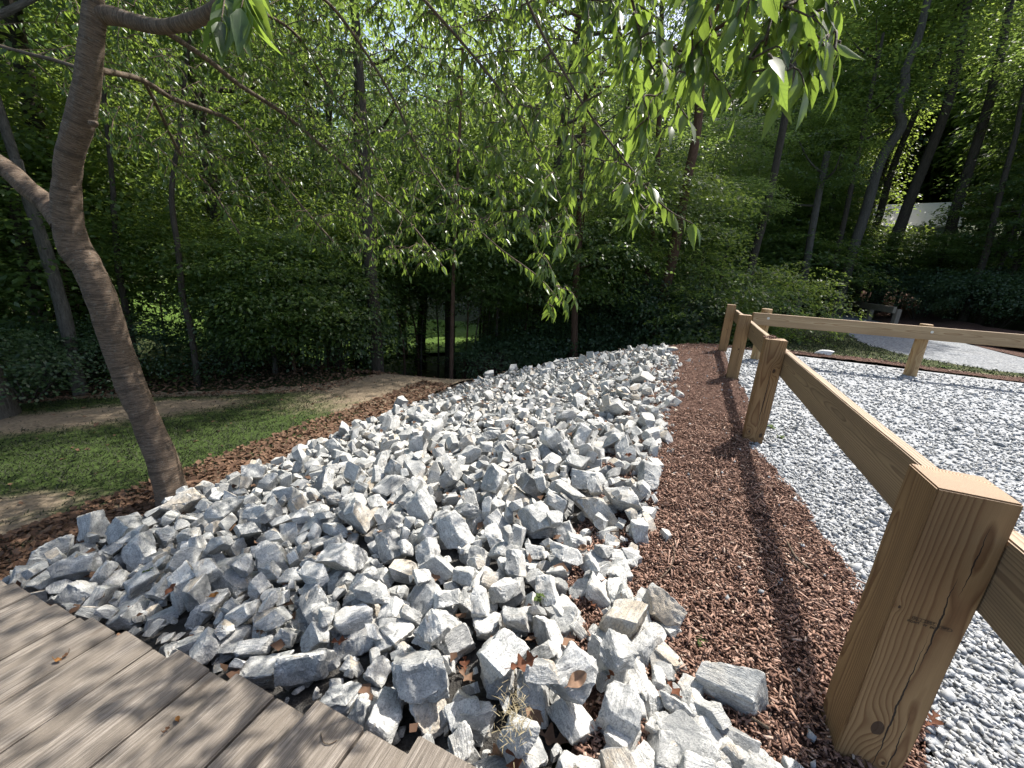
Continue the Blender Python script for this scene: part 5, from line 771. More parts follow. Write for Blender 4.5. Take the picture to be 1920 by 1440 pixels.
12,45,1851,6035,-66,-26,-95,-16, 18,35,-2172,3647,-749,82,29,43, 10,51,804,4427,-129,-76,-42,50, 1,36,314,4842,-262,58,-20,-16, 15,50,92,7076,-528,40,-9,-80, 
2,41,-1073,3212,-491,-6,-42,55, 10,71,-852,1559,-86,17,-13,-17, 17,79,1349,6436,-145,28,-74,-34, 2,75,2658,8569,-40,-71,-10,-43, 12,73,-1738,3320,-539,-7,27,-92, 
0,41,-625,5223,-492,13,35,87, 18,50,-673,6117,-410,42,-71,16, 8,67,345,4407,-207,-59,17,79, 5,69,1287,4811,113,-16,54,-83, 2,67,2449,6846,44,-13,27,-89, 
6,71,-1029,6088,-738,13,52,-77, 8,37,958,4295,-147,57,60,34, 14,72,-58,5209,-281,1,42,-75, 10,55,-2391,3384,-673,-7,56,7, 8,39,352,4728,-363,-6,-2,-42, 
18,41,634,890,87,80,-50,21, 7,52,1333,8237,-375,-51,1,-47, 17,49,-711,4926,-534,-72,-24,-28, 11,49,-1104,1840,-269,38,50,76, 1,39,-1279,5841,-689,-42,-47,-45, 
6,67,254,4979,-283,-11,85,-52, 12,59,-741,1383,-158,-2,-89,-8, 5,60,1018,3029,32,2,-71,-41, 8,37,202,5843,-215,-81,2,-47, 5,56,520,1896,30,95,-26,-19, 
12,41,2579,7629,-149,75,66,-8, 5,54,-863,3539,-173,-93,-30,16, 9,40,1552,5231,-73,61,-22,49, 9,44,2846,7770,52,28,2,17, 18,67,2135,8605,-296,-93,-19,26, 
6,55,1152,5701,-246,-36,-38,-85, 19,60,329,2382,-49,-13,88,45, 10,79,1933,7957,-168,-27,32,-28, 3,47,2354,8427,-190,-58,-39,-70, 5,57,29,1778,23,-24,-68,-15, 
17,68,1484,4257,54,16,93,-32, 18,37,1732,8466,-436,-75,-24,-61, 17,45,1129,4089,-6,64,65,-36, 19,50,-1164,4280,-589,9,-39,-74, 11,64,374,6699,-355,-51,19,-69, 
6,47,626,3352,69,81,-19,4, 0,45,225,3921,-257,44,-84,19, 0,35,2050,6045,-50,84,-38,34, 14,59,-228,2816,-178,-53,18,17, 3,61,-1324,1762,-244,3,47,4, 
14,58,25,1423,-4,28,-75,-57, 0,39,-216,6748,-649,-6,86,49, 10,58,1341,4666,87,-91,9,35, 6,36,197,2488,-190,12,-30,-11, 9,75,441,3303,-71,-80,12,-48, 
6,49,-1599,2579,-423,-8,88,-6, 14,67,2440,7128,27,-2,14,96, 6,79,1815,7625,-88,41,87,-20, 18,61,118,4123,-155,13,-37,-50, 17,55,-356,1360,-121,95,4,-32, 
6,79,-1559,2384,-387,59,-69,-32, 17,36,333,7015,-571,-79,-50,31, 6,77,1593,4813,62,7,-35,-50, 2,41,-1324,1430,-420,61,-39,-25, 15,41,915,4348,-101,1,-99,-2, 
2,53,-960,5455,-595,-13,-86,39, 19,38,-488,4764,-541,-19,4,-64, 10,36,-1807,2561,-447,97,-11,-22, 3,60,-2009,3884,-555,53,2,-74, 7,37,287,1405,-65,-77,8,36, 
1,41,52,6806,-534,62,-72,16, 1,53,833,8157,-591,20,-61,-53, 18,42,-1120,2100,-305,-57,75,16, 13,78,-74,4914,-355,-26,88,-22, 2,35,-2307,3074,-732,-15,73,-16, 
5,61,-71,4404,-332,92,-9,30, 11,48,370,7805,-651,-11,1,-93, 14,43,-1364,3941,-554,-65,-57,-39, 0,43,1269,4101,-5,6,54,78, 18,49,-1662,5216,-735,6,82,27, 
19,55,2676,6578,65,-54,-70,34, 4,75,839,7821,-316,84,15,35, 7,57,-493,3181,-341,28,69,-61, 14,67,962,8242,-413,46,-51,62, 4,55,-363,2979,-206,-60,-62,-20, 
0,43,785,2314,39,13,-86,40, 16,37,-427,5366,-421,-5,24,-96, 11,47,-2527,2828,-499,-20,-24,14, 5,62,-237,5649,-305,91,19,24, 1,44,-856,4246,-481,90,-9,13, 
12,53,183,3246,-124,-29,26,69, 15,39,-1908,3688,-549,94,-24,-7, 0,62,-919,3205,-433,28,-70,-52, 0,77,-19,3503,-205,20,-67,-67, 1,53,-1217,4922,-627,23,-79,-16, 
3,48,2146,6470,-63,97,-13,17, 2,59,647,6275,-244,30,-2,92, 8,71,1606,7013,-134,-35,13,51, 6,39,-472,3949,-317,47,-77,38, 0,37,408,6280,-474,30,65,20, 
8,53,2186,8232,-251,54,42,-33, 6,41,2266,6985,-85,-9,87,-43, 1,59,978,5777,-300,57,-76,-32, 7,78,-53,5855,-408,-36,25,-67, 5,41,466,7243,-347,-57,12,64, 
19,57,-1294,2970,-536,35,-88,28, 10,35,2041,7867,2,-34,-56,-59, 16,40,-1612,5103,-747,66,41,32, 3,52,102,2597,-133,5,32,-77, 14,42,-539,3274,-395,16,7,97, 
14,39,-2753,2297,-737,0,-96,23, 7,43,-686,4723,-418,-6,90,42, 0,45,3070,8674,-120,55,-53,50, 9,67,1444,3708,2,42,-6,-80, 14,41,354,4571,-317,44,-52,38, 
2,49,1641,4273,69,-3,42,44, 13,39,450,3792,-251,70,33,-48, 19,65,-81,723,-27,51,-78,-17, 12,37,-2990,2069,-732,-18,26,-31, 18,74,-2111,3742,-643,-42,-11,72, 
9,50,212,7577,-452,-66,39,-64, 13,35,-12,4674,-328,28,60,44, 7,73,971,4009,145,-1,55,-26, 5,41,-731,3461,-469,2,-22,83, 11,43,-696,2903,-121,-55,21,-2, 
1,60,1407,4121,72,-50,61,47, 4,43,2630,7325,-8,22,-88,38, 6,63,254,4074,-224,-23,-37,66, 5,65,-1451,3358,-440,5,49,-8, 12,65,2439,6246,12,11,19,-98, 
4,37,664,1866,123,43,6,-51, 1,39,501,6827,-441,62,64,31, 13,49,-522,1180,-213,77,35,-39, 0,39,2249,7241,77,-84,11,30, 0,50,1409,8443,-352,57,-12,79, 
5,41,1097,6055,-316,-54,48,68, 15,53,2097,7199,-52,1,-35,-68, 4,70,513,6117,-298,-61,-77,15, 5,37,438,5820,-435,15,80,34, 1,59,2232,6886,-111,23,-31,64, 
16,63,-438,3835,-401,39,80,27, 10,44,-2624,2902,-676,-42,-61,-57, 6,57,-2668,3161,-750,-64,13,69, 17,68,-608,5966,-622,11,50,-48, 16,46,2383,6423,37,-93,16,31, 
0,37,-359,2225,-176,-27,-31,-46, 8,63,-2612,2774,-631,-21,81,25, 5,76,-182,5058,-391,-77,-2,-28, 18,49,825,8348,-555,-72,-52,-46, 5,35,334,7177,-381,-64,75,-10, 
9,37,1965,8100,-228,57,-20,73, 7,79,2657,7036,58,-9,18,-93, 11,53,2631,7651,-45,66,17,-57, 1,69,503,1362,39,-77,-46,35, 5,69,-163,5466,-493,-29,72,18, 
3,43,1323,4853,-105,68,-59,36, 1,37,884,6743,-292,1,-97,-23, 12,44,1569,7430,-326,-32,-89,-31, 7,66,539,6535,-328,39,-25,82, 5,38,-1176,1554,-401,-14,35,13, 
3,52,267,1864,83,9,13,-61, 8,54,821,4257,-117,77,-47,17, 16,71,-685,6640,-689,22,-84,-34, 16,51,-1802,3653,-589,-16,-29,-88, 8,46,-2239,3369,-633,-83,-32,-32, 
16,35,2463,8094,-123,-16,-16,-67, 19,56,701,7039,-418,69,1,36, 6,49,-540,3598,-323,55,35,-61, 3,38,219,4700,-152,-39,69,15, 17,50,-868,5968,-581,-28,50,56, 
5,43,1137,7237,-320,28,27,-22, 11,37,602,1975,193,-54,17,46, 17,47,-829,5140,-389,23,-35,66, 17,59,1703,6804,-193,-46,-83,-21, 12,43,-465,6076,-631,-17,-68,-29, 
18,43,-801,4494,-375,65,-74,-3, 15,51,-170,2482,-33,9,88,-36, 15,64,-1561,3905,-575,16,44,42, 19,52,218,5403,-379,-19,-89,-15, 8,39,-158,3848,-392,-32,-15,64, 
3,39,-519,2541,-232,-30,63,4, 14,43,-2119,2536,-675,25,27,-61, 4,59,-1433,4371,-573,6,92,-38, 6,43,1237,5432,0,-6,-19,-48, 3,35,-505,2796,-366,90,14,41, 
6,44,2649,7940,45,3,25,2, 12,40,-343,1172,-106,-25,50,82, 0,35,370,3251,-123,-2,53,-45, 1,73,-1477,4189,-586,-6,10,-25, 16,68,-1769,4896,-660,5,71,55, 
18,66,1492,6948,-100,83,-23,34, 0,35,2094,7084,-127,-26,-85,2, 8,57,1395,4977,-96,76,-23,16, 16,57,319,2656,-56,37,-43,41, 16,50,1301,3340,37,25,30,-85, 
9,73,-861,2396,-254,24,-17,85, 8,37,-1656,3301,-578,26,-27,6, 12,42,-2348,1876,-663,-34,4,-53, 15,40,-49,6576,-588,-79,12,19, 17,36,220,4062,-275,-19,52,-62, 
2,70,-1446,4899,-434,-68,37,62, 3,51,815,2178,105,47,-79,-31, 8,49,-343,6916,-708,24,-87,-42, 14,39,2758,8060,6,-72,31,-50, 11,72,2392,7882,-164,20,-45,-27, 
18,44,749,2545,78,11,-95,6, 7,54,-2634,1910,-492,16,-21,-67, 15,37,-1444,1445,-450,64,68,22, 4,54,2673,8131,-11,39,-65,22, 2,37,754,4964,-297,-51,-70,49, 
9,38,56,6608,-485,16,89,25, 8,79,1744,4733,-8,-54,-53,-51, 5,40,-2038,3650,-618,4,51,-3, 5,36,2083,6533,-83,-17,-62,-73, 17,37,-727,5275,-542,-12,63,73, 
12,36,-233,4949,-352,71,55,-42, 7,56,-1320,5210,-706,37,25,-52, 0,49,-934,4539,-454,75,23,-39, 8,78,-206,2236,-91,-17,55,-5, 14,59,-141,3718,-220,-78,15,-13, 
16,63,1135,4451,-102,-83,33,-13, 2,55,1568,4406,-57,9,-23,65, 8,57,-99,2096,-34,-57,72,14, 5,44,-304,7311,-665,-36,-87,-28, 3,52,81,774,176,10,-62,77, 
18,35,-1677,3860,-533,-4,49,64, 12,51,-438,4205,-448,2,59,31, 15,43,531,4083,-148,-71,-12,-55, 11,38,256,5566,-447,-91,27,14, 19,50,651,6661,-335,-68,-27,-69, 
2,63,209,2253,90,-63,35,43, 8,57,32,2088,-68,23,7,74, 13,53,67,2070,1,-32,32,77, 16,77,-1704,1716,-383,-11,59,-57, 6,43,703,6845,-416,74,-49,-32, 
4,49,-1973,2875,-563,-56,50,-65, 6,38,-2328,3608,-720,23,86,35, 14,57,-2995,2373,-734,-68,28,67, 2,40,-857,3375,-485,-35,0,-68, 16,60,1479,7080,-257,1,-18,-41, 
0,72,2857,6748,14,29,-71,6, 12,45,2283,5573,77,41,24,-62, 12,57,-267,2617,-177,78,-52,-7, 6,55,-165,2633,-19,71,43,3, 17,58,691,5116,-287,57,-28,72, 
12,37,1126,3650,40,15,-14,-97, 17,48,1934,5768,72,-88,-21,-21, 15,51,-1812,4767,-666,-20,-39,-63, 0,46,2736,8641,-188,-57,72,5, 12,57,967,6536,-249,-59,68,31, 
7,36,-646,4139,-486,17,-13,4, 0,42,-407,4374,-395,-78,-29,13, 12,50,612,2772,0,56,-28,43, 12,39,157,1297,16,-17,-42,-75, 18,71,1482,7388,-250,-29,-83,-11, 
17,61,-107,6344,-436,45,69,-54, 17,41,1016,3337,33,-47,-24,-75, 4,79,2136,5492,104,39,-38,71, 13,59,-565,6424,-589,12,-12,2, 1,63,-348,1528,-41,-26,9,-91, 
19,72,703,2883,-27,-30,-73,-17, 2,37,538,1029,-3,13,66,20, 13,43,1858,4929,39,9,55,4, 15,57,-1823,4562,-528,5,5,-20, 0,71,-852,4178,-400,29,-27,-81, 
19,69,-293,3761,-353,-42,-17,-66, 12,41,-805,6281,-625,-17,-31,61, 8,43,-1110,6011,-768,60,-12,-43, 4,59,-1164,1625,-277,-87,16,44, 0,37,620,3698,-83,2,26,12, 
1,57,830,1808,3,53,-46,-48, 16,35,599,4035,-37,-17,33,69, 1,39,546,6237,-309,33,-13,83, 15,74,-2391,3080,-678,29,-78,-44, 18,69,-2000,2232,-473,62,77,-4, 
13,74,-615,2500,-158,25,-12,60, 16,74,1883,6246,-41,46,70,28, 13,74,1469,4576,-68,-55,9,76, 15,51,-1714,3660,-627,91,-40,-2, 11,39,1796,8126,-232,54,39,-69, 
2,67,-431,4639,-330,-76,-56,-13, 1,74,-61,6493,-584,-49,25,60, 17,62,2013,6368,-7,-57,-49,-41, 0,36,-1002,1635,-256,-61,-36,70, 18,43,-1547,4617,-715,37,60,-11, 
4,71,1532,5508,14,-14,-19,74, 17,67,2139,5645,75,28,-27,-88, 17,43,-88,3363,-317,66,-25,35, 14,44,-2021,3102,-585,53,72,6, 10,43,1633,8017,-208,33,52,-63, 
4,35,198,1606,-45,-48,68,54, 19,57,600,5571,-372,-63,-6,77, 8,49,-1364,4779,-649,60,23,-33, 12,41,-1747,3185,-648,-60,-39,6, 14,51,739,6684,-368,39,21,-26, 
6,49,-782,5310,-396,52,39,-13, 12,38,1611,4187,25,28,74,-60, 6,72,-1680,2066,-392,-89,-18,-25, 18,67,885,7753,-373,11,-50,-86, 19,71,-1390,4706,-625,57,8,58, 
6,45,406,3571,-220,-26,-46,-83, 3,54,391,481,28,-54,-36,-2, 18,39,94,4218,-227,-39,49,64, 8,48,2162,8717,-210,-62,-29,54, 14,69,1023,4953,-98,24,-89,-19, 
19,46,396,1490,105,-13,38,-32, 0,41,-246,5955,-494,12,-5,-81, 6,36,1147,8314,-432,51,-32,-66, 14,35,1164,8512,-620,-92,-20,31, 14,69,-383,3563,-250,35,-82,46, 
12,73,-1107,5687,-598,53,60,52, 6,43,803,4655,-120,70,43,33, 15,78,-2061,3345,-656,80,43,-9, 5,68,83,6917,-502,3,-46,72, 6,54,1706,6553,-140,-65,30,-1, 
10,43,-945,1620,-284,50,78,-18, 17,35,2574,8303,-42,-95,30,9, 16,54,296,3375,-145,35,-8,32, 7,35,-131,2834,-206,83,-50,25, 2,41,-2604,2065,-579,78,13,42, 
6,65,-466,7259,-681,-35,28,61, 3,64,1778,8335,-245,57,6,-53, 2,41,-2411,1843,-677,-31,-48,-69, 5,37,-1346,1536,-337,24,65,19, 14,40,2953,8151,79,64,45,63, 
3,51,824,3952,-84,-9,38,40, 0,49,-1102,3008,-376,92,35,16, 17,39,-934,5890,-673,22,-16,12, 11,47,-1138,3701,-339,79,-1,-61, 8,43,-1247,2028,-459,38,92,6, 
4,46,23,3148,-95,-4,53,-6, 7,45,876,6240,-366,64,50,-40, 9,35,-1103,4084,-390,-94,3,27, 9,43,2700,7239,7,55,-66,38, 10,70,-286,5033,-459,-64,20,73, 
1,46,878,4090,-177,-56,77,3, 17,52,816,6539,-152,90,25,35, 1,52,-1500,5010,-602,-46,28,-32, 5,79,680,4306,-161,22,-27,-87, 16,41,-1579,4363,-627,50,71,43, 
11,45,424,68,29,80,17,-46, 3,59,181,119,21,-67,30,59, 19,35,-1198,2371,-342,25,53,-2, 5,36,914,4108,-100,-69,47,32, 15,37,-2611,2251,-705,0,37,36, 
7,72,-2119,2683,-684,4,61,76, 11,45,-1619,1773,-405,-55,66,-44, 14,37,1657,5449,90,-87,-46,6, 19,52,39,2318,57,32,53,51, 18,66,-468,1704,-218,-5,-2,-100, 
0,62,2744,8202,-29,-35,17,72, 14,76,-278,6273,-507,38,-33,-13, 15,55,225,363,84,71,-16,-36, 8,49,245,6750,-498,-93,22,-5, 10,45,-424,6764,-507,79,-15,-28, 
9,37,-109,4262,-329,86,6,-51, 11,44,-107,1989,-199,3,-65,63, 16,65,-1839,2364,-460,57,-61,-45, 3,43,-602,4329,-418,-55,-13,-43, 7,65,-1627,4035,-631,44,20,16, 
8,61,1095,6212,-184,91,0,31, 4,69,-2871,2011,-684,12,40,-47, 13,47,-1096,4864,-660,-34,-63,-52, 7,39,984,2867,-46,60,-74,25, 8,55,540,6349,-312,37,16,9, 
16,48,-1865,3029,-662,-13,38,-88, 16,37,-338,3924,-382,68,13,-5, 7,50,629,4914,-296,25,66,-61, 10,50,913,5927,-339,24,14,94, 2,42,-975,6206,-668,68,-68,-22, 
17,65,818,7982,-422,32,22,49, 10,35,1700,4995,-108,9,-10,38, 7,79,-886,3777,-399,50,67,47, 18,47,980,4696,-199,45,82,-4, 0,79,-1319,2729,-425,84,11,-42, 
4,55,1777,5498,37,21,-54,62, 9,68,-157,1537,-54,-80,9,-13, 9,74,-787,6831,-708,-19,43,49, 16,71,-1007,5223,-545,73,11,67, 17,61,-1028,5697,-584,59,-61,1, 
18,44,666,2528,-4,30,60,-70, 17,79,-2668,2602,-742,78,38,33, 17,39,2218,7773,-131,-3,81,51, 17,76,2255,7567,-36,-1,25,-71, 11,73,2139,5870,-42,63,27,71, 
2,61,2527,6810,63,-64,71,28, 6,36,-8,2904,-142,-14,28,-94, 18,41,2140,7772,-135,70,10,-54, 1,79,-537,1435,-60,-10,16,94, 18,45,326,5672,-320,-80,-24,17, 
15,49,860,3368,20,-33,35,-84, 7,43,-120,1832,-137,-25,-72,10, 18,73,-6,7338,-496,-34,23,56, 16,79,-716,1278,-174,40,40,-81, 4,68,-597,4940,-459,65,65,39, 
1,38,915,5513,-223,-22,75,-43, 13,65,525,2190,109,-62,-65,-42, 12,37,-1554,3566,-447,93,-29,21, 8,36,-102,6893,-567,39,80,-11, 18,35,-590,3981,-407,0,-2,-18, 
4,79,318,6948,-398,-34,80,-49, 7,46,2099,8026,-219,-88,-12,-31, 11,51,57,6094,-540,80,58,2, 4,63,2099,6710,94,54,-73,21, 18,74,-505,6311,-573,35,-66,11, 
7,53,-1506,3835,-531,-32,-40,-12, 10,39,-466,1255,-81,83,-39,-27, 10,36,-2510,2219,-735,-12,83,5, 15,40,-1546,4068,-617,-38,48,-55, 14,35,-725,2055,-267,-88,13,32, 
7,72,1725,7538,-176,-35,31,71, 1,65,15,7765,-514,-25,-75,56, 15,37,1131,6929,-213,-58,65,48, 15,39,2144,8364,-312,-26,-49,82, 4,39,438,7842,-613,5,47,33, 
4,58,681,4913,-226,63,72,18, 9,43,-931,5650,-532,-12,-57,-17, 5,59,-749,2189,-207,-45,-61,-57, 12,56,82,4619,-240,-83,-50,13, 7,44,-1006,2274,-179,57,49,-50, 
11,54,1236,5093,-107,21,-86,37, 19,49,1465,5815,-2,22,11,96, 15,37,540,633,52,-54,20,20, 11,73,622,5788,-292,-31,29,31, 6,65,521,7007,-318,6,20,19, 
13,39,-2322,2497,-664,-44,-19,17, 15,53,248,760,42,82,-42,23, 10,43,-679,5823,-670,-9,-53,-35, 8,59,-339,3190,-334,-13,-85,-9, 2,51,1475,4788,-127,7,-13,-79, 
18,70,476,7475,-397,-21,77,-24, 5,71,-219,1398,-50,12,-96,-26, 15,49,-1185,3624,-348,-19,-35,13, 19,36,2421,6025,36,12,13,98, ]

# ================================================================== the setting: sheets of ground
rng = np.random.default_rng(11)
def wob(s, a=1.): return a * (.5 * math.sin(s * 2.3 + .7) + .3 * math.sin(s * 5.1 + 2) + .2 * math.sin(s * 11.3))
def t_gravel(s): return ramp(s, [(-1.5, -.05), (-.2, .02), (.1, -.26), (.5, -.36), (1.1, -.27), (2., -.12), (2.4, -.02), (3., -.17), (4.8, -.1), (7.4, -.05), (8, .1)]) + wob(s, .03)
def t_mulch(s):  return ramp(s, [(-1., .25), (-.25, .30), (.25, .62), (5.5, .66), (7.5, .95), (8.2, 1.)]) + wob(s * 1.7, .06)
LOT_FAR = [gp(1330, 648), gp(1480, 662), gp(1647, 680), gp(1780, 698), gp(1925, 716), np.array([14., 5.2, 0]), np.array([19., 3., 0])]
def y_lot(x):   # far edge of the gravel lot
    return ramp(x, [(p[0], p[1]) for p in LOT_FAR])
def in_lot(x, y):
    s, t = to_st(x, y); return t < t_gravel(s) and y < y_lot(x) and s < 7.75
ROAD_N = [gp(*p, -.03) for p in [(1530, 566), (1545, 585), (1575, 618), (1610, 642), (1670, 662), (1790, 686), (1925, 706)]] + [np.array([16., 4.9, 0]), np.array([24., 3., 0])]
ROAD_F = [gp(*p, -.03) for p in [(1560, 566), (1572, 577), (1600, 589), (1660, 606), (1720, 622), (1820, 646), (1925, 673)]] + [np.array([19., 8.5, 0]), np.array([26., 7., 0])]
def pip(x, y, poly):
    c = False; j = len(poly) - 1
    for i in range(len(poly)):
        xi, yi = poly[i][0], poly[i][1]; xj, yj = poly[j][0], poly[j][1]
        if (yi > y) != (yj > y) and x < (xj - xi) * (y - yi) / (yj - yi) + xi: c = not c
        j = i
    return c
ROADP = [tuple(p[:2]) for p in ROAD_N] + [tuple(p[:2]) for p in reversed(ROAD_F)]

def low(x, y):
    """base ground: the same terrain, sunk a little under the near sheets"""
    s, t = to_st(x, y); z = ground(x, y)
    return z - .07 * (1 - sm(9.0, 10.5, t)) * (1 - sm(20, 26, math.hypot(x, y)))
V = []; F = []; NA = 260; rad = [0.] + [.25 * 1.055 ** k for k in range(118)]
V.append((3, 4, low(3, 4)))
for r in rad[1:]:
    for k in range(NA):
        a = 2 * math.pi * k / NA; x, y = 3 + r * math.cos(a), 4 + r * math.sin(a); z = low(x, y)
        if math.hypot(x, y) > 9: z += .12 * mnoise.noise(Vector((x * .35, y * .35, 0))) * sm(9, 12, math.hypot(x, y)) * (0 if pip(x, y, ROADP) else 1) * (1 if to_st(x, y)[1] > 9 else .2)
        V.append((x, y, z))
for k in range(NA): F.append((0, 1 + k, 1 + (k + 1) % NA))
for i in range(len(rad) - 2):
    for k in range(NA): F.append((1 + i * NA + k, 1 + (i + 1) * NA + k, 1 + (i + 1) * NA + (k + 1) % NA, 1 + i * NA + (k + 1) % NA))
tag(link('ground', np_mesh('ground', V, F, smooth=True), mat=M_FLOOR), kind='structure')

def sheet(name, fn, inside, s0, s1, t0, t1, step, off, mat, attr=None, bumps=0., bf=6., kind='structure'):
    """grid over (s,t) kept where inside(x,y); edge vertices stay on the ragged boundary grid"""
    ns, ntt = int((s1 - s0) / step) + 1, int((t1 - t0) / step) + 1; idx = {}; V = []; F = []; A = []
    keep = {}
    for i in range(ns):
        for j in range(ntt):
            x, y = to_xy(s0 + (i + .5) * step, t0 + (j + .5) * step); keep[i, j] = inside(x, y)
    def vid(i, j):
        if (i, j) not in idx:
            x, y = to_xy(s0 + i * step, t0 + j * step)
            z = fn(x, y) + off
            if bumps: z += bumps * mnoise.fractal(Vector((x * bf, y * bf, 0)), .6, 2., 4)
            idx[i, j] = len(V); V.append((x, y, z)); A.append((attr(x, y), 0, 0) if attr else (0, 0, 0))
        return idx[i, j]
    for i in range(ns - 1):
        for j in range(ntt - 1):
            if keep[i, j]: F.append((vid(i, j), vid(i, j + 1), vid(i + 1, j + 1), vid(i + 1, j)))
    F = [f[::-1] for f in F]
    me = np_mesh(name, V, F, smooth=True)
    a = me.attributes.new('bare', 'FLOAT_VECTOR', 'POINT'); a.data.foreach_set('vector', np.asarray(A, np.float32).ravel())
    return tag(link(name, me, mat=mat), kind=kind)

sheet('gravel_lot', ground, in_lot, -4, 9, -17, .4, .07, .0, M_GSHEET)
def in_mulch(x, y):
    s, t = to_st(x, y)
    if -1.6 < s < 7.7 and t_gravel(s) - .1 <= t < t_mulch(s) + .35: return not in_lot(x, y)
    return s >= 7.3 and s < 8.3 and -1 < t < 2.6 and not in_lot(x, y)
sheet('mulch_bed', ground, in_mulch, -1.6, 8.6, -.6, 2.8, .045, .006, M_MSOIL, bumps=.016, bf=7)
sheet('rock_bed', ground, lambda x, y: True, -1.2, 8.6, .7, 4.35, .1, -.012, M_DUST, bumps=.01)
def in_strip(x, y):       # red mulch strip along the far side of the lot
    return x > 3.3 and y_lot(x) - .06 <= y < y_lot(x) + .42 + .1 * math.sin(x * 3) and not pip(x, y, ROADP)
sheet('mulch_strip', ground, in_strip, -8, 10, -22, .3, .07, .004, M_MSOIL, bumps=.012)
# lawn
EDGE = [hitg(*p)[:2] for p in [(-260, 800), (0, 757), (150, 744), (400, 736), (560, 728), (640, 716), (720, 704), (860, 690)]]
EDGE = [tuple(EDGE[0] + (EDGE[0] - EDGE[1]) * 1.5)] + [tuple(p) for p in EDGE]
def t_edge(s):
    pts = sorted(to_st(*p) for p in EDGE); return ramp(s, pts)
def bare(x, y):
    P = Vector((x, y, 0)); s, t = to_st(x, y); b = 0
    for (u, v, a, r1, r2) in BARE:
        q = a; dx, dy = x - q[0], y - q[1]; e = (dx * u + dy * v) ** 2 / r1 ** 2 + (-dx * v + dy * u) ** 2 / r2 ** 2
        b = max(b, math.exp(-e * .8))
    b = max(b, sm(2.6, 4.2, s) * .95);  b = max(b, 1 - sm(4.35, 4.9, t)); b = max(b, sm(-.7, -.1, t - t_edge(s)))
    return b * 1.25 - .1
def _b(u, v, ax, ay, r1, r2):
    p = hitg(u, v); l = math.hypot(ax, ay); return (ax / l, ay / l, p, r1, r2)
BARE = [_b(60, 792, .9, .3, 1.6, .5), _b(220, 775, .9, .3, 1.4, .45), _b(330, 760, .9, .2, 1.1, .35), _b(790, 728, .9, .5, 2.0, 1.0), _b(890, 712, .8, .6, 1.2, .8), _b(680, 762, .9, .6, .5, .2), _b(20, 955, 1, .3, .5, .3), _b(300, 955, 1, .4, .6, .45), _b(150, 985, 1, .2, 1.0, .2)]
def in_lawn(x, y):
    s, t = to_st(x, y); return 4.32 < t < t_edge(s) + .15 and s < 8.5 and math.hypot(x, y) < 19
sheet('lawn', ground, in_lawn, -15, 8.5, 4.2, 13, .14, .004, M_LAWN, attr=bare, bumps=.012, bf=3)
# road and verge, subdivided between the two edges
V = []; F = []; NW = 8
def resample(P, n):
    P = [np.array(p[:2]) for p in P]; L = [0]
    for a, b in zip(P, P[1:]): L.append(L[-1] + np.linalg.norm(b - a))
    return [np.array([np.interp(q, L, [p[i] for p in P]) for i in (0, 1)]) for q in np.linspace(0, L[-1], n)]
RN, RF = resample(ROAD_N, 70), resample(ROAD_F, 70)
for a, b in zip(RN, RF):
    for k in range(NW + 1):
        p = a + (b - a) * k / NW; u = k / NW
        V.append((p[0], p[1], ground(*p) * 1 - .03 + .05 * math.sin(u * math.pi) + .01 * mnoise.noise(Vector((p[0] * 2, p[1] * 2, 3)))))
for i in range(69):
    for k in range(NW): F.append((i * (NW + 1) + k, i * (NW + 1) + k + 1, (i + 1) * (NW + 1) + k + 1, (i + 1) * (NW + 1) + k))
F = [f[::-1] for f in F]
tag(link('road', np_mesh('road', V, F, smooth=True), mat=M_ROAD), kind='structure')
def in_verge(x, y):
    return x > 4 and y >= y_lot(x) + .30 and y < 14 and x < 20 and not pip(x, y, ROADP) and (ramp(y, sorted([(p[1], p[0]) for p in ROAD_N])) > x - .0)
sheet('verge', ground, in_verge, -4, 18, -14, 1., .16, -.002, M_LAWN, attr=lambda x, y: .35 + .5 * (y - y_lot(x) < .5), bumps=.01)
def in_bank(x, y):
    return x > 10 and x < 27 and y < 30 and not pip(x, y, ROADP) and (ramp(x, sorted([(p[0], p[1]) for p in ROAD_F])) < y) and y < ramp(x, sorted([(p[0], p[1]) for p in ROAD_F])) + 2.2
V = []; F = []
for i, p in enumerate(RF):
    q = RF[min(i + 1, 69)] - RF[max(i - 1, 0)]; nb = np.array([-q[1], q[0]]) / np.linalg.norm(q)
    if nb @ (RF[i] - RN[i]) < 0: nb = -nb
    for k in range(7):
        e = p + nb * (k * .4 - .05); V.append((e[0], e[1], ground(*e) - .02 + .05 * k + .05 * mnoise.noise(Vector((e[0] * 2, e[1] * 2, 7)))))
F = [(i * 7 + k, (i + 1) * 7 + k, (i + 1) * 7 + k + 1, i * 7 + k + 1) for i in range(69) for k in range(6)]
tag(link('mulch_bank', np_mesh('mulch_bank', V, F, smooth=True), mat=M_MSOIL), kind='structure')
# sunlit meadows beyond the wood
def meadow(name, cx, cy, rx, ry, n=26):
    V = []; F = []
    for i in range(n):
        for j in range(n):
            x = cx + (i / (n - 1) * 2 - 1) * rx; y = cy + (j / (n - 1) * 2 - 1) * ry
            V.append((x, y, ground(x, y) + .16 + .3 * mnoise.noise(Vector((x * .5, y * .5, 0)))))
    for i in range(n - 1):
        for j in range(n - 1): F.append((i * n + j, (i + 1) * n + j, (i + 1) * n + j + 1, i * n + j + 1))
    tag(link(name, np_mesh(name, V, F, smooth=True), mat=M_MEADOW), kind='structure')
meadow('meadow', -9, 27, 15, 8); meadow('hill_meadow', 27.5, 30, 7.5, 6)

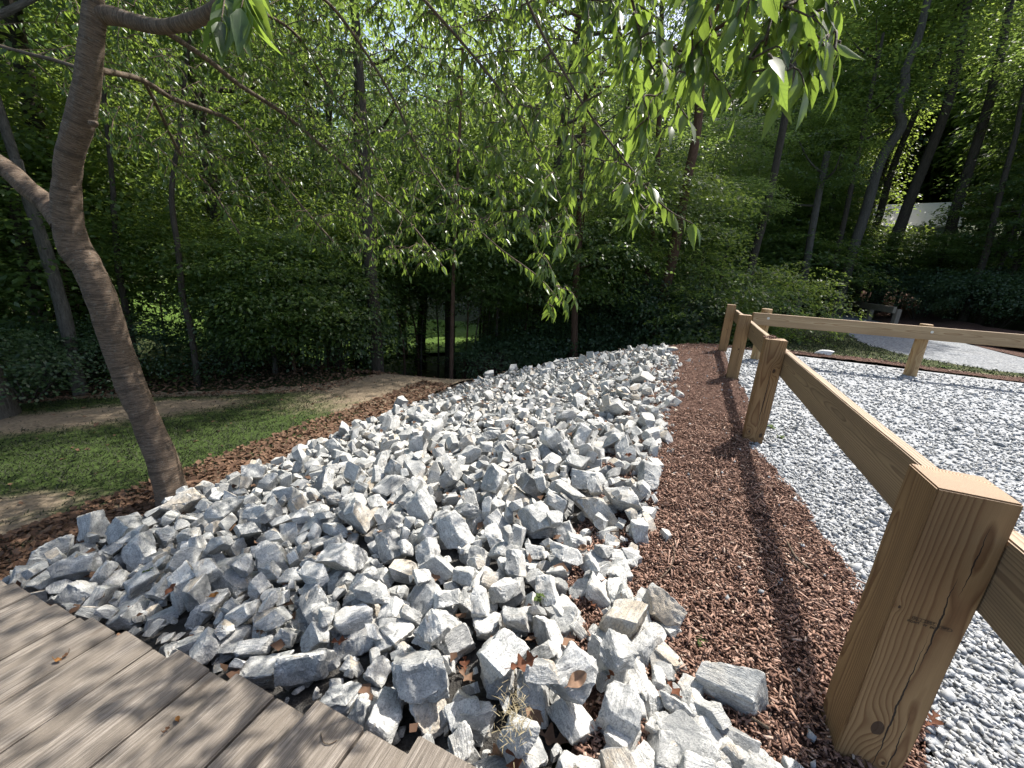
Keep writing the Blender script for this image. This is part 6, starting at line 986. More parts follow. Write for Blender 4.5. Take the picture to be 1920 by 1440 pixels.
# ------------------------------------------------------------------ loose ground cover ("stuff")
def norm(a): return a / np.maximum(np.linalg.norm(a, axis=1, keepdims=True), 1e-9)
def blobs(N, pos, size, squash, seed, base='oct'):
    """N little angular stones / chips merged in one mesh: pos (N,3), size (N,3)"""
    g = np.random.default_rng(seed)
    if base == 'oct':
        B = np.array([(1, 0, 0), (-1, 0, 0), (0, 1, 0), (0, -1, 0), (0, 0, 1), (0, 0, -1)], float)
        Fb = np.array([(0, 2, 4), (2, 1, 4), (1, 3, 4), (3, 0, 4), (2, 0, 5), (1, 2, 5), (3, 1, 5), (0, 3, 5)])
    else:
        B = np.array([(-1, -1, -1), (1, -1, -1), (1, 1, -1), (-1, 1, -1), (-1, -1, 1), (1, -1, 1), (1, 1, 1), (-1, 1, 1)], float) * .7
        Fb = np.array([(0, 3, 2, 1), (4, 5, 6, 7), (0, 1, 5, 4), (1, 2, 6, 5), (2, 3, 7, 6), (3, 0, 4, 7)])
    q = norm(g.normal(size=(N, 4)) * np.array(squash)); w_, x, y, z = q.T
    Rm = np.stack([1 - 2 * (y * y + z * z), 2 * (x * y - z * w_), 2 * (x * z + y * w_), 2 * (x * y + z * w_), 1 - 2 * (x * x + z * z), 2 * (y * z - x * w_), 2 * (x * z - y * w_), 2 * (y * z + x * w_), 1 - 2 * (x * x + y * y)], 1).reshape(N, 3, 3)
    b = B[None] * (1 + g.uniform(-.35, .35, size=(N, len(B), 3))) * size[:, None, :]
    V = np.einsum('nij,nkj->nki', Rm, b) + pos[:, None, :]
    F = (Fb[None] + (np.arange(N) * len(B))[:, None, None]).reshape(-1, Fb.shape[1])
    return V.reshape(-1, 3), F
def scatter(N, s0, s1, t0, t1, ok, seed, dens=None):
    g = random.Random(seed); out = []; tries = 0
    while len(out) < N and tries < N * 12:
        tries += 1; s = g.uniform(s0, s1); t = g.uniform(t0, t1); x, y = to_xy(s, t)
        if dens and g.random() > dens(x, y): continue
        if ok(x, y): out.append((x, y, ground(x, y)))
    return np.array(out)
def near_d(d0): return lambda x, y: min(1., (d0 / max(.3, math.hypot(x, y, 1.2))) ** 2)
g_ = np.random.default_rng(3)
P1 = scatter(30000, -1.5, 2.2, -3.0, .3, in_lot, 1, near_d(1.9)); P2 = scatter(26000, .6, 7.6, -5.5, .1, in_lot, 2, near_d(3.6))
P = np.vstack([P1, P2]); N = len(P); sz = g_.uniform(.006, .0135, size=(N, 1)) * g_.uniform(.6, 1.25, size=(N, 3)) * np.array([1.15, 1, .62]); far = np.linalg.norm(P[:, :2], axis=1)[:, None]
sz *= np.clip(.85 + far * .13, 1, 1.7) * (1 + 1.1 * (g_.random((N, 1)) > .97)); P[:, 2] += g_.uniform(.0, .011, size=N)
V, F = blobs(N, P, sz, (1, .35, .35, 1), 4)
tag(link('gravel_stones', np_mesh('gravel_stones', V, F), mat=M_GRAV), 'loose grey crushed gravel covering the parking lot', 'gravel', kind='stuff')

# ---- mulch chips
def chipset(name, P, seed, label, big=1., lift=.03):
    g = np.random.default_rng(seed); N = len(P)
    L = g.gamma(2.0, .0052, size=N).clip(.004, .05) * big; W = g.uniform(.0025, .006, size=N) * big; T = g.uniform(.001, .0028, size=N) * big
    P = P.copy(); P[:, 2] += g.uniform(.0, lift, size=N)
    V, F = blobs(N, P, np.stack([L, W, T], 1), (1, .28, .28, 1.2), seed, 'box')
    return tag(link(name, np_mesh(name, V, F), mat=M_CHIP), label, 'mulch', kind='stuff')
def mb(x, y): return in_mulch(x, y)
P = np.vstack([scatter(50000, -1.2, 3.2, -.5, 1., mb, 5, near_d(2.2)), scatter(15000, 2, 8.3, -.3, 2.4, mb, 6)])
P[:, 2] += [.016 * mnoise.fractal(Vector((x * 7, y * 7, 0)), .6, 2., 4) for x, y, _ in P]
chipset('mulch_chips', P, 7, 'brown shredded bark mulch spread along the timber fence')
P = scatter(9000, -8, 9, -14, .3, in_strip, 8, near_d(7)); chipset('mulch_chips', P, 9, 'reddish bark mulch in a thin strip along the far edge of the lot', 1.6, .02)

# ---- leaf litter
def dead_leaves(P, seed, L0, L1, curl=.5):
    g = np.random.default_rng(seed); N = len(P); L = g.uniform(L0, L1, size=(N, 1)); a = g.uniform(0, 6.283, N)
    d = np.stack([np.cos(a), np.sin(a), g.normal(0, .25, N)], 1); d = norm(d); n = norm(np.stack([g.normal(0, .4, N), g.normal(0, .4, N), np.ones(N)], 1)); s = norm(np.cross(d, n))
    W = L * g.uniform(.3, .5, size=(N, 1)); up = n * L * curl * g.uniform(.1, .6, size=(N, 1))
    pts = [P, P + d * L * .35 + s * W + up, P + d * L * .5 + n * L * .02, P + d * L * .35 - s * W + up, P + d * L + up * .7]
    V = np.stack(pts, 1).reshape(-1, 3); o = (np.arange(N) * 5)[:, None, None]
    F = (np.array([(0, 2, 1), (0, 3, 2), (1, 2, 4), (2, 3, 4)])[None] + o).reshape(-1, 3)
    return V, F
def litter_ok(x, y):
    s, t = to_st(x, y)
    return (4.25 < t < 4.95 and s < 5) or t > t_edge(s) - .5 or (s > 7 and t > 0)
P = np.vstack([scatter(9000, -2, 6, 4.25, 4.95, litter_ok, 12, near_d(4)), scatter(15000, -12, 9, 6, 12.5, litter_ok, 13, near_d(9))])
P = np.vstack([P, scatter(420, -10, 7, 4.6, 9, in_lawn, 15)]); P[:, 2] += .012
P2 = scatter(700, -.9, 7.5, .7, 4.2, lambda x, y: True, 16); P2[:, 2] += .07; P = np.vstack([P, P2])
V, F = dead_leaves(P, 14, .025, .07); tag(link('leaf_litter', np_mesh('leaf_litter', V, F), mat=M_LBROWN), 'dry brown leaf litter around the lawn under the trees', 'leaf litter', kind='stuff')

# ---- lawn grass
def blades(P, seed, h0, h1, lean=.5, wd=.0035):
    g = np.random.default_rng(seed); N = len(P); h = g.uniform(h0, h1, size=(N, 1)); a = g.uniform(0, 6.283, N); b = g.uniform(0, 6.283, N)
    d = np.stack([np.cos(a) * lean, np.sin(a) * lean, np.ones(N)], 1); s = np.stack([np.cos(b), np.sin(b), 0 * b], 1) * wd * g.uniform(.7, 1.5, size=(N, 1))
    mid = P + norm(d) * h * .55; d2 = d * np.array([2.2, 2.2, .55]); tip = mid + norm(d2) * h * .5
    V = np.stack([P - s, P + s, mid + s * .8, mid - s * .8, tip], 1).reshape(-1, 3); o = (np.arange(N) * 5)[:, None, None]
    F = (np.array([(0, 1, 2), (0, 2, 3), (3, 2, 4)])[None] + o).reshape(-1, 3)
    return V, F
gr = random.Random(21)
def lawn_d(x, y): return max(.03, 1 - bare(x, y) * 1.1) * min(1., (6. / math.hypot(x, y)) ** 1.5)
P = scatter(85000, -11, 8, 4.35, 11, in_lawn, 22, lawn_d)
V, F = blades(P, 23, .025, .06, .7, .004); tag(link('grass', np_mesh('grass', V, F), mat=M_GRASS), 'short green lawn grass in the shade below the rock slope', 'grass', kind='stuff')
P = scatter(12000, -2, 13, -12, .5, in_verge, 24, near_d(8))
V, F = blades(P, 25, .03, .09, .8, .006); tag(link('verge_grass', np_mesh('verge_grass', V, F), mat=M_GRASS), 'rough green grass between the far fence and the gravel road', 'grass', kind='stuff')

# ================================================================== riprap rocks
def rock_points(seed):
    """a split block: eight jittered corners, some of them knocked off"""
    R=random.Random(seed*7919+13)
    sx,sy,sz=R.uniform(.72,1.1),R.uniform(.52,.8),R.uniform(.36,.62)
    kx,ky=R.uniform(-.35,.35),R.uniform(-.3,.3)
    pts=[]
    for cx in (-1,1):
        for cy in (-1,1):
            for cz in (-1,1):
                p=[cx*R.uniform(.66,1.08),cy*R.uniform(.62,1.1),cz*R.uniform(.62,1.1)]
                if R.random()<.45:
                    for ax in range(3):
                        q=list(p); q[ax]*=R.uniform(.2,.6); pts.append(q)
                else: pts.append(p)
    return [((x+kx*z)*sx,(y+ky*z)*sy,z*sz) for x,y,z in pts]
def rock_mesh(k, hi):
    bm = bmesh.new(); [bm.verts.new(p) for p in rock_points(k)]
    bmesh.ops.convex_hull(bm, input=bm.verts)
    for v in [v for v in bm.verts if not v.link_faces]: bm.verts.remove(v)
    bmesh.ops.dissolve_limit(bm, angle_limit=R_(12), verts=bm.verts, edges=bm.edges)
    bmesh.ops.bevel(bm, geom=bm.edges[:], offset=.035 if hi else .03, segments=1, affect='EDGES')
    bmesh.ops.triangulate(bm, faces=bm.faces[:])
    for it in range(3 if hi else 1):
        le = [e for e in bm.edges if e.calc_length() > ((.42, .24, .13)[it] if hi else .5)]
        if le: bmesh.ops.subdivide_edges(bm, edges=le, cuts=1); bmesh.ops.triangulate(bm, faces=[f for f in bm.faces if len(f.verts) > 3])
    bm.normal_update(); off = Vector((k * 3.7, k * 1.3, 0)); mv = []
    ax = Vector((math.sin(k), math.cos(k * 2), .4)).normalized()
    for v in bm.verts:
        c = v.co
        a = mnoise.fractal(c * 1.6 + off, .7, 2., 3) * .075
        st = c.dot(ax) * 5 + mnoise.noise(c * 1.5 + off) * 1.6            # cleavage steps along one plane
        b = (abs((st % 1.) - .5) - .25) * .075
        mv.append(v.normal * (a + b if hi else a))
    for v, m in zip(bm.verts, mv): v.co += m
    me = bpy.data.meshes.new('rock'); bm.to_mesh(me); bm.free()
    a = me.attributes.new('lc', 'FLOAT_VECTOR', 'POINT'); co = np.zeros(len(me.vertices) * 3, np.float32); me.vertices.foreach_get('co', co)
    a.data.foreach_set('vector', co * .12)
    me.polygons.foreach_set('use_smooth', np.ones(len(me.polygons), dtype=bool)); me.set_sharp_from_angle(angle=R_(24 if hi else 20)); me.materials.append(M_ROCK)
    return me
HI = [rock_mesh(k, True) for k in range(20)]; LO = [rock_mesh(k, False) for k in range(20)]
ROCK = []
for i in range(0, len(ROCKS), 8):
    k, r, x, y, z, b, c, d = ROCKS[i:i + 8]; b, c, d = b / 100, c / 100, d / 100
    r = min(r / 1000 * .93, .078 + .012 * math.hypot(x, y) / 1000); _s = to_st(x / 1000, y / 1000)[0]
    ROCK.append((k, r, Vector((x, y, ground(x / 1000, y / 1000) * 1000 + (z - ground(x / 1000, y / 1000, True) * 1000) * .72 - 15 - 85 * sm(1.2, 4.5, _s))) / 1000, Quaternion((math.sqrt(max(0, 1 - b * b - c * c - d * d)), b, c, d)).normalized()))
for i, (u, v, r) in enumerate([(1312, 1318, .075), (1338, 1372, .085), (1402, 1425, .08), (1452, 1432, .07), (1500, 1445, .065), (1300, 1400, .09), (1245, 1395, .09), (1250, 1235, .07), (1262, 1165, .06), (1195, 1300, .085), (1180, 1210, .10), (1140, 1180, .11), (1060, 1130, .11), (830, 1170, .15), (745, 1165, .14), (905, 1085, .14), (880, 1330, .12), (720, 1330, .14), (650, 1290, .12), (1080, 1320, .11), (1165, 1050, .10), (1140, 890, .12), (1040, 880, .12), (940, 900, .13), (665, 1105, .11), (620, 1060, .12), (430, 1195, .10), (340, 1050, .13), (200, 1060, .12)] + [(1150, 1000, .10), (1185, 1030, .09), (1120, 1040, .11), (1212, 1108, .10), (1160, 1085, .11), (1262, 1222, .09), (1190, 1140, .12), (1228, 1172, .09), (1095, 1080, .10), (1250, 1340, .10), (1288, 1345, .09), (1345, 1440, .09), (1195, 1240, .11), (1215, 1290, .09), (1205, 950, .10), (1195, 985, .09), (1160, 1240, .09), (1240, 1260, .08), (1175, 1350, .10), (1300, 1440, .10), (1090, 1440, .11), (1180, 1430, .11), (1300, 1275, .08), (1322, 1325, .08), (1362, 1392, .08), (1425, 1405, .075), (1345, 1330, .07), (1270, 1290, .08)]):
    p = hitg(u, v, .07 if r < .1 else .10); q_ = Quaternion((1, .25 * math.sin(i * 2.1), .25 * math.cos(i * 3.3), math.sin(i * 1.7) * 2)).normalized(); r *= .62 if i > 8 else .78; ROCK.append(((i * 7 + 3) % 20, r, Vector((p[0], p[1], ground(p[0], p[1]) + r * .5)), q_))
def proj(P):
    q = np.array(P) - np.array([0, 0, CH]); d = q @ FW
    if d < .1: return (-9999, -9999, d)
    return 960 + FPX * (q @ RT) / d, 720 - FPX * (q @ UP) / d, d
def score(r):
    u, v, d = proj(r[2]); 
    if not (-30 < u < 1950 and 0 < v < 1500): return 0
    top = (r[2].z - ground(r[2].x, r[2].y)) * 4
    return r[1] / d * (.75 + min(.5, top))
NR = len(ROCK)
order = sorted(range(NR), key=lambda i: -score(ROCK[i])); big = set(order[:300])
SG = 'grey angular rocks of the riprap slope'
ORD = ['', 'second ', 'third ', 'fourth ', 'fifth ', 'sixth ', 'seventh ', 'eighth ', 'ninth ', 'tenth ']
def zone(s, t):
    if s < -.12 and t > 1.05:
        n_ = int((t - 1.05) / .36); return 'beside the ' + ['topmost visible', 'second', 'third', 'fourth', 'fifth', 'sixth', 'seventh', 'eighth', 'lowest', 'lowest'][min(n_, 9)] + ' stair tread from the camera'
    a = 'along the mulch edge' if t < 1.15 else ('along the lawn edge' if t > 3.3 else ('in the slope nearer the mulch' if t < 2.2 else 'in the slope nearer the lawn'))
    b = 'at the bottom of the photo' if s < -.28 else 'level with the near post' if s < .0 else 'just past the stairs' if s < .3 else ('before the first fence gap' if s < .9 else 'between the near and second posts' if s < 2.4 else 'level with the second post' if s < 3.2 else 'far up the slope')
    return a + ' ' + b
zc = {}
for i in order[:300]:
    k, r, p, q = ROCK[i]; s, t = to_st(p.x, p.y); a = zone(s, t); n_ = zc.get(a, 0); zc[a] = n_ + 1
    o = bpy.data.objects.new('rock', HI[k]); C.objects.link(o); o.location = p; o.rotation_mode = 'QUATERNION'; o.rotation_quaternion = q; o.scale = (r, r, r)
    lab = (ORD[n_] + 'largest rock ' if n_ < 10 else 'smaller grey angular rock ') + a
    tag(o, lab, 'rock', SG)
Vs = []; Fs = []; Ls = []; off = 0; LOV = []
for me in LO:
    co = np.zeros(len(me.vertices) * 3, np.float32); me.vertices.foreach_get('co', co); fi = np.zeros(len(me.polygons) * 3, np.int32); me.polygons.foreach_get('vertices', fi)
    LOV.append((co.reshape(-1, 3), fi.reshape(-1, 3)))
for i in order[300:]:
    k, r, p, q = ROCK[i]; co, fi = LOV[k]; M = np.array(q.to_matrix()); Vs.append(co @ M.T * r + np.array(p)); Fs.append(fi + off); Ls.append(co * r * 1.2 + np.array((i * .31, i * .17, 0)) % 7); off += len(co)
# chinking: small broken stones between the rocks
gq = random.Random(77); n_c = 0
while n_c < 4200:
    s, t = gq.uniform(-.9, 8), gq.uniform(.25, 4.25)
    if t < t_mulch(s) - .03 or (s < -.42 and t > .95) or (s > 4.2 and math.hypot(s - 4.2, t) > 4.05): continue
    x, y = to_xy(s, t); k = gq.randrange(20); r = gq.uniform(.014, .04); co, fi = LOV[k]
    M = np.array(Quaternion((gq.gauss(0, 1), gq.gauss(0, 1), gq.gauss(0, 1), gq.gauss(0, 1))).normalized().to_matrix())
    Vs.append(co @ M.T * r + np.array((x, y, ground(x, y) + gq.uniform(0, .05)))); Fs.append(fi + off); Ls.append(co * r * 2 + n_c * .013 % 7); off += len(co); n_c += 1
me = np_mesh('riprap_stones', np.vstack(Vs), np.vstack(Fs), np.vstack(Ls), smooth=True, sharp=20)
tag(link('riprap_stones', me, mat=M_ROCK), 'mass of smaller grey stones filling the riprap slope', 'stones', kind='stuff')

# ================================================================== wooden stairs (camera stands above them)
BA = R_(21.9); BX, BY = math.sin(BA), math.cos(BA)
st_pos = [(-.183, .791, .039), (-.532, .931, -.065), (-.871, 1.067, -.145), (-1.199, 1.199, -.23), (-1.528, 1.331, -.304), (-1.796, 1.439, -.367), (-2.094, 1.559, -.43), (-2.506, 1.725, -.485), (-2.93, 1.895, -.57)]
stairs = empty('wooden_stairs', (-1.2, 1.2, -.6))
tag(stairs, 'weathered grey wooden stairs descending beside the rocks, worn plank treads', 'stairs')
LB = 2.3
Mb = lambda P: Matrix(((BX, -BY * 1, 0, P[0]), (BY, BX, 0, P[1]), (0, 0, 1, P[2]), (0, 0, 0, 1)))    # local x along the board (+ = towards its far end), y = down the stairs
bmr = random.Random(4)
for i, (x, y, z) in enumerate([(.17, .65, .125)] + st_pos):
    for j in range(2):
        wd = .182; dz = -.002 if j else 0; tilt = bmr.uniform(-.004, .004); ov = bmr.uniform(-.006, .006)
        g = Geo(); P = (x, y, z + dz + bmr.uniform(-.002, .002))
        M = Mb(P) @ Matrix.Rotation(bmr.uniform(-.002, .002), 4, 'Z') @ Matrix.Rotation(tilt, 4, 'X')
        bm = bmesh.new(); bmesh.ops.create_cube(bm, size=1)
        for v in bm.verts: v.co = Vector((v.co.x * LB - LB / 2 + ov, v.co.y * wd - wd / 2 - j * (wd + .008), v.co.z * .038 - .019))
        bmesh.ops.subdivide_edges(bm, edges=[e for e in bm.edges if abs(e.verts[0].co.x - e.verts[1].co.x) > 1], cuts=24)
        bmesh.ops.bevel(bm, geom=[e for e in bm.edges if len(e.link_faces) == 2 and e.calc_face_angle(0) > 1], offset=.0035, segments=2, affect='EDGES')
        for v in bm.verts:
            v.co.y += .0025 * mnoise.noise(Vector((v.co.x * 5, i * 3 + j, v.co.y * 6))); v.co.z += .0025 * mnoise.noise(Vector((v.co.x * 3, v.co.y * 9, i + j * 5)))
        bm.verts.index_update(); g.add([M @ v.co for v in bm.verts], [[v.index for v in f.verts] for f in bm.faces], [v.co + Vector((0, i * 1.7 + j * .9, 0)) for v in bm.verts]); bm.free()
        link('tread_board', g.mesh('tread_board', True, 30), stairs, M_DECK)
    g = Geo(); box(g, LB - .02, .02, .075, Mb((x, y, z)), 0, -LB / 2 - .012, -.025, -.0775); link('riser', g.mesh('riser'), stairs, M_DECK)
for xo in (-.10, -LB + .1):
    g = Geo(); pts = [(.17, .65, .125)] + st_pos
    for (a, b) in zip(pts, pts[1:]):
        A = Mb(a) @ Vector((xo, -.03, -.14)); B = Mb(b) @ Vector((xo, -.03, -.14)); d = (B - A)
        M = Matrix.Translation((A + B) / 2) @ d.to_track_quat('X', 'Z').to_matrix().to_4x4(); box(g, d.length + .02, .038, .14, M)
    link('stringer', g.mesh('stringer'), stairs, M_DECK)

# ================================================================== timber fences
LATE, EARLY = (.145, .068, .026), (.33, .205, .095)
KN = {0: [(-.035, .0, .27, .013)], 1: [(.045, .0, .60, .013), (-.045, 0, .05, .012), (.05, 0, .06, .014)]}
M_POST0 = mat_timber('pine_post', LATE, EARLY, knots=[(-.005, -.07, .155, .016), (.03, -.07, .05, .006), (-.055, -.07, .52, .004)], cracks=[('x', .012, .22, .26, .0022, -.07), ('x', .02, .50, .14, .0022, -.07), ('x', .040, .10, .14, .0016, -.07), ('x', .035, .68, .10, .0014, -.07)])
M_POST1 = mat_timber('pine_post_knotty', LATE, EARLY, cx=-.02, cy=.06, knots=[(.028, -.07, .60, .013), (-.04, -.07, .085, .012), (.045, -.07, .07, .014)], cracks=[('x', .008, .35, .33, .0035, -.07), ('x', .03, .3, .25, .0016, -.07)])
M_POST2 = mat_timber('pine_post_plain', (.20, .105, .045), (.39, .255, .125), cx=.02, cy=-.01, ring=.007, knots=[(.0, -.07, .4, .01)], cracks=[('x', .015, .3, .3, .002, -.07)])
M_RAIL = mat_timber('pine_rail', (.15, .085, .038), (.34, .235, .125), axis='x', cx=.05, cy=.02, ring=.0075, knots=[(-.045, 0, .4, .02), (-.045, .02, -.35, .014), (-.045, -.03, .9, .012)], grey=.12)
M_RAIL2 = mat_timber('pine_rail_pale', (.25, .15, .075), (.43, .32, .185), axis='x', cx=.02, cy=.01, ring=.009, knots=[(-.04, 0, .7, .02), (-.04, 0, -.6, .02), (.04, 0, 1.6, .02)])  # paler pine for the cross fence rail
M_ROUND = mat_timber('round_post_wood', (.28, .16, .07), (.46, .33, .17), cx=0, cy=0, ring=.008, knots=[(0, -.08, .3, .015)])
M_BOLT = mat_plain('bolt_metal', (.5, .49, .46), .45, metal=.8)
def place(o, parent, M): o.parent = parent; o.matrix_local = Matrix.Translation(-Vector(parent.location)) @ M
def post_mesh(wd, h, seed, below=.15, wane=0.):
    bm = bmesh.new(); bmesh.ops.create_cube(bm, size=1)
    for v in bm.verts: v.co = Vector((v.co.x * wd, v.co.y * wd, (v.co.z + .5) * (h + below) - below))
    bmesh.ops.subdivide_edges(bm, edges=[e for e in bm.edges if abs(e.verts[0].co.z - e.verts[1].co.z) > .3], cuts=20)
    bmesh.ops.bevel(bm, geom=[e for e in bm.edges if e.calc_face_angle(0) > 1], offset=.0035, segments=2, affect='EDGES')
    for v in bm.verts:
        f = max(0, .12 - v.co.z) / .12 * wane
        v.co.x *= 1 - f * .06; v.co.y *= 1 - f * .06
        v.co.x += .002 * mnoise.noise(Vector((v.co.z * 4, seed, v.co.y * 8))); v.co.y += .002 * mnoise.noise(Vector((v.co.z * 4, seed + 4, v.co.x * 8)))
    me = bpy.data.meshes.new('post'); bm.to_mesh(me); bm.free()
    me.polygons.foreach_set('use_smooth', np.ones(len(me.polygons), dtype=bool)); me.set_sharp_from_angle(angle=R_(30)); return me
fence = empty('timber_fence', (OX, OY, 0))
tag(fence, 'low pine timber guard fence running away between brown mulch and grey gravel', 'fence')
W5 = .14; H5 = .835
Rz = Matrix(((DY, DX, 0, 0), (-DX, DY, 0, 0), (0, 0, 1, 0), (0, 0, 0, 1)))   # local x = to the right of the fence line, y = along it
posts = [(0, 0, M_POST0, 0), (2.496, -.019, M_POST1, 0), (4.862, -.025, M_POST2, 0), (7.16, -.044, M_POST2, 0), (-2.45, 0, M_POST2, 0)]
def FM(s, r, z): return Matrix.Translation((OX + s * DX + r * DY, OY + s * DY - r * DX, z)) @ Rz
for i, (s, o_, m, _) in enumerate(posts):
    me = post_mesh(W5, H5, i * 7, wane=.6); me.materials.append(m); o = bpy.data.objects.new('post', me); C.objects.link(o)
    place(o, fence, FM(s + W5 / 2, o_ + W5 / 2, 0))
# rails let into the gravel side of the posts
RZ = .655; RH = .19; RTK = .045
for (sa, oa), (sb, ob) in zip([(-2.45, 0), (0, 0), (2.496, -.019), (4.862, -.025)], [(0, 0), (2.496, -.019), (4.862, -.025), (7.16, -.044)]):
    oo = .143
    A = FM(sa + (W5 * .5), oa + oo + RTK / 2, RZ).translation; B = FM(sb + W5 * .5, ob + oo + RTK / 2, RZ).translation; d = B - A; L = d.length - .006
    bm = bmesh.new(); bmesh.ops.create_cube(bm, size=1)
    for v in bm.verts: v.co = Vector((v.co.x * L, v.co.y * RTK, v.co.z * RH))
    bmesh.ops.subdivide_edges(bm, edges=[e for e in bm.edges if abs(e.verts[0].co.x - e.verts[1].co.x) > 1], cuts=30)
    bmesh.ops.bevel(bm, geom=[e for e in bm.edges if e.calc_face_angle(0) > 1], offset=.004, segments=2, affect='EDGES')
    for v in bm.verts: v.co.z += .003 * mnoise.noise(Vector((v.co.x * 2, 3, sa))); v.co.y += .002 * mnoise.noise(Vector((v.co.x * 3, 8, v.co.z * 5)))
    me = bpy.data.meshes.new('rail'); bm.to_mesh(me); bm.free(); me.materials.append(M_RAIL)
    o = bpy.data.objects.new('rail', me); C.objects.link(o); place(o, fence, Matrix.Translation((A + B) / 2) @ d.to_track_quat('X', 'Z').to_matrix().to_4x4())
# grading stamp inked on the near post
def text_mesh(s, size, ex=.0004):
    c = bpy.data.curves.new('t', 'FONT'); c.body = s; c.size = size; c.extrude = ex; c.align_x = 'LEFT'; c.resolution_u = 2
    o = bpy.data.objects.new('t', c); C.objects.link(o); dg = bpy.context.evaluated_depsgraph_get(); me = bpy.data.meshes.new_from_object(o.evaluated_get(dg)); bpy.data.objects.remove(o); return me
g = Geo()
def addm(g, me, M): g.add([M @ v.co for v in me.vertices], [tuple(p.vertices) for p in me.polygons])
SM = FM(W5 / 2, W5 / 2, 0) @ Matrix.Translation((-.012, -W5 / 2 - .0012, .49)) @ Matrix.Rotation(R_(90), 4, 'X')
addm(g, text_mesh('NO. 1  S.DRY', .0072), SM @ Matrix.Translation((-.016, .009, 0)))
addm(g, text_mesh('KDHT  W  205', .0085), SM @ Matrix.Translation((-.022, -.002, 0)))
rv = []; n_ = 28
for k in range(n_):
    a = 2 * math.pi * k / n_
    for q in (1, .86): rv.append(SM @ Vector((.046 + .0125 * q * math.cos(a), .008 + .0055 * q * math.sin(a), .0004)))
g.add(rv, [(2 * k, 2 * k + 1, (2 * k + 3) % (2 * n_), (2 * k + 2) % (2 * n_)) for k in range(n_)])
addm(g, text_mesh('GKF', .0075), SM @ Matrix.Translation((.0385, .0055, 0)))
for sgn in (.0155, .0075): box(g, .045, .0007, .0005, SM, 0, .006, sgn, 0)
M_INK = mat_plain('stamp_ink', (.06, .04, .025), .8)
st_o = g.mesh('stamp'); o = link('stamp', st_o, fence, M_INK)

# ---- fence across the far side of the lot: round posts, square rail bolted to the near side
cross = empty('cross_fence', (6.4, 7.1, 0)); tag(cross, 'pale timber fence of round posts and one long rail beyond the gravel lot', 'fence')
A = gp(1411, 594, .70); B = gp(1921, 645, .64); d = Vector(B - A); d.z = 0; dn = d.normalized(); nn = Vector((-dn.y, dn.x, 0))
if nn.y < 0: nn = -nn
RL = 9.5
mid = Vector(A) + dn * RL / 2; mid.z = .675
bm = bmesh.new(); bmesh.ops.create_cube(bm, size=1)
for v in bm.verts: v.co = Vector((v.co.x * RL, v.co.y * .085, v.co.z * .19))
bmesh.ops.bevel(bm, geom=bm.edges[:], offset=.006, segments=2, affect='EDGES')
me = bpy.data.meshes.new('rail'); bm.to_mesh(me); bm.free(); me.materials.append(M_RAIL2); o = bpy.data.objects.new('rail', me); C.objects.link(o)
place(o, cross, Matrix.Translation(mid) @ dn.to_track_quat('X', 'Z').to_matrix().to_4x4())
def round_post(name, r, h, seed):
    g = Geo(); n = 16
    P = [(0, 0, -.2), (0, 0, .0)] + [(0, 0, h * k / 6) for k in range(1, 6)] + [(0, 0, h - .02), (0, 0, h - .005), (0, 0, h)]
    tube(g, P, [r * 1.06, r * 1.05] + [r] * 5 + [r, r * .97, r * .88], n, .06, seed)
    return g.mesh(name, True, 50)
for q, px in ((.28, 0), (None, 1690), (None, 2190)):
    if q is not None: P = Vector(A) + dn * .22 + nn * .118
    else:
        Q = gp(px, 605, .8) if px < 2000 else None
        k = (Vector(gp(1682, 603, .76)) - Vector(A)).dot(dn) if px < 2000 else 6.6
        P = Vector(A) + dn * k + nn * .118
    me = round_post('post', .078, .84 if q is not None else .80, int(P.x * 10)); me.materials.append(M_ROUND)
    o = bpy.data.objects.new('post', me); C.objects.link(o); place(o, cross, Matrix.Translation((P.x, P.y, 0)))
    g = Geo(); tube(g, [P - nn * .166 + Vector((0, 0, .70 - P.z)), P - nn * .156 + Vector((0, 0, .70 - P.z))][::-1], [.02, .02], 10); link('bolt', g.mesh('bolt'), cross, M_BOLT)

# ---- small fence beyond the road
small = empty('roadside_fence', (16, 19, 0)); tag(small, 'short dark weathered timber fence at the bend of the gravel road, far off', 'fence')
pp = [gp(1588, 592, -.05), gp(1627, 601, -.05), gp(1674, 613, -.05)]
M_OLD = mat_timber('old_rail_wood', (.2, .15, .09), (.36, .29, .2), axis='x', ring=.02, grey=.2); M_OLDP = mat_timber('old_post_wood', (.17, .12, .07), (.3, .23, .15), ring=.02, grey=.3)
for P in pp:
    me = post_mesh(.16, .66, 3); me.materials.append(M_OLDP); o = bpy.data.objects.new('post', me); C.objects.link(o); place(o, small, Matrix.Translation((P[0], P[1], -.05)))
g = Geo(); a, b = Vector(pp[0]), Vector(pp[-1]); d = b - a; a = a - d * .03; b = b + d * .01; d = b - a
M = Matrix.Translation((a + b) / 2 + Vector((0, 0, .62))) @ d.to_track_quat('X', 'Z').to_matrix().to_4x4() @ Matrix.Translation((0, -.12, 0)); box(g, d.length, .09, .24, M, .006); link('rail', g.mesh('rail'), small, M_OLD)

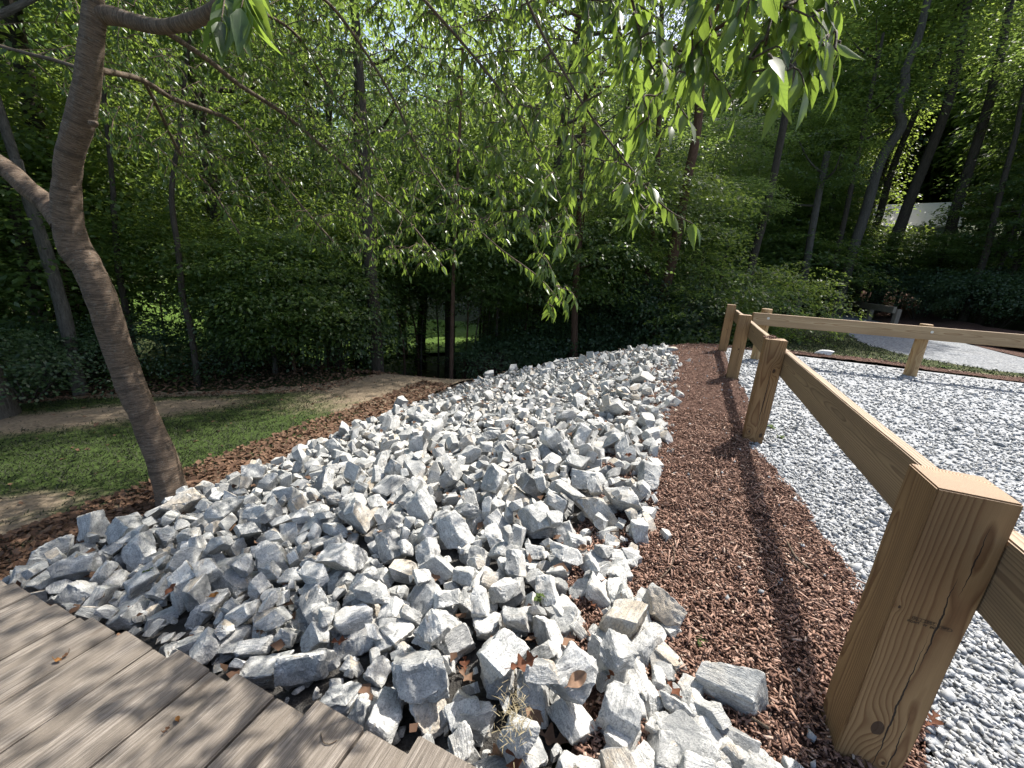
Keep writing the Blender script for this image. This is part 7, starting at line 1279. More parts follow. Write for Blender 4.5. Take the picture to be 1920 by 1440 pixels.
# ================================================================== foliage builders
def leaf_tris(P, d, n, L, W, fold=.25):
    s = norm(np.cross(d, n)); L = L[:, None]; W = W[:, None]
    m = P + d * L * .45
    return np.stack([P, m + s * W + n * W * fold, P + d * L, m - s * W + n * W * fold], 1).reshape(-1, 3)
def leaf_faces(N): return (np.array([(0, 1, 2), (0, 2, 3)])[None] + (np.arange(N) * 4)[:, None, None]).reshape(-1, 3)
def crown(seed, rx, rz, clumps, per, leaf, flat=.35, shell=.45, droop=.25, base=-1., wl=.26, spread=.55, rad=(.45, .85)):
    """sprays of leaves through an uneven ellipsoid; every leaf a small folded face"""
    g = np.random.default_rng(seed)
    lob = norm(g.normal(size=(7, 3))); amp = g.uniform(-.3, .35, 7)
    u = norm(g.normal(size=(clumps, 3))); u[:, 2] = np.where(u[:, 2] < base, -u[:, 2], u[:, 2])
    r = g.uniform(shell, 1, clumps) ** .6 * (1 + (np.clip(u @ lob.T, 0, 1) ** 3 @ amp))
    c = u * r[:, None] * np.array([rx, rx, rz])
    cr = g.uniform(rad[0], rad[1], clumps)
    nrm = norm(u * spread + np.array([0, 0, 1.]) + g.normal(0, .2, size=(clumps, 3)))
    e1 = norm(np.cross(nrm, g.normal(size=(clumps, 3)))); e2 = np.cross(nrm, e1)
    N = clumps * per; ci = np.repeat(np.arange(clumps), per); a = g.uniform(0, 6.283, N); q = g.uniform(.02, 1, N) ** .55
    out = e1[ci] * np.cos(a)[:, None] + e2[ci] * np.sin(a)[:, None]
    P = c[ci] + out * (q * cr[ci])[:, None] + nrm[ci] * (g.normal(0, flat, N) * cr[ci] * .35)[:, None]
    P[:, 2] -= q * q * cr[ci] * droop
    d = norm(out + g.normal(0, .45, size=(N, 3)) - np.array([0, 0, droop * 1.6])); n = norm(nrm[ci] + g.normal(0, .38, size=(N, 3)))
    L = leaf * g.uniform(.6, 1.25, N); V = leaf_tris(P, d, n, L, L * wl)
    return V, leaf_faces(N), c
def crown_mesh(name, mat, *a, **k):
    V, F, c = crown(*a, **k); me = np_mesh(name, V, F); me.materials.append(mat); me['_'] = 0; return me, c
CR = {}
for i in range(4): CR['tall%d' % i] = crown_mesh('crown', (M_LMID, M_LLIGHT, M_LLIGHT, M_LDARK)[i], 100 + i, 2.4, 4.2, 230, 58, .115, spread=.4)[0]
for i in range(3): CR['sap%d' % i] = crown_mesh('crown', (M_LMID, M_LLIGHT, M_LMID)[i], 120 + i, 1.3, 1.35, 120, 95, .075, flat=.16, spread=.25, rad=(.35, .7), wl=.28)[0]
for i in range(3): CR['shrub%d' % i] = crown_mesh('foliage', (M_LDARK, M_LMID, M_LLIGHT)[i], 140 + i, 1.1, 1.0, 95, 80, .06, base=-.2, flat=.25, spread=.7, rad=(.25, .5), wl=.3)[0]
for i in range(2): CR['hemlock%d' % i] = crown_mesh('crown', M_LDARK, 160 + i, 1.9, 3.2, 170, 80, .085, flat=.12, droop=.55, spread=.5, wl=.16, rad=(.5, 1.0))[0]
for i in range(2): CR['far%d' % i] = crown_mesh('crown', (M_LMID, M_LLIGHT)[i], 180 + i, 3.2, 4.6, 260, 55, .26, spread=.5, rad=(.6, 1.2))[0]
tr_rng = random.Random(31)
def limbs(g, P0, top, r, n, seed, up=.6, ln=1.8):
    R = random.Random(seed)
    for k in range(n):
        a = R.uniform(0, 6.28); b = P0.lerp(top, R.uniform(.35, .98)); L = ln * R.uniform(.6, 1.3)
        e = b + Vector((math.cos(a) * L, math.sin(a) * L, L * up * R.uniform(.3, 1.4))); m = b.lerp(e, .5) + Vector((R.uniform(-.15, .15), R.uniform(-.15, .15), -.12 * L))
        P, rr = smooth_path([b, m, e], [r * .45, r * .28, r * .06], 4); tube(g, P, rr, 5, .1, seed + k)
def tree(name, path, radii, crowns, bark, label, cat='tree', group=None, nlimb=5, ln=1.8, crownname='crown'):
    """path: world points of the trunk from the ground up; crowns: [(mesh key, centre, scale xyz, rz)] - one crown per tree"""
    base = Vector(path[0]); root = empty(name, base); tag(root, label, cat, group)
    g = Geo(); P, rr = smooth_path([tuple(p) for p in path], radii, 5)
    if len(P) > 2: rr[0] *= 1.45; rr[1] *= 1.2
    tube(g, P, rr, 10, .12, int(abs(base.x * 7 + base.y * 3)) % 97)
    if nlimb: limbs(g, Vector(path[len(path) // 2]), Vector(path[-1]), radii[len(radii) // 2], nlimb, int(abs(base.x * 91) + abs(base.y * 13)), ln=ln)
    link('trunk', g.mesh('trunk', True), root, bark)
    for (key, c, sc, rz) in crowns:
        o = bpy.data.objects.new(crownname, CR[key]); C.objects.link(o); o.parent = root; o.location = Vector(c) - base; o.scale = sc; o.rotation_euler = (0, 0, rz)
    return root
def gz(x, y, d=-.15): return (x, y, ground(x, y) + d)
U = tr_rng.uniform

CELL = {}
def where(x, y):
    u = proj((x, y, 0))[0]
    for lim, ph in ((60, 'at the far left edge'), (260, 'behind the cherry trunk'), (430, 'behind the kinked sapling'), (640, 'left of the thick dark trunk'), (760, 'behind the thick dark trunk'), (900, 'behind the thin pale stem'), (1040, 'left of the straight reddish trunk'), (1170, 'behind the straight reddish trunk'), (1300, 'behind the stout leaning trunk'), (1450, 'behind the far fence posts'), (1600, 'above the road bend'), (1800, 'around the white roof')):
        if u < lim: return ph
    return 'at the right edge of the wood'
def rank(kind, x, y, o): CELL.setdefault((kind, where(x, y)), []).append((math.hypot(x, y), o))
# ---- the trees one can tell apart: trunk traced from the photo at an estimated distance
def traced(px, dist, wpx, bark, label, crowns, dist1=None, name='broadleaf_tree', nl=5, topz=None, r1=.45, ln=1.8):
    """px: pixels of the trunk bottom to top"""
    pts = []; n = len(px)
    for i, (u, v) in enumerate(px): pts.append(at(u, v, dist + ((dist1 or dist) - dist) * i / (n - 1)))
    b = pts[0].copy(); gr = ground(b[0], b[1]) - .2
    if b[2] > gr + .05: pts.insert(0, np.array([b[0] + (b[0] - pts[1][0]) * .15, b[1] + (b[1] - pts[1][1]) * .15, gr]))
    else: pts[0][2] = gr
    if topz and pts[-1][2] < topz:
        q = pts[-1] + (pts[-1] - pts[-2]) / max(.3, pts[-1][2] - pts[-2][2]) * (topz - pts[-1][2]) * .8; q[2] = topz; pts.append(q)
    d0 = (pts[0] - np.array([0, 0, CH])) @ FW; r = wpx / 2 * d0 / FPX / 1.08
    rad = [r * (1 - (1 - r1) * i / (len(pts) - 1)) for i in range(len(pts))]
    top = pts[-1]
    cr = [(k, (top[0] + ox, top[1] + oy, top[2] + oz), sc, U(0, 6)) for (k, ox, oy, oz, sc) in crowns]
    rt = tree(name, pts, rad, cr, bark, label, nlimb=nl, ln=ln)
    if name == 'sapling': rank('thin bare sapling', pts[0][0], pts[0][1], rt)
    return rt
traced([(709, 706), (702, 590), (693, 480), (686, 340), (678, 200), (668, 60)], 9.2, 27, M_BARKD, 'thick dark straight trunk at the lawn edge just left of the saplings', [('tall0', 0, .5, 1.5, (1.0, 1.0, 1.0))], nl=8, topz=9.5)
traced([(152, 742), (122, 600), (92, 490), (62, 400), (30, 300), (0, 210)], 9.4, 25, M_BARKG, 'grey trunk leaning left at the forest edge behind the cherry trunk', [('tall2', -.5, .5, 1.5, (1.1, 1.1, 1.))], topz=10)
traced([(98, 705), (70, 580), (44, 460), (15, 330), (-10, 220)], 11.5, 28, M_BARKD, 'dark trunk standing behind the grey trunk at the far left', [('tall3', 0, .5, 2, (1.1, 1.1, 1.))], topz=10.5)
traced([(372, 728), (358, 620), (343, 560), (334, 470), (322, 380), (327, 310), (338, 240)], 9.0, 13, M_BARKD, 'slender crooked sapling with a kinked stem right of the cherry trunk', [('sap0', 0, .2, .4, (1.3, 1.3, 1.2))], nl=7, topz=5.2, ln=1.1)
traced([(262, 715), (240, 600), (222, 500), (214, 400), (205, 280)], 10.2, 14, M_BARKD, 'dark thin trunk half hidden behind the cherry trunk', [('tall1', 0, .5, 1.2, (.8, .8, .8))], topz=8)
traced([(846, 702), (848, 600), (851, 500), (856, 380), (862, 240)], 9.6, 9, M_BARKR, 'thin pale straight stem right of the thick dark trunk', [('sap1', .1, .4, .9, (1.5, 1.5, 1.4))], nl=4, topz=7)
traced([(1077, 672), (1078, 570), (1084, 440), (1091, 320), (1097, 200)], 10.8, 15, M_BARKR, 'reddish straight trunk rising behind the rocks below the hanging leaves', [('tall0', -.3, .5, 1.2, (.78, .78, 1.))], topz=9.5)
traced([(1224, 655), (1243, 560), (1264, 470), (1286, 350), (1306, 250), (1318, 120)], 12.2, 24, M_BARKR, 'stout reddish brown trunk leaning right behind the end of the rocks', [('hemlock0', .3, .8, .9, (1.0, 1.0, 1.0))], topz=8.5, nl=8)
traced([(1192, 645), (1206, 560), (1216, 500), (1224, 420), (1233, 300), (1238, 90)], 13.5, 15, M_BARKR, 'thinner trunk left of the stout leaning trunk', [('hemlock1', 0, .8, 1.5, (.85, .85, 1.2))], topz=9.5)
traced([(1402, 530), (1416, 470), (1442, 370), (1470, 230), (1487, 120), (1500, 20)], 17, 17, M_BARKD, 'dark slim trunk leaning right above the far fence posts', [('tall3', .4, 2, 2, (.9, .9, 1.))], topz=13.5, nl=8)
traced([(1508, 520), (1521, 440), (1536, 360), (1552, 285)], 21, 14, M_BARKG, 'pale grey broken trunk standing between two darker ones', [('sap1', 0, .6, .2, (1.3, 1.3, 1.2))], nl=3, ln=1.4, r1=.75)
traced([(1600, 468), (1622, 400), (1652, 300), (1690, 238), (1683, 205), (1697, 160), (1698, 130), (1722, 70), (1742, -10)], 24, 19, M_BARKG, 'grey crooked trunk with a sharp bend left of the white roof', [('far0', 1., 2, 3, (1., 1., 1.))], topz=18, nl=8, r1=.5)
traced([(1668, 480), (1690, 420), (1712, 360), (1745, 280), (1775, 200), (1800, 90), (1815, 0)], 27, 22, M_BARKD, 'tall dark trunk crossing in front of the white roof', [('far1', 1, 2, 3, (1., 1., 1.))], topz=21, nl=9)
traced([(1632, 455), (1650, 400), (1672, 320), (1700, 250), (1730, 180)], 30, 15, M_BARKD, 'dark trunk just left of the white roof, farther back', [('far0', 0, 2, 2, (1., 1., 1.))], topz=17)
traced([(1772, 470), (1790, 400), (1822, 300), (1858, 180), (1880, 80), (1895, 0)], 27, 20, M_BARKD, 'dark trunk rising at the right end of the white roof', [('far1', 0, 2, 2.5, (1., 1., 1.))], topz=20, nl=9)
traced([(1850, 470), (1866, 400), (1884, 330), (1905, 250), (1925, 150)], 25, 12, M_BARKD, 'thin dark trunk at the right edge above the dark shrubs', [('far0', .5, 2, 2.5, (.9, .9, .9))], topz=16)
traced([(-28, 738), (-90, 600), (-150, 480)], 8.6, 80, M_BARKG, 'broad pale root flare of a trunk cut by the left edge', [('tall2', -1.5, .6, 4.2, (1.4, 1.4, 1.2))], topz=7.5, nl=4)
traced([(518, 722), (512, 640), (500, 560)], 9.4, 11, M_BARKG, 'short grey sapling stem under low foliage at the lawn edge', [('sap0', 0, .1, .3, (1.1, 1.1, .9))], nl=5, ln=.9)
traced([(556, 722), (548, 655), (545, 600)], 9.2, 9, M_BARKR, 'small reddish sapling stem beside the lawn', [('sap2', .1, .2, .5, (1.1, 1.1, .9))], nl=5, ln=.9)
for i, u in enumerate((1655, 1715, 1772)): traced([(u - 14, 505), (u - 5, 488), (u, 474)], 26, 5, M_BARKD, ['left', 'middle', 'right'][i] + ' one of three small trees in front of the house wall', [('sap%d' % i, 0, 0, .1, (1.25, 1.25, .62))], nl=3, ln=.8)
# thin understorey stems
SGR = 'thin saplings in the shade behind the lawn'
for (u0, v0, u1, v1, dd, wpx) in [(757, 655, 735, 520, 11, 5), (783, 645, 762, 500, 12, 5), (790, 650, 800, 560, 11.5, 4), (822, 640, 820, 520, 12.5, 4), (872, 690, 878, 540, 11, 5), (884, 695, 905, 560, 10.5, 4), (905, 690, 922, 500, 12, 4), (615, 690, 600, 560, 10.5, 5), (650, 690, 655, 560, 11, 4), (455, 712, 462, 560, 10, 4), (310, 715, 300, 560, 10.5, 5), (1120, 640, 1135, 500, 13, 6), (1160, 640, 1168, 470, 14, 7), (980, 660, 990, 500, 12, 5), (1345, 600, 1372, 430, 16, 8), (1300, 620, 1320, 470, 15, 7)]:
    traced([(u0, v0), ((u0 + u1) / 2 + U(-5, 5), (v0 + v1) / 2), (u1, v1)], dd, wpx, M_BARKR if wpx % 2 else M_BARKD, 'thin bare sapling stem in the shade behind the lawn' if u0 < 1000 else 'thin bare sapling stem in the shade behind the rocks', [('sap%d' % tr_rng.randrange(3), U(-.2, .2), U(0, .4), U(.5, 1.1), (U(.8, 1.1), U(.8, 1.1), U(.5, .8)))], name='sapling', nl=3, ln=.7)['group'] = SGR if u0 < 1000 else 'thin saplings behind the rocks'

# ---- rows of the wood behind, each tree its own thing
def row_tree(x, y, h, key, sc, bark, r, label, group, cz=None):
    b = gz(x, y); lean = (U(-.05, .05) * h, U(-.05, .05) * h)
    path = [b, (x + lean[0] * .3, y + lean[1] * .3, b[2] + h * .35), (x + lean[0], y + lean[1], b[2] + h * .85)]
    kd = 'tall far tree' if math.hypot(x, y) > 32 else 'tall tree beyond the road' if 'road' in group else 'tall tree in the wood'
    rt = tree('broadleaf_tree', path, [r, r * .8, r * .35], [(key, (x + lean[0], y + lean[1], b[2] + (cz or h * .68)), sc, U(0, 6))], bark, label, group=group, nlimb=4, ln=h * .16); rank(kd, x, y, rt)
def sunfree(x, y, h):
    """keep the sun's way to the rocks, the mulch and the lot open"""
    for (px, py, pz) in [(-.6, 2.8, -.4), (0, 4.5, -.5), (0, 6.2, -.5), (1.6, 6.8, -.2), (2.3, 6.8, 0), (4, 4, 0), (6, 6, 0), (9, 4, 0), (1, 2, 0), (10, 1, 0)]:
        k = (x - px) * .76 + (y - py) * .65; o = abs((x - px) * .65 - (y - py) * .76)
        if k > 0 and o < 2.6 and (k - 2.2) * 1.49 + pz < h + ground(x, y): return False
    return True
def polar(az, rho): return rho * math.sin(R_(az)), rho * math.cos(R_(az))
G2 = 'broadleaf trees in the wood behind the lawn'; G3 = 'broadleaf trees far back on the wooded hillside'; G4 = 'trees beyond the gravel road'
cnt = 0
for rho, da, hh, key in ((12.2, 13, (9, 12), 'tall'), (15.5, 12, (11, 14), 'tall'), (20, 11, (12, 17), 'tall')):
    az = -62 + U(0, 4)
    while az < 27:
        a2 = az + U(-1.5, 1.5); q = rho + U(-1.2, 1.2); x, y = polar(a2, q); h = U(*hh); s, t = to_st(x, y)
        az += da
        if t < 8.9 and s < 7.5: continue
        if t < 3: continue
        while h > 4 and not sunfree(x, y, h): h -= 1.
        if h < 5: continue
        k = '%s%d' % (key, tr_rng.randrange(4)); f = h / 12
        row_tree(x, y, h, k, (1.1 * f ** .5, 1.1 * f ** .5, 1.05 * f), M_BARKD if U(0, 1) < .6 else M_BARKG, .09 + h * .009, 'dark broadleaf tree in the wood behind the lawn' if a2 < -5 else 'dark broadleaf tree in the wood behind the rock slope', G2 if a2 < -5 else 'broadleaf trees in the wood behind the rock slope', h * .6); cnt += 1
for rho, da in ((36, 6), (46, 5.5), (60, 5)):
    az = -62
    while az < 68:
        a2 = az + U(-2, 2); q = rho + U(-2, 2); x, y = polar(a2, q); az += da
        if rho < 50 and (-44 < a2 < -5): continue              # the clearing
        if rho < 50 and 37 < a2 < 46: continue                 # the house lot
        if 35 < a2 < 48 and rho < 44: continue
        h = U(17, 23) * (1.15 if rho > 50 else 1); sc = h / 15
        row_tree(x, y, h, 'far%d' % tr_rng.randrange(2), (sc * 1.25, sc * 1.25, sc * 1.2), M_BARKD, .28, 'tall broadleaf tree far back on the wooded hillside', G3, h * .58)
for (x, y, h, k) in [(11, 25, 13, 'tall3'), (25, 20, 15, 'tall0'), (27, 15, 14, 'tall2'), (22, 18.5, 11, 'tall3'), (30, 22, 17, 'tall1'), (15.5, 26, 14, 'tall2'), (19, 29, 14, 'tall1'), (30, 10, 14, 'tall3'), (34, 16, 18, 'tall0'), (33, 27, 18, 'tall1'), (37, 21, 19, 'tall3')]:
    f = h / 12
    row_tree(x, y, h, k, (1.45 * f ** .5, 1.45 * f ** .5, 1.2 * f), M_BARKG if h > 14 else M_BARKD, .17, 'leafy tree beyond the gravel road', G4)

for (a2, r2, h) in [(34.5, 27, 14), (37.5, 31, 17), (36, 24, 13), (34, 33, 16)]:
    x, y = polar(a2, r2); row_tree(x, y, h, 'tall%d' % tr_rng.randrange(1, 3), (1.5, 1.5, .95), M_BARKD, .13, 'x', G4, h * .86)
for i in range(9):
    a2 = 35 + i * 1.8; x, y = polar(a2, 54 + (i % 3) * 3); row_tree(x, y, 22, 'far%d' % (i % 2), (1.9, 1.9, 1.9), M_BARKD, .3, 'x', G3, 10.5)
# ---- understorey: small leafy trees under the tall ones
GU = 'understorey trees along the edge of the wood'
def under(az, rho, h, k, sc, lab, grp):
    x, y = polar(az, rho); s, t = to_st(x, y)
    if (t < t_edge(s) + .7 and s < 7) or (s < 8.2 and t < 4.4): return
    b = gz(x, y); q = U(-.3, .3); rt = tree('understorey_tree', [b, (x + q * .4, y, b[2] + h * .5), (x + q, y + q * .5, b[2] + h)], [.035 + h * .006, .03, .012], [(k, (x + q, y + q * .5, b[2] + h * .85), sc, U(0, 6))], M_BARKD if U(0, 1) < .6 else M_BARKR, lab, group=grp, nlimb=3, ln=.9); rank('small leafy tree', x, y, rt)
for rho, da, z0, z1 in ((11.4, 11, 3.6, 5.4), (13.0, 10, 2., 3.4), (14., 8, 4.6, 7.), (17, 9, 2.5, 6), (18.5, 6, 6, 9.5), (23, 6, 5, 11)):
    az = -60 + U(0, 4)
    while az < (20 if rho < 15 else 23):
        a2 = az + U(-1.5, 1.5); r2 = rho + U(-.5, .5) + (1.3 if a2 > 8 else 0); az += da; h = U(z0, z1); x, y = polar(a2, r2)
        if not sunfree(x, y, h + 1.): 
            h = min(h, 3.4)
            if not sunfree(x, y, h + .8): continue
        if (-44 < a2 < -31 or -19 < a2 < -7) and h < 9: continue        # windows onto the clearing
        f = (1.15 + .02 * rho) * U(.9, 1.25)
        under(a2, r2, h, 'sap%d' % tr_rng.randrange(3), (f, f, f * U(.75, 1.05)), 'small leafy tree under taller ones at the edge of the wood' if a2 < 0 else 'small leafy tree in the wood behind the rock slope', GU if a2 < 0 else 'understorey trees behind the rock slope')
for (a2, r2, h) in [(20, 27, 5), (23, 30, 6), (25.5, 27, 4.5), (27.5, 31, 7), (29.5, 27, 5), (31.5, 30, 5.5), (33.5, 27.5, 4), (35, 31, 5), (28.5, 23, 3.5), (32, 24, 3), (24, 22, 3.5), (30.5, 34, 9), (26, 34, 9), (17, 30, 5), (14, 27, 4.5), (10, 29, 5), (6, 27, 4)]:
    x, y = polar(a2, r2); b = gz(x, y); rt = tree('understorey_tree', [b, (x, y, b[2] + h * .5), (x, y, b[2] + h)], [.10, .07, .02], [('sap%d' % tr_rng.randrange(3), (x, y, b[2] + h * .7), (2.3, 2.3, h * .42), U(0, 6))], M_BARKD, 'x', group='understorey trees deep behind the rock slope', nlimb=3, ln=1.2); rank('leafy tree deep in the wood', x, y, rt)
for i in range(46):
    a2, r2 = U(30, 68), U(25, 44)
    if 35 < a2 < 46: continue
    h = U(3, 13) if not 36 < a2 < 46 else U(7, 13)
    f = U(1.5, 2.3); x, y = polar(a2, r2); b = gz(x, y); rt = tree('understorey_tree', [b, (x, y, b[2] + h * .5), (x, y, b[2] + h)], [.12, .08, .02], [('sap%d' % tr_rng.randrange(3), (x, y, b[2] + h * .9), (f, f, f * .8), U(0, 6))], M_BARKD, 'leafy tree between taller ones beyond the gravel road', group='smaller trees beyond the gravel road', nlimb=3, ln=1.4); rank('small tree beyond the road', x, y, rt)

for (kd, ph), L_ in CELL.items():
    for i, (q, o) in enumerate(sorted(L_, key=lambda e: e[0])):
        od = ['nearest', 'second nearest', 'third nearest', 'fourth nearest', 'fifth nearest', 'sixth nearest', 'seventh nearest', 'eighth nearest', 'ninth nearest', 'tenth nearest', 'eleventh nearest', 'twelfth nearest', 'farthest'][min(i, 12)] if len(L_) > 1 else 'single'
        o['label'] = '%s %s %s' % (od, kd, ph)
# ---- understorey shrubs
def shrub(x, y, key, sc, label, group=None, name='shrub', mat=None):
    b = gz(x, y, -.05); root = empty(name, b); tag(root, label, 'shrub', group)
    g = Geo(); R = random.Random(int(abs(x * 100) + abs(y * 37)))
    for k in range(5):
        a = R.uniform(0, 6.28); e = Vector((math.cos(a) * sc[0] * .7, math.sin(a) * sc[1] * .7, sc[2] * R.uniform(.6, 1.1)))
        P, rr = smooth_path([(0, 0, -.05), tuple(e * .5 + Vector((0, 0, .15 * sc[2]))), tuple(e)], [.018, .012, .004], 3); tube(g, [Vector(b) + Vector(p) for p in P], rr, 5, 0, k)
    link('stem', g.mesh('stem', True), root, M_BARKD)
    o = bpy.data.objects.new('foliage', CR[key]); C.objects.link(o); o.parent = root; o.location = (0, 0, sc[2] * .75); o.scale = sc; o.rotation_euler = (0, 0, R.uniform(0, 6))
    if mat: pass
    return root
SH = 'leafy shrubs along the forest edge'
SHL = ['low dark shrub left of the grey leaning trunk', 'low dark shrub just behind the cherry trunk', 'low shrub in front of the small saplings, right of the kinked one', 'tall dense green shrub above the two small sapling stems', 'tallest dense shrub mass left of the thick dark trunk', 'dark shrub touching the thick dark trunk', 'dark shrub behind the rocks, right of the thin pale stem', 'dark rounded shrub left of the straight reddish trunk', 'dark shrub right of the straight reddish trunk', 'large dark shrub behind the pair of thin stems', 'lighter shrub deep behind the straight reddish trunk', 'dark shrub right of the stout leaning trunk', 'tall dark shrub behind the stout leaning trunk'] + ['dark shrub in the wood'] * 4
for (u, v, d, key, s_, sz) in [(20, 640, 9.6, 0, 1.1, .8), (230, 650, 9.8, 0, .9, .8), (430, 690, 9.7, 0, .9, .6), (500, 560, 10.2, 1, 1.4, 1.5), (590, 560, 10, 1, 1.5, 1.6), (640, 640, 9.8, 0, 1.1, 1.1),
                              (930, 680, 10.4, 0, 1., .8), (1000, 640, 11.5, 0, 1.2, 1.2), (1120, 640, 12, 0, 1.2, 1.1), (1160, 600, 13, 0, 1.4, 1.5), (1040, 600, 13, 1, 1.3, 1.4), (1290, 620, 12.5, 0, 1.3, 1.2), (1250, 590, 14, 0, 1.5, 1.7)]:
    p = at(u, v, d); shrub(p[0], p[1], 'shrub%d' % key, (s_, s_, sz), SHL.pop(0), SH if u < 900 else 'leafy shrubs behind the rocks')
KY = ['shrub0', 'sap0', 'sap1']
for (x, y, key, s_, sz, lab) in [(5.0, 10.3, 1, 1.15, 1.15, 'bushy green shrub behind the far end post of the near fence'), (6.2, 10.3, 2, 1.0, .85, 'yellow green sunlit shrub behind the left end of the cross fence'), (6.3, 12.6, 1, 1.2, .9, 'tall bushy shrub beside the gravel road, left of its bend'),
                            (4.3, 11.8, 0, 1.5, 1.6, 'dark shrub behind the near fence, below the leaning trunk'), (7.2, 16.4, 2, 1.2, 1.0, 'pale green shrub where the gravel road disappears'), (5.2, 13.2, 0, 1.6, 1.5, 'large green shrub behind the smaller ones left of the road'), (9.3, 19.6, 1, 1.4, 1.3, 'rounded green shrub deep beside the road bend')]:
    shrub(x, y, KY[key], (s_, s_, sz), lab)
DKS = []
DK = 'dark shrubs along the far side of the gravel road'
for (x, y) in [(17.5, 24.2), (19, 22.5), (18.3, 20.3), (20, 19.2), (18.6, 17.6), (20.6, 16.4), (19.2, 14.9), (17.8, 15.6), (17.0, 17.9), (21.5, 14), (19.6, 12.9), (18, 13.6), (22.5, 12), (20.5, 11.2), (16.4, 19.8), (22.8, 17.5), (24, 14.8), (15.6, 22.6), (17.9, 26.6), (22, 20.5)]:
    s_ = U(1.25, 1.7); sz = U(1.25, 1.75) * (.85 if math.hypot(x, y) < 22 else 1)
    shrub(x, y, 'shrub0' if U(0, 1) < .8 else 'shrub1', (s_, s_, sz), 'x', DK); DKS.append((math.atan2(x, y), [o_ for o_ in C.objects if o_.name.startswith('shrub') and o_.type == 'EMPTY' and abs(o_.location.x - x) < 1e-4][0]))
for i, (q, o) in enumerate(sorted(DKS, key=lambda e: e[0])):
    o['label'] = ['leftmost', 'second', 'third', 'fourth', 'fifth', 'sixth', 'seventh', 'eighth', 'ninth', 'tenth', 'eleventh', 'twelfth', 'thirteenth', 'fourteenth', 'fifteenth', 'sixteenth', 'seventeenth', 'eighteenth', 'nineteenth', 'rightmost'][i] + ' of the dark shrubs beyond the gravel road, counted from the left'
root = shrub(*at(925, 655, 10.3)[:2], 'shrub0', (.6, .6, .55), 'small purple leaved shrub in the deep shade behind the rocks')
for ch in root.children:
    if ch.name.startswith('foliage'):
        ch.data = ch.data.copy(); ch.data.materials.clear(); ch.data.materials.append(M_LRED)
# ground ivy below the trees
P = []
R = random.Random(9)
while len(P) < 9000:
    s, t = R.uniform(-12, 9), R.uniform(8.0, 14); x, y = to_xy(s, t)
    if t > t_edge(s) + .15 and mnoise.noise(Vector((x * .9, y * .9, 2))) > -.15: P.append((x, y, ground(x, y) + R.uniform(.03, .28)))
P = np.array(P); g = np.random.default_rng(8); N = len(P); a = g.uniform(0, 6.28, N); d = norm(np.stack([np.cos(a), np.sin(a), g.normal(-.1, .3, N)], 1)); n = norm(np.stack([g.normal(0, .3, N), g.normal(0, .3, N), np.ones(N)], 1))
tag(link('ground_cover', np_mesh('ground_cover', leaf_tris(P, d, n, g.uniform(.05, .1, N), g.uniform(.018, .03, N)), leaf_faces(N)), mat=M_LMID), 'low leafy ground cover under the trees beyond the lawn', 'ground cover', kind='stuff')

# ================================================================== weeping cherry
cb = hitg(330, 940); cb[2] -= .08
cherry = empty('cherry_tree', Vector(cb)); tag(cherry, 'weeping cherry tree with a bent brown trunk beside the rocks and long hanging leafy twigs', 'tree')
TR = [((332, 955), 3.5), ((322, 920), 3.48), ((293, 833), 3.38), ((258, 750), 3.27), ((230, 680), 3.18), ((196, 575), 3.02), ((166, 505), 2.93), ((140, 462), 2.88), ((126, 400), 2.8), ((125, 335), 2.72), ((132, 285), 2.66), ((150, 225), 2.6), ((163, 160), 2.53), ((171, 95), 2.47), ((176, 30), 2.42), ((176, -40), 2.36), ((190, -160), 2.25), ((215, -300), 2.1)]
TW = [74, 64, 58, 56, 56, 58, 58, 62, 56, 50, 52, 52, 47, 46, 46, 34, 26, 12]
def pxr(wpx, dep): return wpx / 2 * dep / FPX / 1.14
g = Geo(); P, rr = smooth_path([pd(u, v, d) for (u, v), d in TR], [pxr(w_, d[1]) * .9 for w_, d in zip(TW, TR)], 16)
rr = [r * (1 + .05 * mnoise.noise(Vector((0, 0, i * .15)))) * (1 + .035 * mnoise.noise(Vector((3, 0, i * .9)))) for i, r in enumerate(rr)]
rr[:10] = [r * (1 + .5 * (1 - k / 10) ** 2) for k, r in enumerate(rr[:10])]; tube(g, P, rr, 40, .12, 1); k0 = pd(186, 233, 2.57)
tube(g, [k0 - np.array([.04, 0, 0]), k0 + np.array([-.005, -.01, .005])], [.022, .012], 8, .3, 4)      # a pruned stub
link('trunk', g.mesh('trunk', True), cherry, M_BARKC)
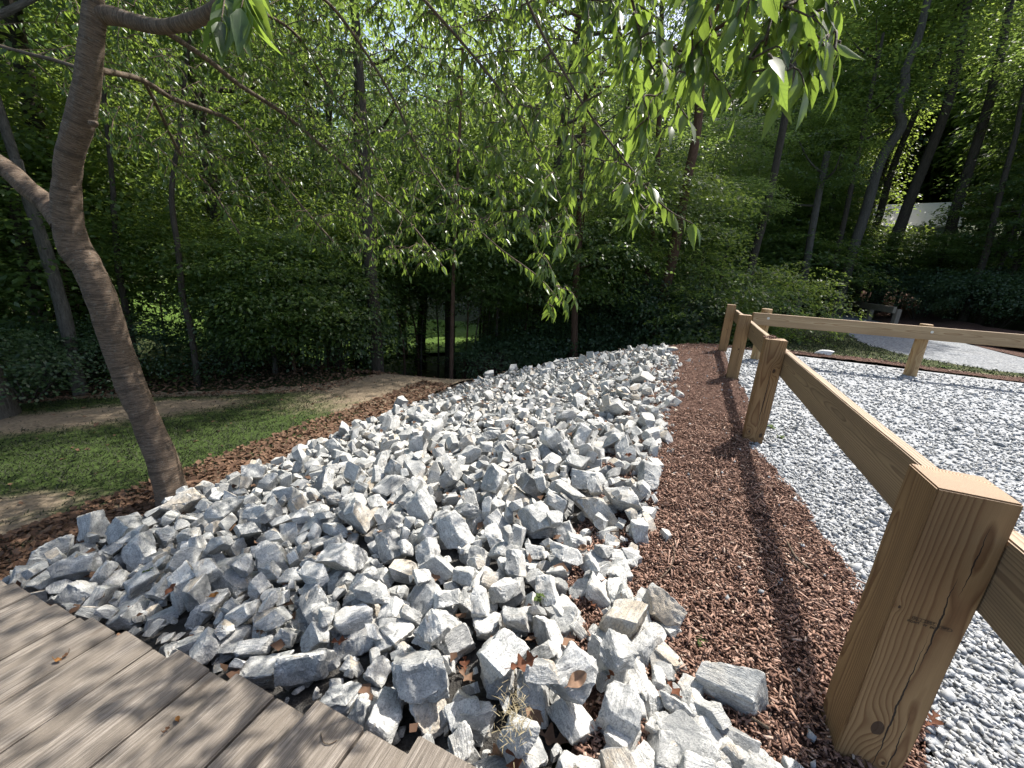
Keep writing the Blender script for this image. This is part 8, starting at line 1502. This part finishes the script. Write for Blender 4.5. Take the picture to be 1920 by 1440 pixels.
BO = [  # boughs: (u, v, depth, width in px)
 [(176, 28, 2.42, 34), (215, 30, 2.42, 36), (255, 42, 2.42, 32), (300, 50, 2.4, 30), (345, 44, 2.35, 30), (390, 26, 2.28, 30), (430, -4, 2.15, 30), (500, -60, 1.95, 26), (640, -150, 1.7, 24), (880, -260, 1.4, 22), (1150, -280, 1.15, 16), (1350, -200, 1.0, 10)],
 [(305, 55, 2.42, 15), (350, 85, 2.6, 12), (390, 112, 2.75, 11), (450, 160, 3.0, 10), (520, 205, 3.3, 9), (590, 262, 3.6, 7), (680, 340, 3.8, 6), (770, 420, 3.9, 5), (830, 500, 3.9, 3)],
 [(185, 132, 2.55, 14), (220, 138, 2.7, 13), (270, 152, 2.9, 12), (325, 185, 3.1, 11), (390, 208, 3.3, 10), (440, 232, 3.5, 8), (500, 300, 3.7, 6), (560, 380, 3.9, 5), (640, 470, 4.0, 4)],
 [(118, 420, 2.82, 44), (88, 382, 2.8, 42), (50, 352, 2.76, 40), (10, 315, 2.72, 38), (-60, 265, 2.65, 34), (-160, 180, 2.5, 26)],
 [(148, 128, 2.6, 8), (100, 112, 2.9, 8), (50, 100, 3.1, 8), (-20, 78, 3.3, 7), (-120, 20, 3.4, 5)],
 [(500, -60, 1.95, 18), (560, -30, 2.3, 14), (620, 10, 2.6, 11), (680, 90, 2.9, 9), (740, 190, 3.1, 8), (790, 290, 3.2, 7), (860, 390, 3.2, 6), (930, 460, 3.2, 5), (1010, 520, 3.1, 4), (1062, 580, 3.0, 3)],
 [(640, -150, 1.7, 14), (740, -60, 2.1, 12), (840, 50, 2.4, 10), (900, 120, 2.5, 9), (960, 200, 2.55, 8), (1010, 290, 2.6, 6), (1050, 370, 2.6, 5), (1080, 440, 2.6, 3)],
 [(880, -260, 1.4, 14), (950, -90, 1.6, 12), (1010, 50, 1.75, 10), (1060, 140, 1.8, 9), (1110, 220, 1.8, 8), (1170, 300, 1.75, 7), (1220, 362, 1.7, 6), (1255, 395, 1.65, 5), (1300, 420, 1.6, 3)],
 [(1150, -280, 1.15, 14), (1170, -80, 1.3, 12), (1190, 20, 1.4, 10), (1215, 110, 1.45, 8), (1260, 180, 1.45, 6), (1292, 225, 1.4, 4)],
 [(1150, -280, 1.15, 14), (1290, -110, 1.0, 12), (1380, -30, .98, 10), (1450, 20, 1.0, 9), (1520, 60, 1.02, 7), (1570, 95, 1.05, 4)],
 [(345, 44, 2.35, 14), (400, 20, 2.7, 12), (480, 20, 3.1, 11), (560, 70, 3.5, 9), (620, 170, 3.8, 8), (690, 270, 4.0, 6), (730, 350, 4.1, 4)],
 [(270, 152, 2.9, 8), (300, 210, 3.3, 7), (340, 290, 3.7, 6), (400, 360, 4.0, 4), (450, 440, 4.1, 3)]]
def lance(P, d, n, L, W, rg):
    """pointed cherry leaves with a raised fold and a bent tip"""
    N = len(P); s = norm(np.cross(d, n)); dn = np.array([0, 0, -1.]); L = L[:, None]; W = W[:, None]; cv = rg.uniform(-.05, .5, size=(N, 1))
    ST = [(.13, .55), (.32, 1.), (.55, .86), (.78, .42)]; up = n * W * rg.uniform(.1, .55, size=(N, 1)); tw_ = rg.uniform(-.5, .5, size=(N, 1)); v = [P]; lc = [(0, 0, 0)]
    for q, wq in ST:
        cc = P + d * L * q - n * L * cv * q * q; ss = s + n * tw_ * q; wv = 1 + rg.uniform(-.1, .1, size=(N, 1))
        v += [cc + ss * W * wq * wv + up * wq, cc, cc - ss * W * wq * wv + up * wq]; lc += [(.24 * wq, q, 0), (0, q, 0), (-.24 * wq, q, 0)]
    v.append(P + d * L - n * L * cv); lc.append((0, 1, 0))
    V = np.stack(v, 1).reshape(-1, 3); lc = np.tile(np.array(lc, float), (N, 1))
    F = [(0, 2, 1), (0, 3, 2), (10, 11, 13), (11, 12, 13)]
    for a in (1, 4, 7): F += [(a, a + 1, a + 4), (a, a + 4, a + 3), (a + 1, a + 2, a + 5), (a + 1, a + 5, a + 4)]
    return V, (np.array(F)[None] + (np.arange(N) * 14)[:, None, None]).reshape(-1, 3), lc
BO.append([(500, -60, 1.95, 8), (480, -60, 1.3, 6), (462, -20, 1.0, 5), (452, 15, .95, 3)]); BO.append([(500, -60, 1.95, 8), (440, -70, 1.4, 6), (425, -20, 1.1, 5), (415, 40, 1.0, 3)])
DEPTHS = [(150, 3.3), (450, 3.9), (700, 3.7), (900, 2.9), (1050, 2.3), (1180, 1.6), (1300, 1.15), (1400, .98), (1600, 1.02)]
ULIM = [(130, 260), (250, 300), (350, 370), (500, 430), (650, 490), (740, 520), (830, 520), (900, 440), (1000, 480), (1030, 600), (1075, 600), (1100, 400), (1200, 420), (1250, 300), (1330, 210), (1430, 240), (1480, 190), (1580, 165), (1600, 60)]
ULIM = [(p[0], p[1]) for p in ULIM]
rg = np.random.default_rng(17); rc = random.Random(17)
def leaves_on(path, r0, step, Lm, hang, out, skip=.0):
    """alternate leaves along a twig"""
    path = [np.asarray(p) for p in path]; seg = [np.linalg.norm(b - a) for a, b in zip(path, path[1:])]; tot = sum(seg); k = tot * skip; side = 1
    while k < tot:
        q = k; i = 0
        while i < len(seg) - 1 and q > seg[i]: q -= seg[i]; i += 1
        t = (path[i + 1] - path[i]) / max(seg[i], 1e-6); P = path[i] + t * q
        h = np.array([-t[1], t[0], 0]); h = h / max(np.linalg.norm(h), 1e-4) if abs(t[2]) < .98 else np.array([rc.uniform(-1, 1), rc.uniform(-1, 1), 0.])
        d = t * rc.uniform(.35, .8) + h * side * rc.uniform(.3, .8) + np.array([rc.uniform(-.25, .25), rc.uniform(-.25, .25), -hang * rc.uniform(.7, 1.4)]); d /= np.linalg.norm(d)
        n = np.array([rc.gauss(0, .6), rc.gauss(0, .6), .7]); n -= d * (n @ d); n /= np.linalg.norm(n)
        L = Lm * rc.uniform(.42, 1.25); out.append((P, d, n, L)); side = -side; k += step * rc.uniform(.6, 1.4)
    if tot > .05:
        t = path[-1] - path[-2]; t /= np.linalg.norm(t); out.append((path[-1], t * .7 + np.array([0, 0, -.5]), np.array([.5, -.5, .5]), Lm))
nodes = []; BP = []
for bi, b in enumerate(BO):
    bi_ = bi
    P, rr = smooth_path([pd(u, v, d) for u, v, d, w_ in b], [pxr(w_, d) * (.62 if bi_ in (5, 6, 7, 8, 9, 10, 12, 13) else .95) for u, v, d, w_ in b], 6); BP.append((P, rr))
    for i, p in enumerate(P):
        if i > 3: u, v, d = proj(p); nodes.append((u, v, p, bi, i / len(P)))
tw = [[] for _ in BO]; lv = [[] for _ in BO]
for bi in range(len(BO)):
    if bi in (3,): continue
    P = BP[bi][0]; leaves_on(P[len(P) // 2:], 0, .035, .095, .8, lv[bi])
def dens_at(u, v):
    lim = ramp(u, ULIM)
    if v > lim: return 0
    return 1
for bi in (12, 13):
    P = BP[bi][0]; leaves_on(P[len(P) // 2:], 0, .016, .11, 1.3, lv[bi])
made = 0; tries = 0
while made < 1500 and tries < 60000:
    tries += 1
    u = rc.uniform(120, 1590); v = rc.uniform(-60, 600)
    if u < 1000 and rc.random() < .12: continue
    if u > 1000 and rc.random() < (.55 if u < 1180 else .74): continue
    if not dens_at(u, v): continue
    # long tongues: the fall of leaves between 1090 and 1200 is thin below y=250
    if u > 1100 and v > 150 and rc.random() < .45: continue
    dep = ramp(u, DEPTHS) * rc.uniform(.86, 1.16); E = pd(u, v, dep)
    best = None; bd = 1e9
    for (nu, nv, p, bi, f) in nodes:
        if nu > u + 40 or nv > v + 10 or bi in (3,): continue
        q = np.linalg.norm(p - E)
        if q < bd: bd = q; best = (p, bi, f)
    if best is None or bd > 1.7 or bd < .06: continue
    p, bi, f = best; d = E - p; m1 = p + d * .33 + np.array([0, 0, .10 * bd]) + np.array([rc.uniform(-.05, .05) for _ in range(3)]); m2 = p + d * .72 + np.array([0, 0, .07 * bd])
    P, rr = smooth_path([p, m1, m2, E], [.0042, .003, .0022, .0012], 4); tw[bi].append((P, rr))
    leaves_on(P, 0, .028, (.092 if u > 1150 else .076) if u > 1000 else .066 if u > 850 else .056, 1.0, lv[bi], .22 if bd > .3 else 0)
    nodes.append((proj(m2)[0], proj(m2)[1], m2, bi, f)); made += 1
for bi, (P, rr) in enumerate(BP):
    g = Geo(); tube(g, P, rr, 14 if bi in (0, 3) else 8, .1, bi + 3)
    for (Q, q) in tw[bi]: tube(g, Q, q, 4, 0, bi)
    br = link('branch', g.mesh('branch', True), cherry, M_BARKC if bi in (0, 3) else M_TWIG)
    if lv[bi]:
        A = np.array([x[0] for x in lv[bi]]); d = norm(np.array([x[1] for x in lv[bi]])); n = np.array([x[2] for x in lv[bi]]); n = norm(n - d * np.sum(n * d, 1)[:, None]); L = np.array([x[3] for x in lv[bi]])
        V, F, lc = lance(A, d, n, L, L * rg.uniform(.13, .19, len(L)), rg)
        o = bpy.data.objects.new('leaves', np_mesh('leaves', V, F, lc, smooth=True)); o.data.materials.append(M_LCHERRY); C.objects.link(o); o.parent = br; o.matrix_parent_inverse = br.matrix_parent_inverse.copy()
        o.matrix_parent_inverse = Matrix.Identity(4)
# crown above and to the left, out of the picture: it gives the dappled shade
Vc = []
for q, (sd, rx, rz, ncl, c0) in enumerate([(55, 1.6, .5, 50, (-1.5, 2.9, 4.0)), (56, 1.25, .42, 30, (.05, 3.15, 3.85)), (58, 1.4, .4, 34, (-1.2, 4.6, 3.9))]):
    V, F, c = crown(sd, rx, rz, ncl, 60, .09, shell=.1, wl=.2, rad=(.3, .55)); Vc.append(V + np.array(c0))
V = np.vstack(Vc); F = leaf_faces(len(V) // 4)
o = link('crown', np_mesh('crown', V, F), cherry, M_LMID)

# ================================================================== house on the hill
hx, hy = 27.6, 32.2; hz = ground(hx, hy) + .0
house = empty('house', (hx, hy, 0)); tag(house, 'low pale house with a bright grey roof among the trees on the hill', 'house')
ha = math.atan2(29.17 - 31.57, 27.37 - 24.56) + .0
hm = Matrix.Translation((hx, hy, 0)) @ Matrix.Rotation(ha, 4, 'Z')
zb = 2.7; L, Wd, hw = 4.6, 4.2, 2.5
M_WALLH = mat_plain('siding', (.30, .35, .34), .7); M_ROOFH = mat_plain('roof_shingle', (.66, .66, .67), .3, 8, .12); M_GLASS = mat_plain('window_glass', (.03, .04, .05), .1); M_TRIM = mat_plain('white_trim', (.75, .75, .73), .5)
g = Geo(); box(g, L, Wd, hw, hm, 0, 0, 0, zb + hw / 2 + .5)
rz0 = zb + hw + .5
g.add([hm @ Vector(v) for v in [(-L / 2, -Wd / 2, rz0), (-L / 2, Wd / 2, rz0), (-L / 2, 0, rz0 + 1.5), (L / 2, -Wd / 2, rz0), (L / 2, Wd / 2, rz0), (L / 2, 0, rz0 + 1.5)]], [(0, 2, 1), (3, 4, 5)]); link('wall', g.mesh('wall'), house, M_WALLH)
g = Geo(); e = .35; t_ = .1; k = (1.5) / (Wd / 2); ze = rz0 - e * k
Vv = []
for x in (-L / 2 - e, L / 2 + e):
    for (y, z) in ((-Wd / 2 - e, ze + .02), (0, rz0 + 1.52), (Wd / 2 + e, ze + .02), (Wd / 2 + e, ze + .02 + t_), (0, rz0 + 1.52 + t_), (-Wd / 2 - e, ze + .02 + t_)): Vv.append(hm @ Vector((x, y, z)))
g.add(Vv, [(0, 6, 7, 1), (1, 7, 8, 2), (2, 8, 9, 3), (3, 9, 10, 4), (4, 10, 11, 5), (5, 11, 6, 0), (0, 1, 4, 5), (1, 2, 3, 4), (6, 11, 10, 7), (7, 10, 9, 8)]); rf = link('roof', g.mesh('roof'), house, M_ROOFH)
for x in (-1.4, 0.1, 1.5):
    g = Geo(); 
    for (a, b, c_, d_) in ((.95, .08, 0, .5), (.95, .08, 0, -.5), (.08, 1.08, .47, 0), (.08, 1.08, -.47, 0), (.05, .92, 0, 0)): box(g, a, .06, b, hm, 0, x + c_, -Wd / 2 - .032, zb + 1.9 + d_)
    wn = link('window', g.mesh('window'), house, M_TRIM); g = Geo(); box(g, .88, .02, .94, hm, 0, x, -Wd / 2 - .012, zb + 1.9)
    pn = bpy.data.objects.new('pane', g.mesh('pane')); pn.data.materials.append(M_GLASS); C.objects.link(pn); pn.parent = wn
g = Geo(); box(g, L + .1, Wd + .1, .9, hm, 0, 0, 0, zb + .1); link('foundation', g.mesh('foundation'), house, mat_plain('block', (.2, .2, .19), .9))

# ================================================================== small things
bpy.context.view_layer.update(); DG = bpy.context.evaluated_depsgraph_get()
def hit(u, v):
    o = Vector((0, 0, CH)); d = Vector(ray(u, v)).normalized(); h, loc, nrm, idx, ob, _m = SC.ray_cast(DG, o, d)
    while h and ('leaves' in ob.name or 'branch' in ob.name or 'crown' in ob.name): h, loc, nrm, idx, ob, _m = SC.ray_cast(DG, loc + d * .01, d)
    return loc, nrm
def oak_leaf(name, u, v, L, rot, col, label, group='fallen dry leaves', lobes=3, curl=.55, cat='leaf'):
    L *= .8
    p, n = hit(u, v); n = (n + Vector((0, 0, .8))).normalized(); q = n.to_track_quat('Z', 'Y').to_matrix().to_4x4()
    M = Matrix.Translation(p + n * .006) @ q @ Matrix.Rotation(rot, 4, 'Z'); K = 22; top = []
    for k in range(K + 1):
        x = k / K; wv = math.sin(math.pi * min(1, x * .95 + .03)) ** .8 * .30
        if lobes: wv *= .62 + .45 * math.sin(x * math.pi * 2 * lobes + .6)
        top.append((x, max(.012, wv)))
    V = []; F = []
    for (x, w_) in top:
        z = curl * (x - .5) ** 2
        for sgn in (1, 0, -1): V.append(M @ Vector(((x - .5) * L, sgn * w_ * L, (z + abs(sgn) * w_ * curl * 1.6 * (1 + .5 * math.sin(x * 9))) * L)))
    for k in range(K):
        a = k * 3; F += [(a, a + 3, a + 4, a + 1), (a + 1, a + 4, a + 5, a + 2)]
    g = Geo(); g.add([v - p for v in V], F); tube(g, [M @ Vector((-.5 * L, 0, curl * .25 * L)) - p, M @ Vector((-.72 * L, .02 * L, .02)) - p], [.0012, .0008], 4)
    o = bpy.data.objects.new(name, g.mesh(name, True)); o.data.materials.append(col); C.objects.link(o); o.location = p; return tag(o, label, cat, group)
def lm(name, c, t=.2):
    m = mat_leaf(name, tuple(k * .6 for k in c), c, tuple(min(1, k * 1.2) for k in c), t, .75, .2); nt_ = m.node_tree
    nz = nt_.nodes.new('ShaderNodeTexNoise'); nz.inputs['Scale'].default_value = 60; nz.inputs['Detail'].default_value = 4; tc = nt_.nodes.new('ShaderNodeTexCoord'); nt_.links.new(tc.outputs['Object'], nz.inputs['Vector'])
    mx = nt_.nodes.new('ShaderNodeMix'); mx.data_type = 'RGBA'; nt_.links.new(nz.outputs['Fac'], mx.inputs[0]); mx.inputs[6].default_value = tuple(k * .2 for k in c) + (1,); mx.inputs[7].default_value = tuple(min(1, k * .95) for k in c) + (1,)
    nt_.links.new(mx.outputs[2], nt_.nodes['Principled BSDF'].inputs['Base Color']); return m
L_OR, L_BR, L_RD, L_TN, L_GR = lm('orange_leaf', (.38, .18, .055)), lm('brown_leaf', (.17, .09, .05)), lm('rust_leaf', (.21, .085, .045)), lm('tan_leaf', (.32, .20, .13)), lm('fresh_leaf', (.13, .19, .05), .35)
FL = [('dry_leaf', 110, 1241, .035, 2.4, L_OR, 'small orange leaf on the stair tread', 0), ('dry_leaf', 124, 1232, .03, .8, L_BR, 'tiny dark leaf beside the orange one on the stair tread', 0), ('dry_leaf', 334, 1352, .028, 1.3, L_OR, 'narrow rust leaf lying in the gap between two treads', 0), ('dry_leaf', 314, 1370, .03, .4, L_BR, 'crumpled brown leaf just below the rust leaf on the treads', 2),
      ('dry_leaf', 325, 1106, .07, 1.4, L_RD, 'upright brown leaf wedged between rocks above the stairs', 0), ('dry_leaf', 402, 1118, .05, .3, L_OR, 'small orange leaf on a rock above the stairs', 0), ('dry_leaf', 493, 1182, .05, .1, L_BR, 'brown leaf scrap between rocks right of the stairs', 2), ('dry_leaf', 640, 1205, .08, 1.1, L_RD, 'rust oak leaf lying in a gap of the rocks', 2),
      ('dry_leaf', 872, 1252, .08, .3, L_RD, 'ragged rust leaf between pale rocks', 3), ('dry_leaf', 985, 1245, .10, .8, L_RD, 'large reddish leaf among the centre rocks', 3), ('dry_leaf', 876, 1275, .09, 1.7, L_TN, 'tan leaf standing between rocks', 2), ('dry_leaf', 1038, 1392, .13, 1.7, L_TN, 'large tan oak leaf at the bottom of the rocks', 3), ('dry_leaf', 935, 1415, .09, .9, L_TN, 'tan leaf near the bottom edge of the photo', 2),
      ('dry_leaf', 972, 1425, .10, 2.6, L_RD, 'curled rust leaf at the bottom edge beside a tan one', 3), ('dry_leaf', 1112, 1138, .05, 1.5, L_RD, 'small reddish leaf beside a big pale rock', 2), ('dry_leaf', 1217, 1258, .05, .2, L_OR, 'small orange brown leaf at the mulch edge', 0), ('dry_leaf', 1148, 1262, .045, 1.4, L_RD, 'small upright rust leaf among rocks near the mulch', 2), ('dry_leaf', 1080, 1275, .08, .5, L_TN, 'tan leaf strip across two rocks', 0),
      ('dry_leaf', 1090, 1027, .06, .1, L_TN, 'dull pink leaf where mulch meets rocks', 0), ('dry_leaf', 1178, 855, .06, .4, L_RD, 'rust leaf on the rocks by the mulch, farther up', 0), ('dry_leaf', 1742, 1357, .10, .5, L_RD, 'dark red oak leaf on gravel at the foot of the near post', 3), ('dry_leaf', 1265, 1300, .07, .5, L_RD, 'rust leaf between rocks and mulch at lower right', 2)]
for f in FL: oak_leaf(f[0], f[1], f[2], f[3], f[4], f[5], f[6], lobes=f[7])
def weed(u, v, R0, label, mat, n=7, up=.6):
    p, _ = hit(u, v); rs = np.random.default_rng(int(u)); P = np.tile(np.array([0, 0, .0]), (n, 1)); a = rs.uniform(0, 6.28, n); d = norm(np.stack([np.cos(a), np.sin(a), rs.uniform(.2, 1, n) * up], 1)); nn_ = norm(np.stack([-d[:, 0] * .5, -d[:, 1] * .5, np.ones(n)], 1)); nn_ = norm(nn_ - d * np.sum(nn_ * d, 1)[:, None])
    P = P + rs.normal(0, R0 * .15, size=(n, 3)); V, F, lc = lance(P, d, nn_, rs.uniform(.6, 1, n) * R0, rs.uniform(.16, .3, n) * R0, rs)
    root = empty('weed', p); tag(root, label, 'weed'); o = bpy.data.objects.new('leaves', np_mesh('leaves', V, F, lc, smooth=True)); o.data.materials.append(mat); C.objects.link(o); o.parent = root
    g = Geo(); tube(g, [Vector((0, 0, -.02)), Vector((.002, 0, R0 * .35))], [.002, .001], 5); o = bpy.data.objects.new('stem', g.mesh('stem')); o.data.materials.append(L_GR); C.objects.link(o); o.parent = root
weed(1306, 1203, .055, 'light green sprig lying on the mulch beside the rocks', L_GR, 7, .3)
weed(1447, 802, .07, 'small green weed in the gravel just right of the second post', L_GR, 12)
weed(1463, 822, .05, 'tiny green weed below the other one by the second post', L_GR, 9)
weed(1766, 690, .12, 'yellow green weed in the mulch strip right of the round post', L_GR, 12)
weed(280, 1068, .03, 'tiny green sprig on a shaded rock above the stairs', L_GR, 5)
weed(1012, 1120, .04, 'bit of green moss between the centre rocks', L_GR, 9)
# sticks
def stick(pts, r, label, mat=None, lift=.012):
    P = [hit(u, v)[0] + Vector((0, 0, lift)) for u, v in pts]; b = P[0].copy(); P, rr = smooth_path([tuple(p - b) for p in P], [r] * len(P), 5); g = Geo(); tube(g, P, rr, 6, .2, 3)
    o = bpy.data.objects.new('stick', g.mesh('stick', True)); o.data.materials.append(mat or M_TWIG); C.objects.link(o); o.location = b; tag(o, label, 'stick', 'loose twigs')
stick([(602, 1376), (606, 1393), (618, 1397), (632, 1390)], .0014, 'thin curled twig on the topmost stair tread in view', lift=.004)
stick([(1120, 1005), (1150, 1000), (1178, 1002)], .003, 'brown twig on the rocks where they meet the mulch')
stick([(1236, 1000), (1262, 1030), (1258, 1065), (1235, 1090)], .0025, 'long curved twig arching over the mulch edge')
stick([(1475, 1020), (1492, 1050), (1515, 1070)], .005, 'dark bark strip on the mulch beside the rail shadow')
stick([(1408, 1352), (1440, 1372)], .005, 'short brown stick on the mulch at the foot of the near post')
g2 = random.Random(3); P2 = []
while len(P2) < 420:
    s, t = g2.uniform(-.9, 7.5), g2.uniform(-.2, .75); x, y = to_xy(s, t)
    if in_mulch(x, y): P2.append((x, y, ground(x, y) + .03 + .016 * mnoise.fractal(Vector((x * 7, y * 7, 0)), .6, 2., 4)))
P2 = np.array(P2); gx = np.random.default_rng(12); N = len(P2); V, F = blobs(N, P2, np.stack([gx.uniform(.02, .06, N), gx.uniform(.0015, .004, N), gx.uniform(.001, .003, N)], 1), (1, .12, .12, 1.2), 5, 'box')
tag(link('bark_shreds', np_mesh('bark_shreds', V, F), mat=M_CHIP), 'longer fibrous bark shreds lying over the mulch beside the fence', 'mulch', kind='stuff')
P2 = P2[::3] + np.array([.05, .03, .0]); N = len(P2); V, F = blobs(N, P2, gx.uniform(.005, .016, size=(N, 1)) * np.array([1.1, 1, .7]), (1, 1, 1, 1), 6); me = np_mesh('stray_stones', V, F); me.materials.append(M_GRAV)
tag(link('stray_stones', me), 'stray grey gravel chips scattered over the brown mulch', 'gravel', kind='stuff')
# dry grass clump on the rocks
p, _ = hit(965, 1345); rs = np.random.default_rng(5); N = 170; Q = np.array(p) + rs.normal(0, 1, size=(N, 3)) * np.array([.022, .04, .004]) + np.array([0, 0, .01])
V, F = blades(Q, 6, .012, .04, 3.5, .0009); o = np_mesh('straw_clump', V - np.array(p), F); o.materials.append(M_DRYG); o = bpy.data.objects.new('straw_clump', o); C.objects.link(o); o.location = p; tag(o, 'tangled clump of dry straw caught between the front rocks', 'straw')
# mulch heaped on the second post
pz = FM(2.496 + W5 / 2 + .02, -.019 + W5 / 2 - .03, H5).translation; rs = np.random.default_rng(6); N = 170; r_ = np.abs(rs.normal(0, .028, N)).clip(0, .055); a = rs.uniform(0, 6.28, N)
Q = np.stack([r_ * np.cos(a), r_ * np.sin(a), rs.uniform(.0, 1, N) * (.024 - r_ * .38).clip(.003)], 1); V, F = blobs(N, Q, np.stack([rs.uniform(.004, .014, N), rs.uniform(.0025, .005, N), rs.uniform(.001, .003, N)], 1), (1, .4, .4, 1), 3, 'box')
me = np_mesh('mulch_heap', V, F); me.materials.append(M_CHIP); o = bpy.data.objects.new('mulch_heap', me); C.objects.link(o); o.location = pz; tag(o, 'little heap of bark mulch on top of the second fence post', 'mulch heap')
# pale stone by the cross fence
p = gp(1546, 664, 0); o = bpy.data.objects.new('pale_stone', HI[4]); C.objects.link(o); o.location = (p[0], p[1], .04); o.scale = (.15, .10, .07); o.rotation_euler = (.1, 0, -.5); o.data = HI[4].copy(); o.data.materials.clear(); o.data.materials.append(mat_plain('pale_stone', (.62, .61, .58), .85, 12, .12, bump=.01)); tag(o, 'pale flat stone in the mulch strip beside the verge grass', 'stone')
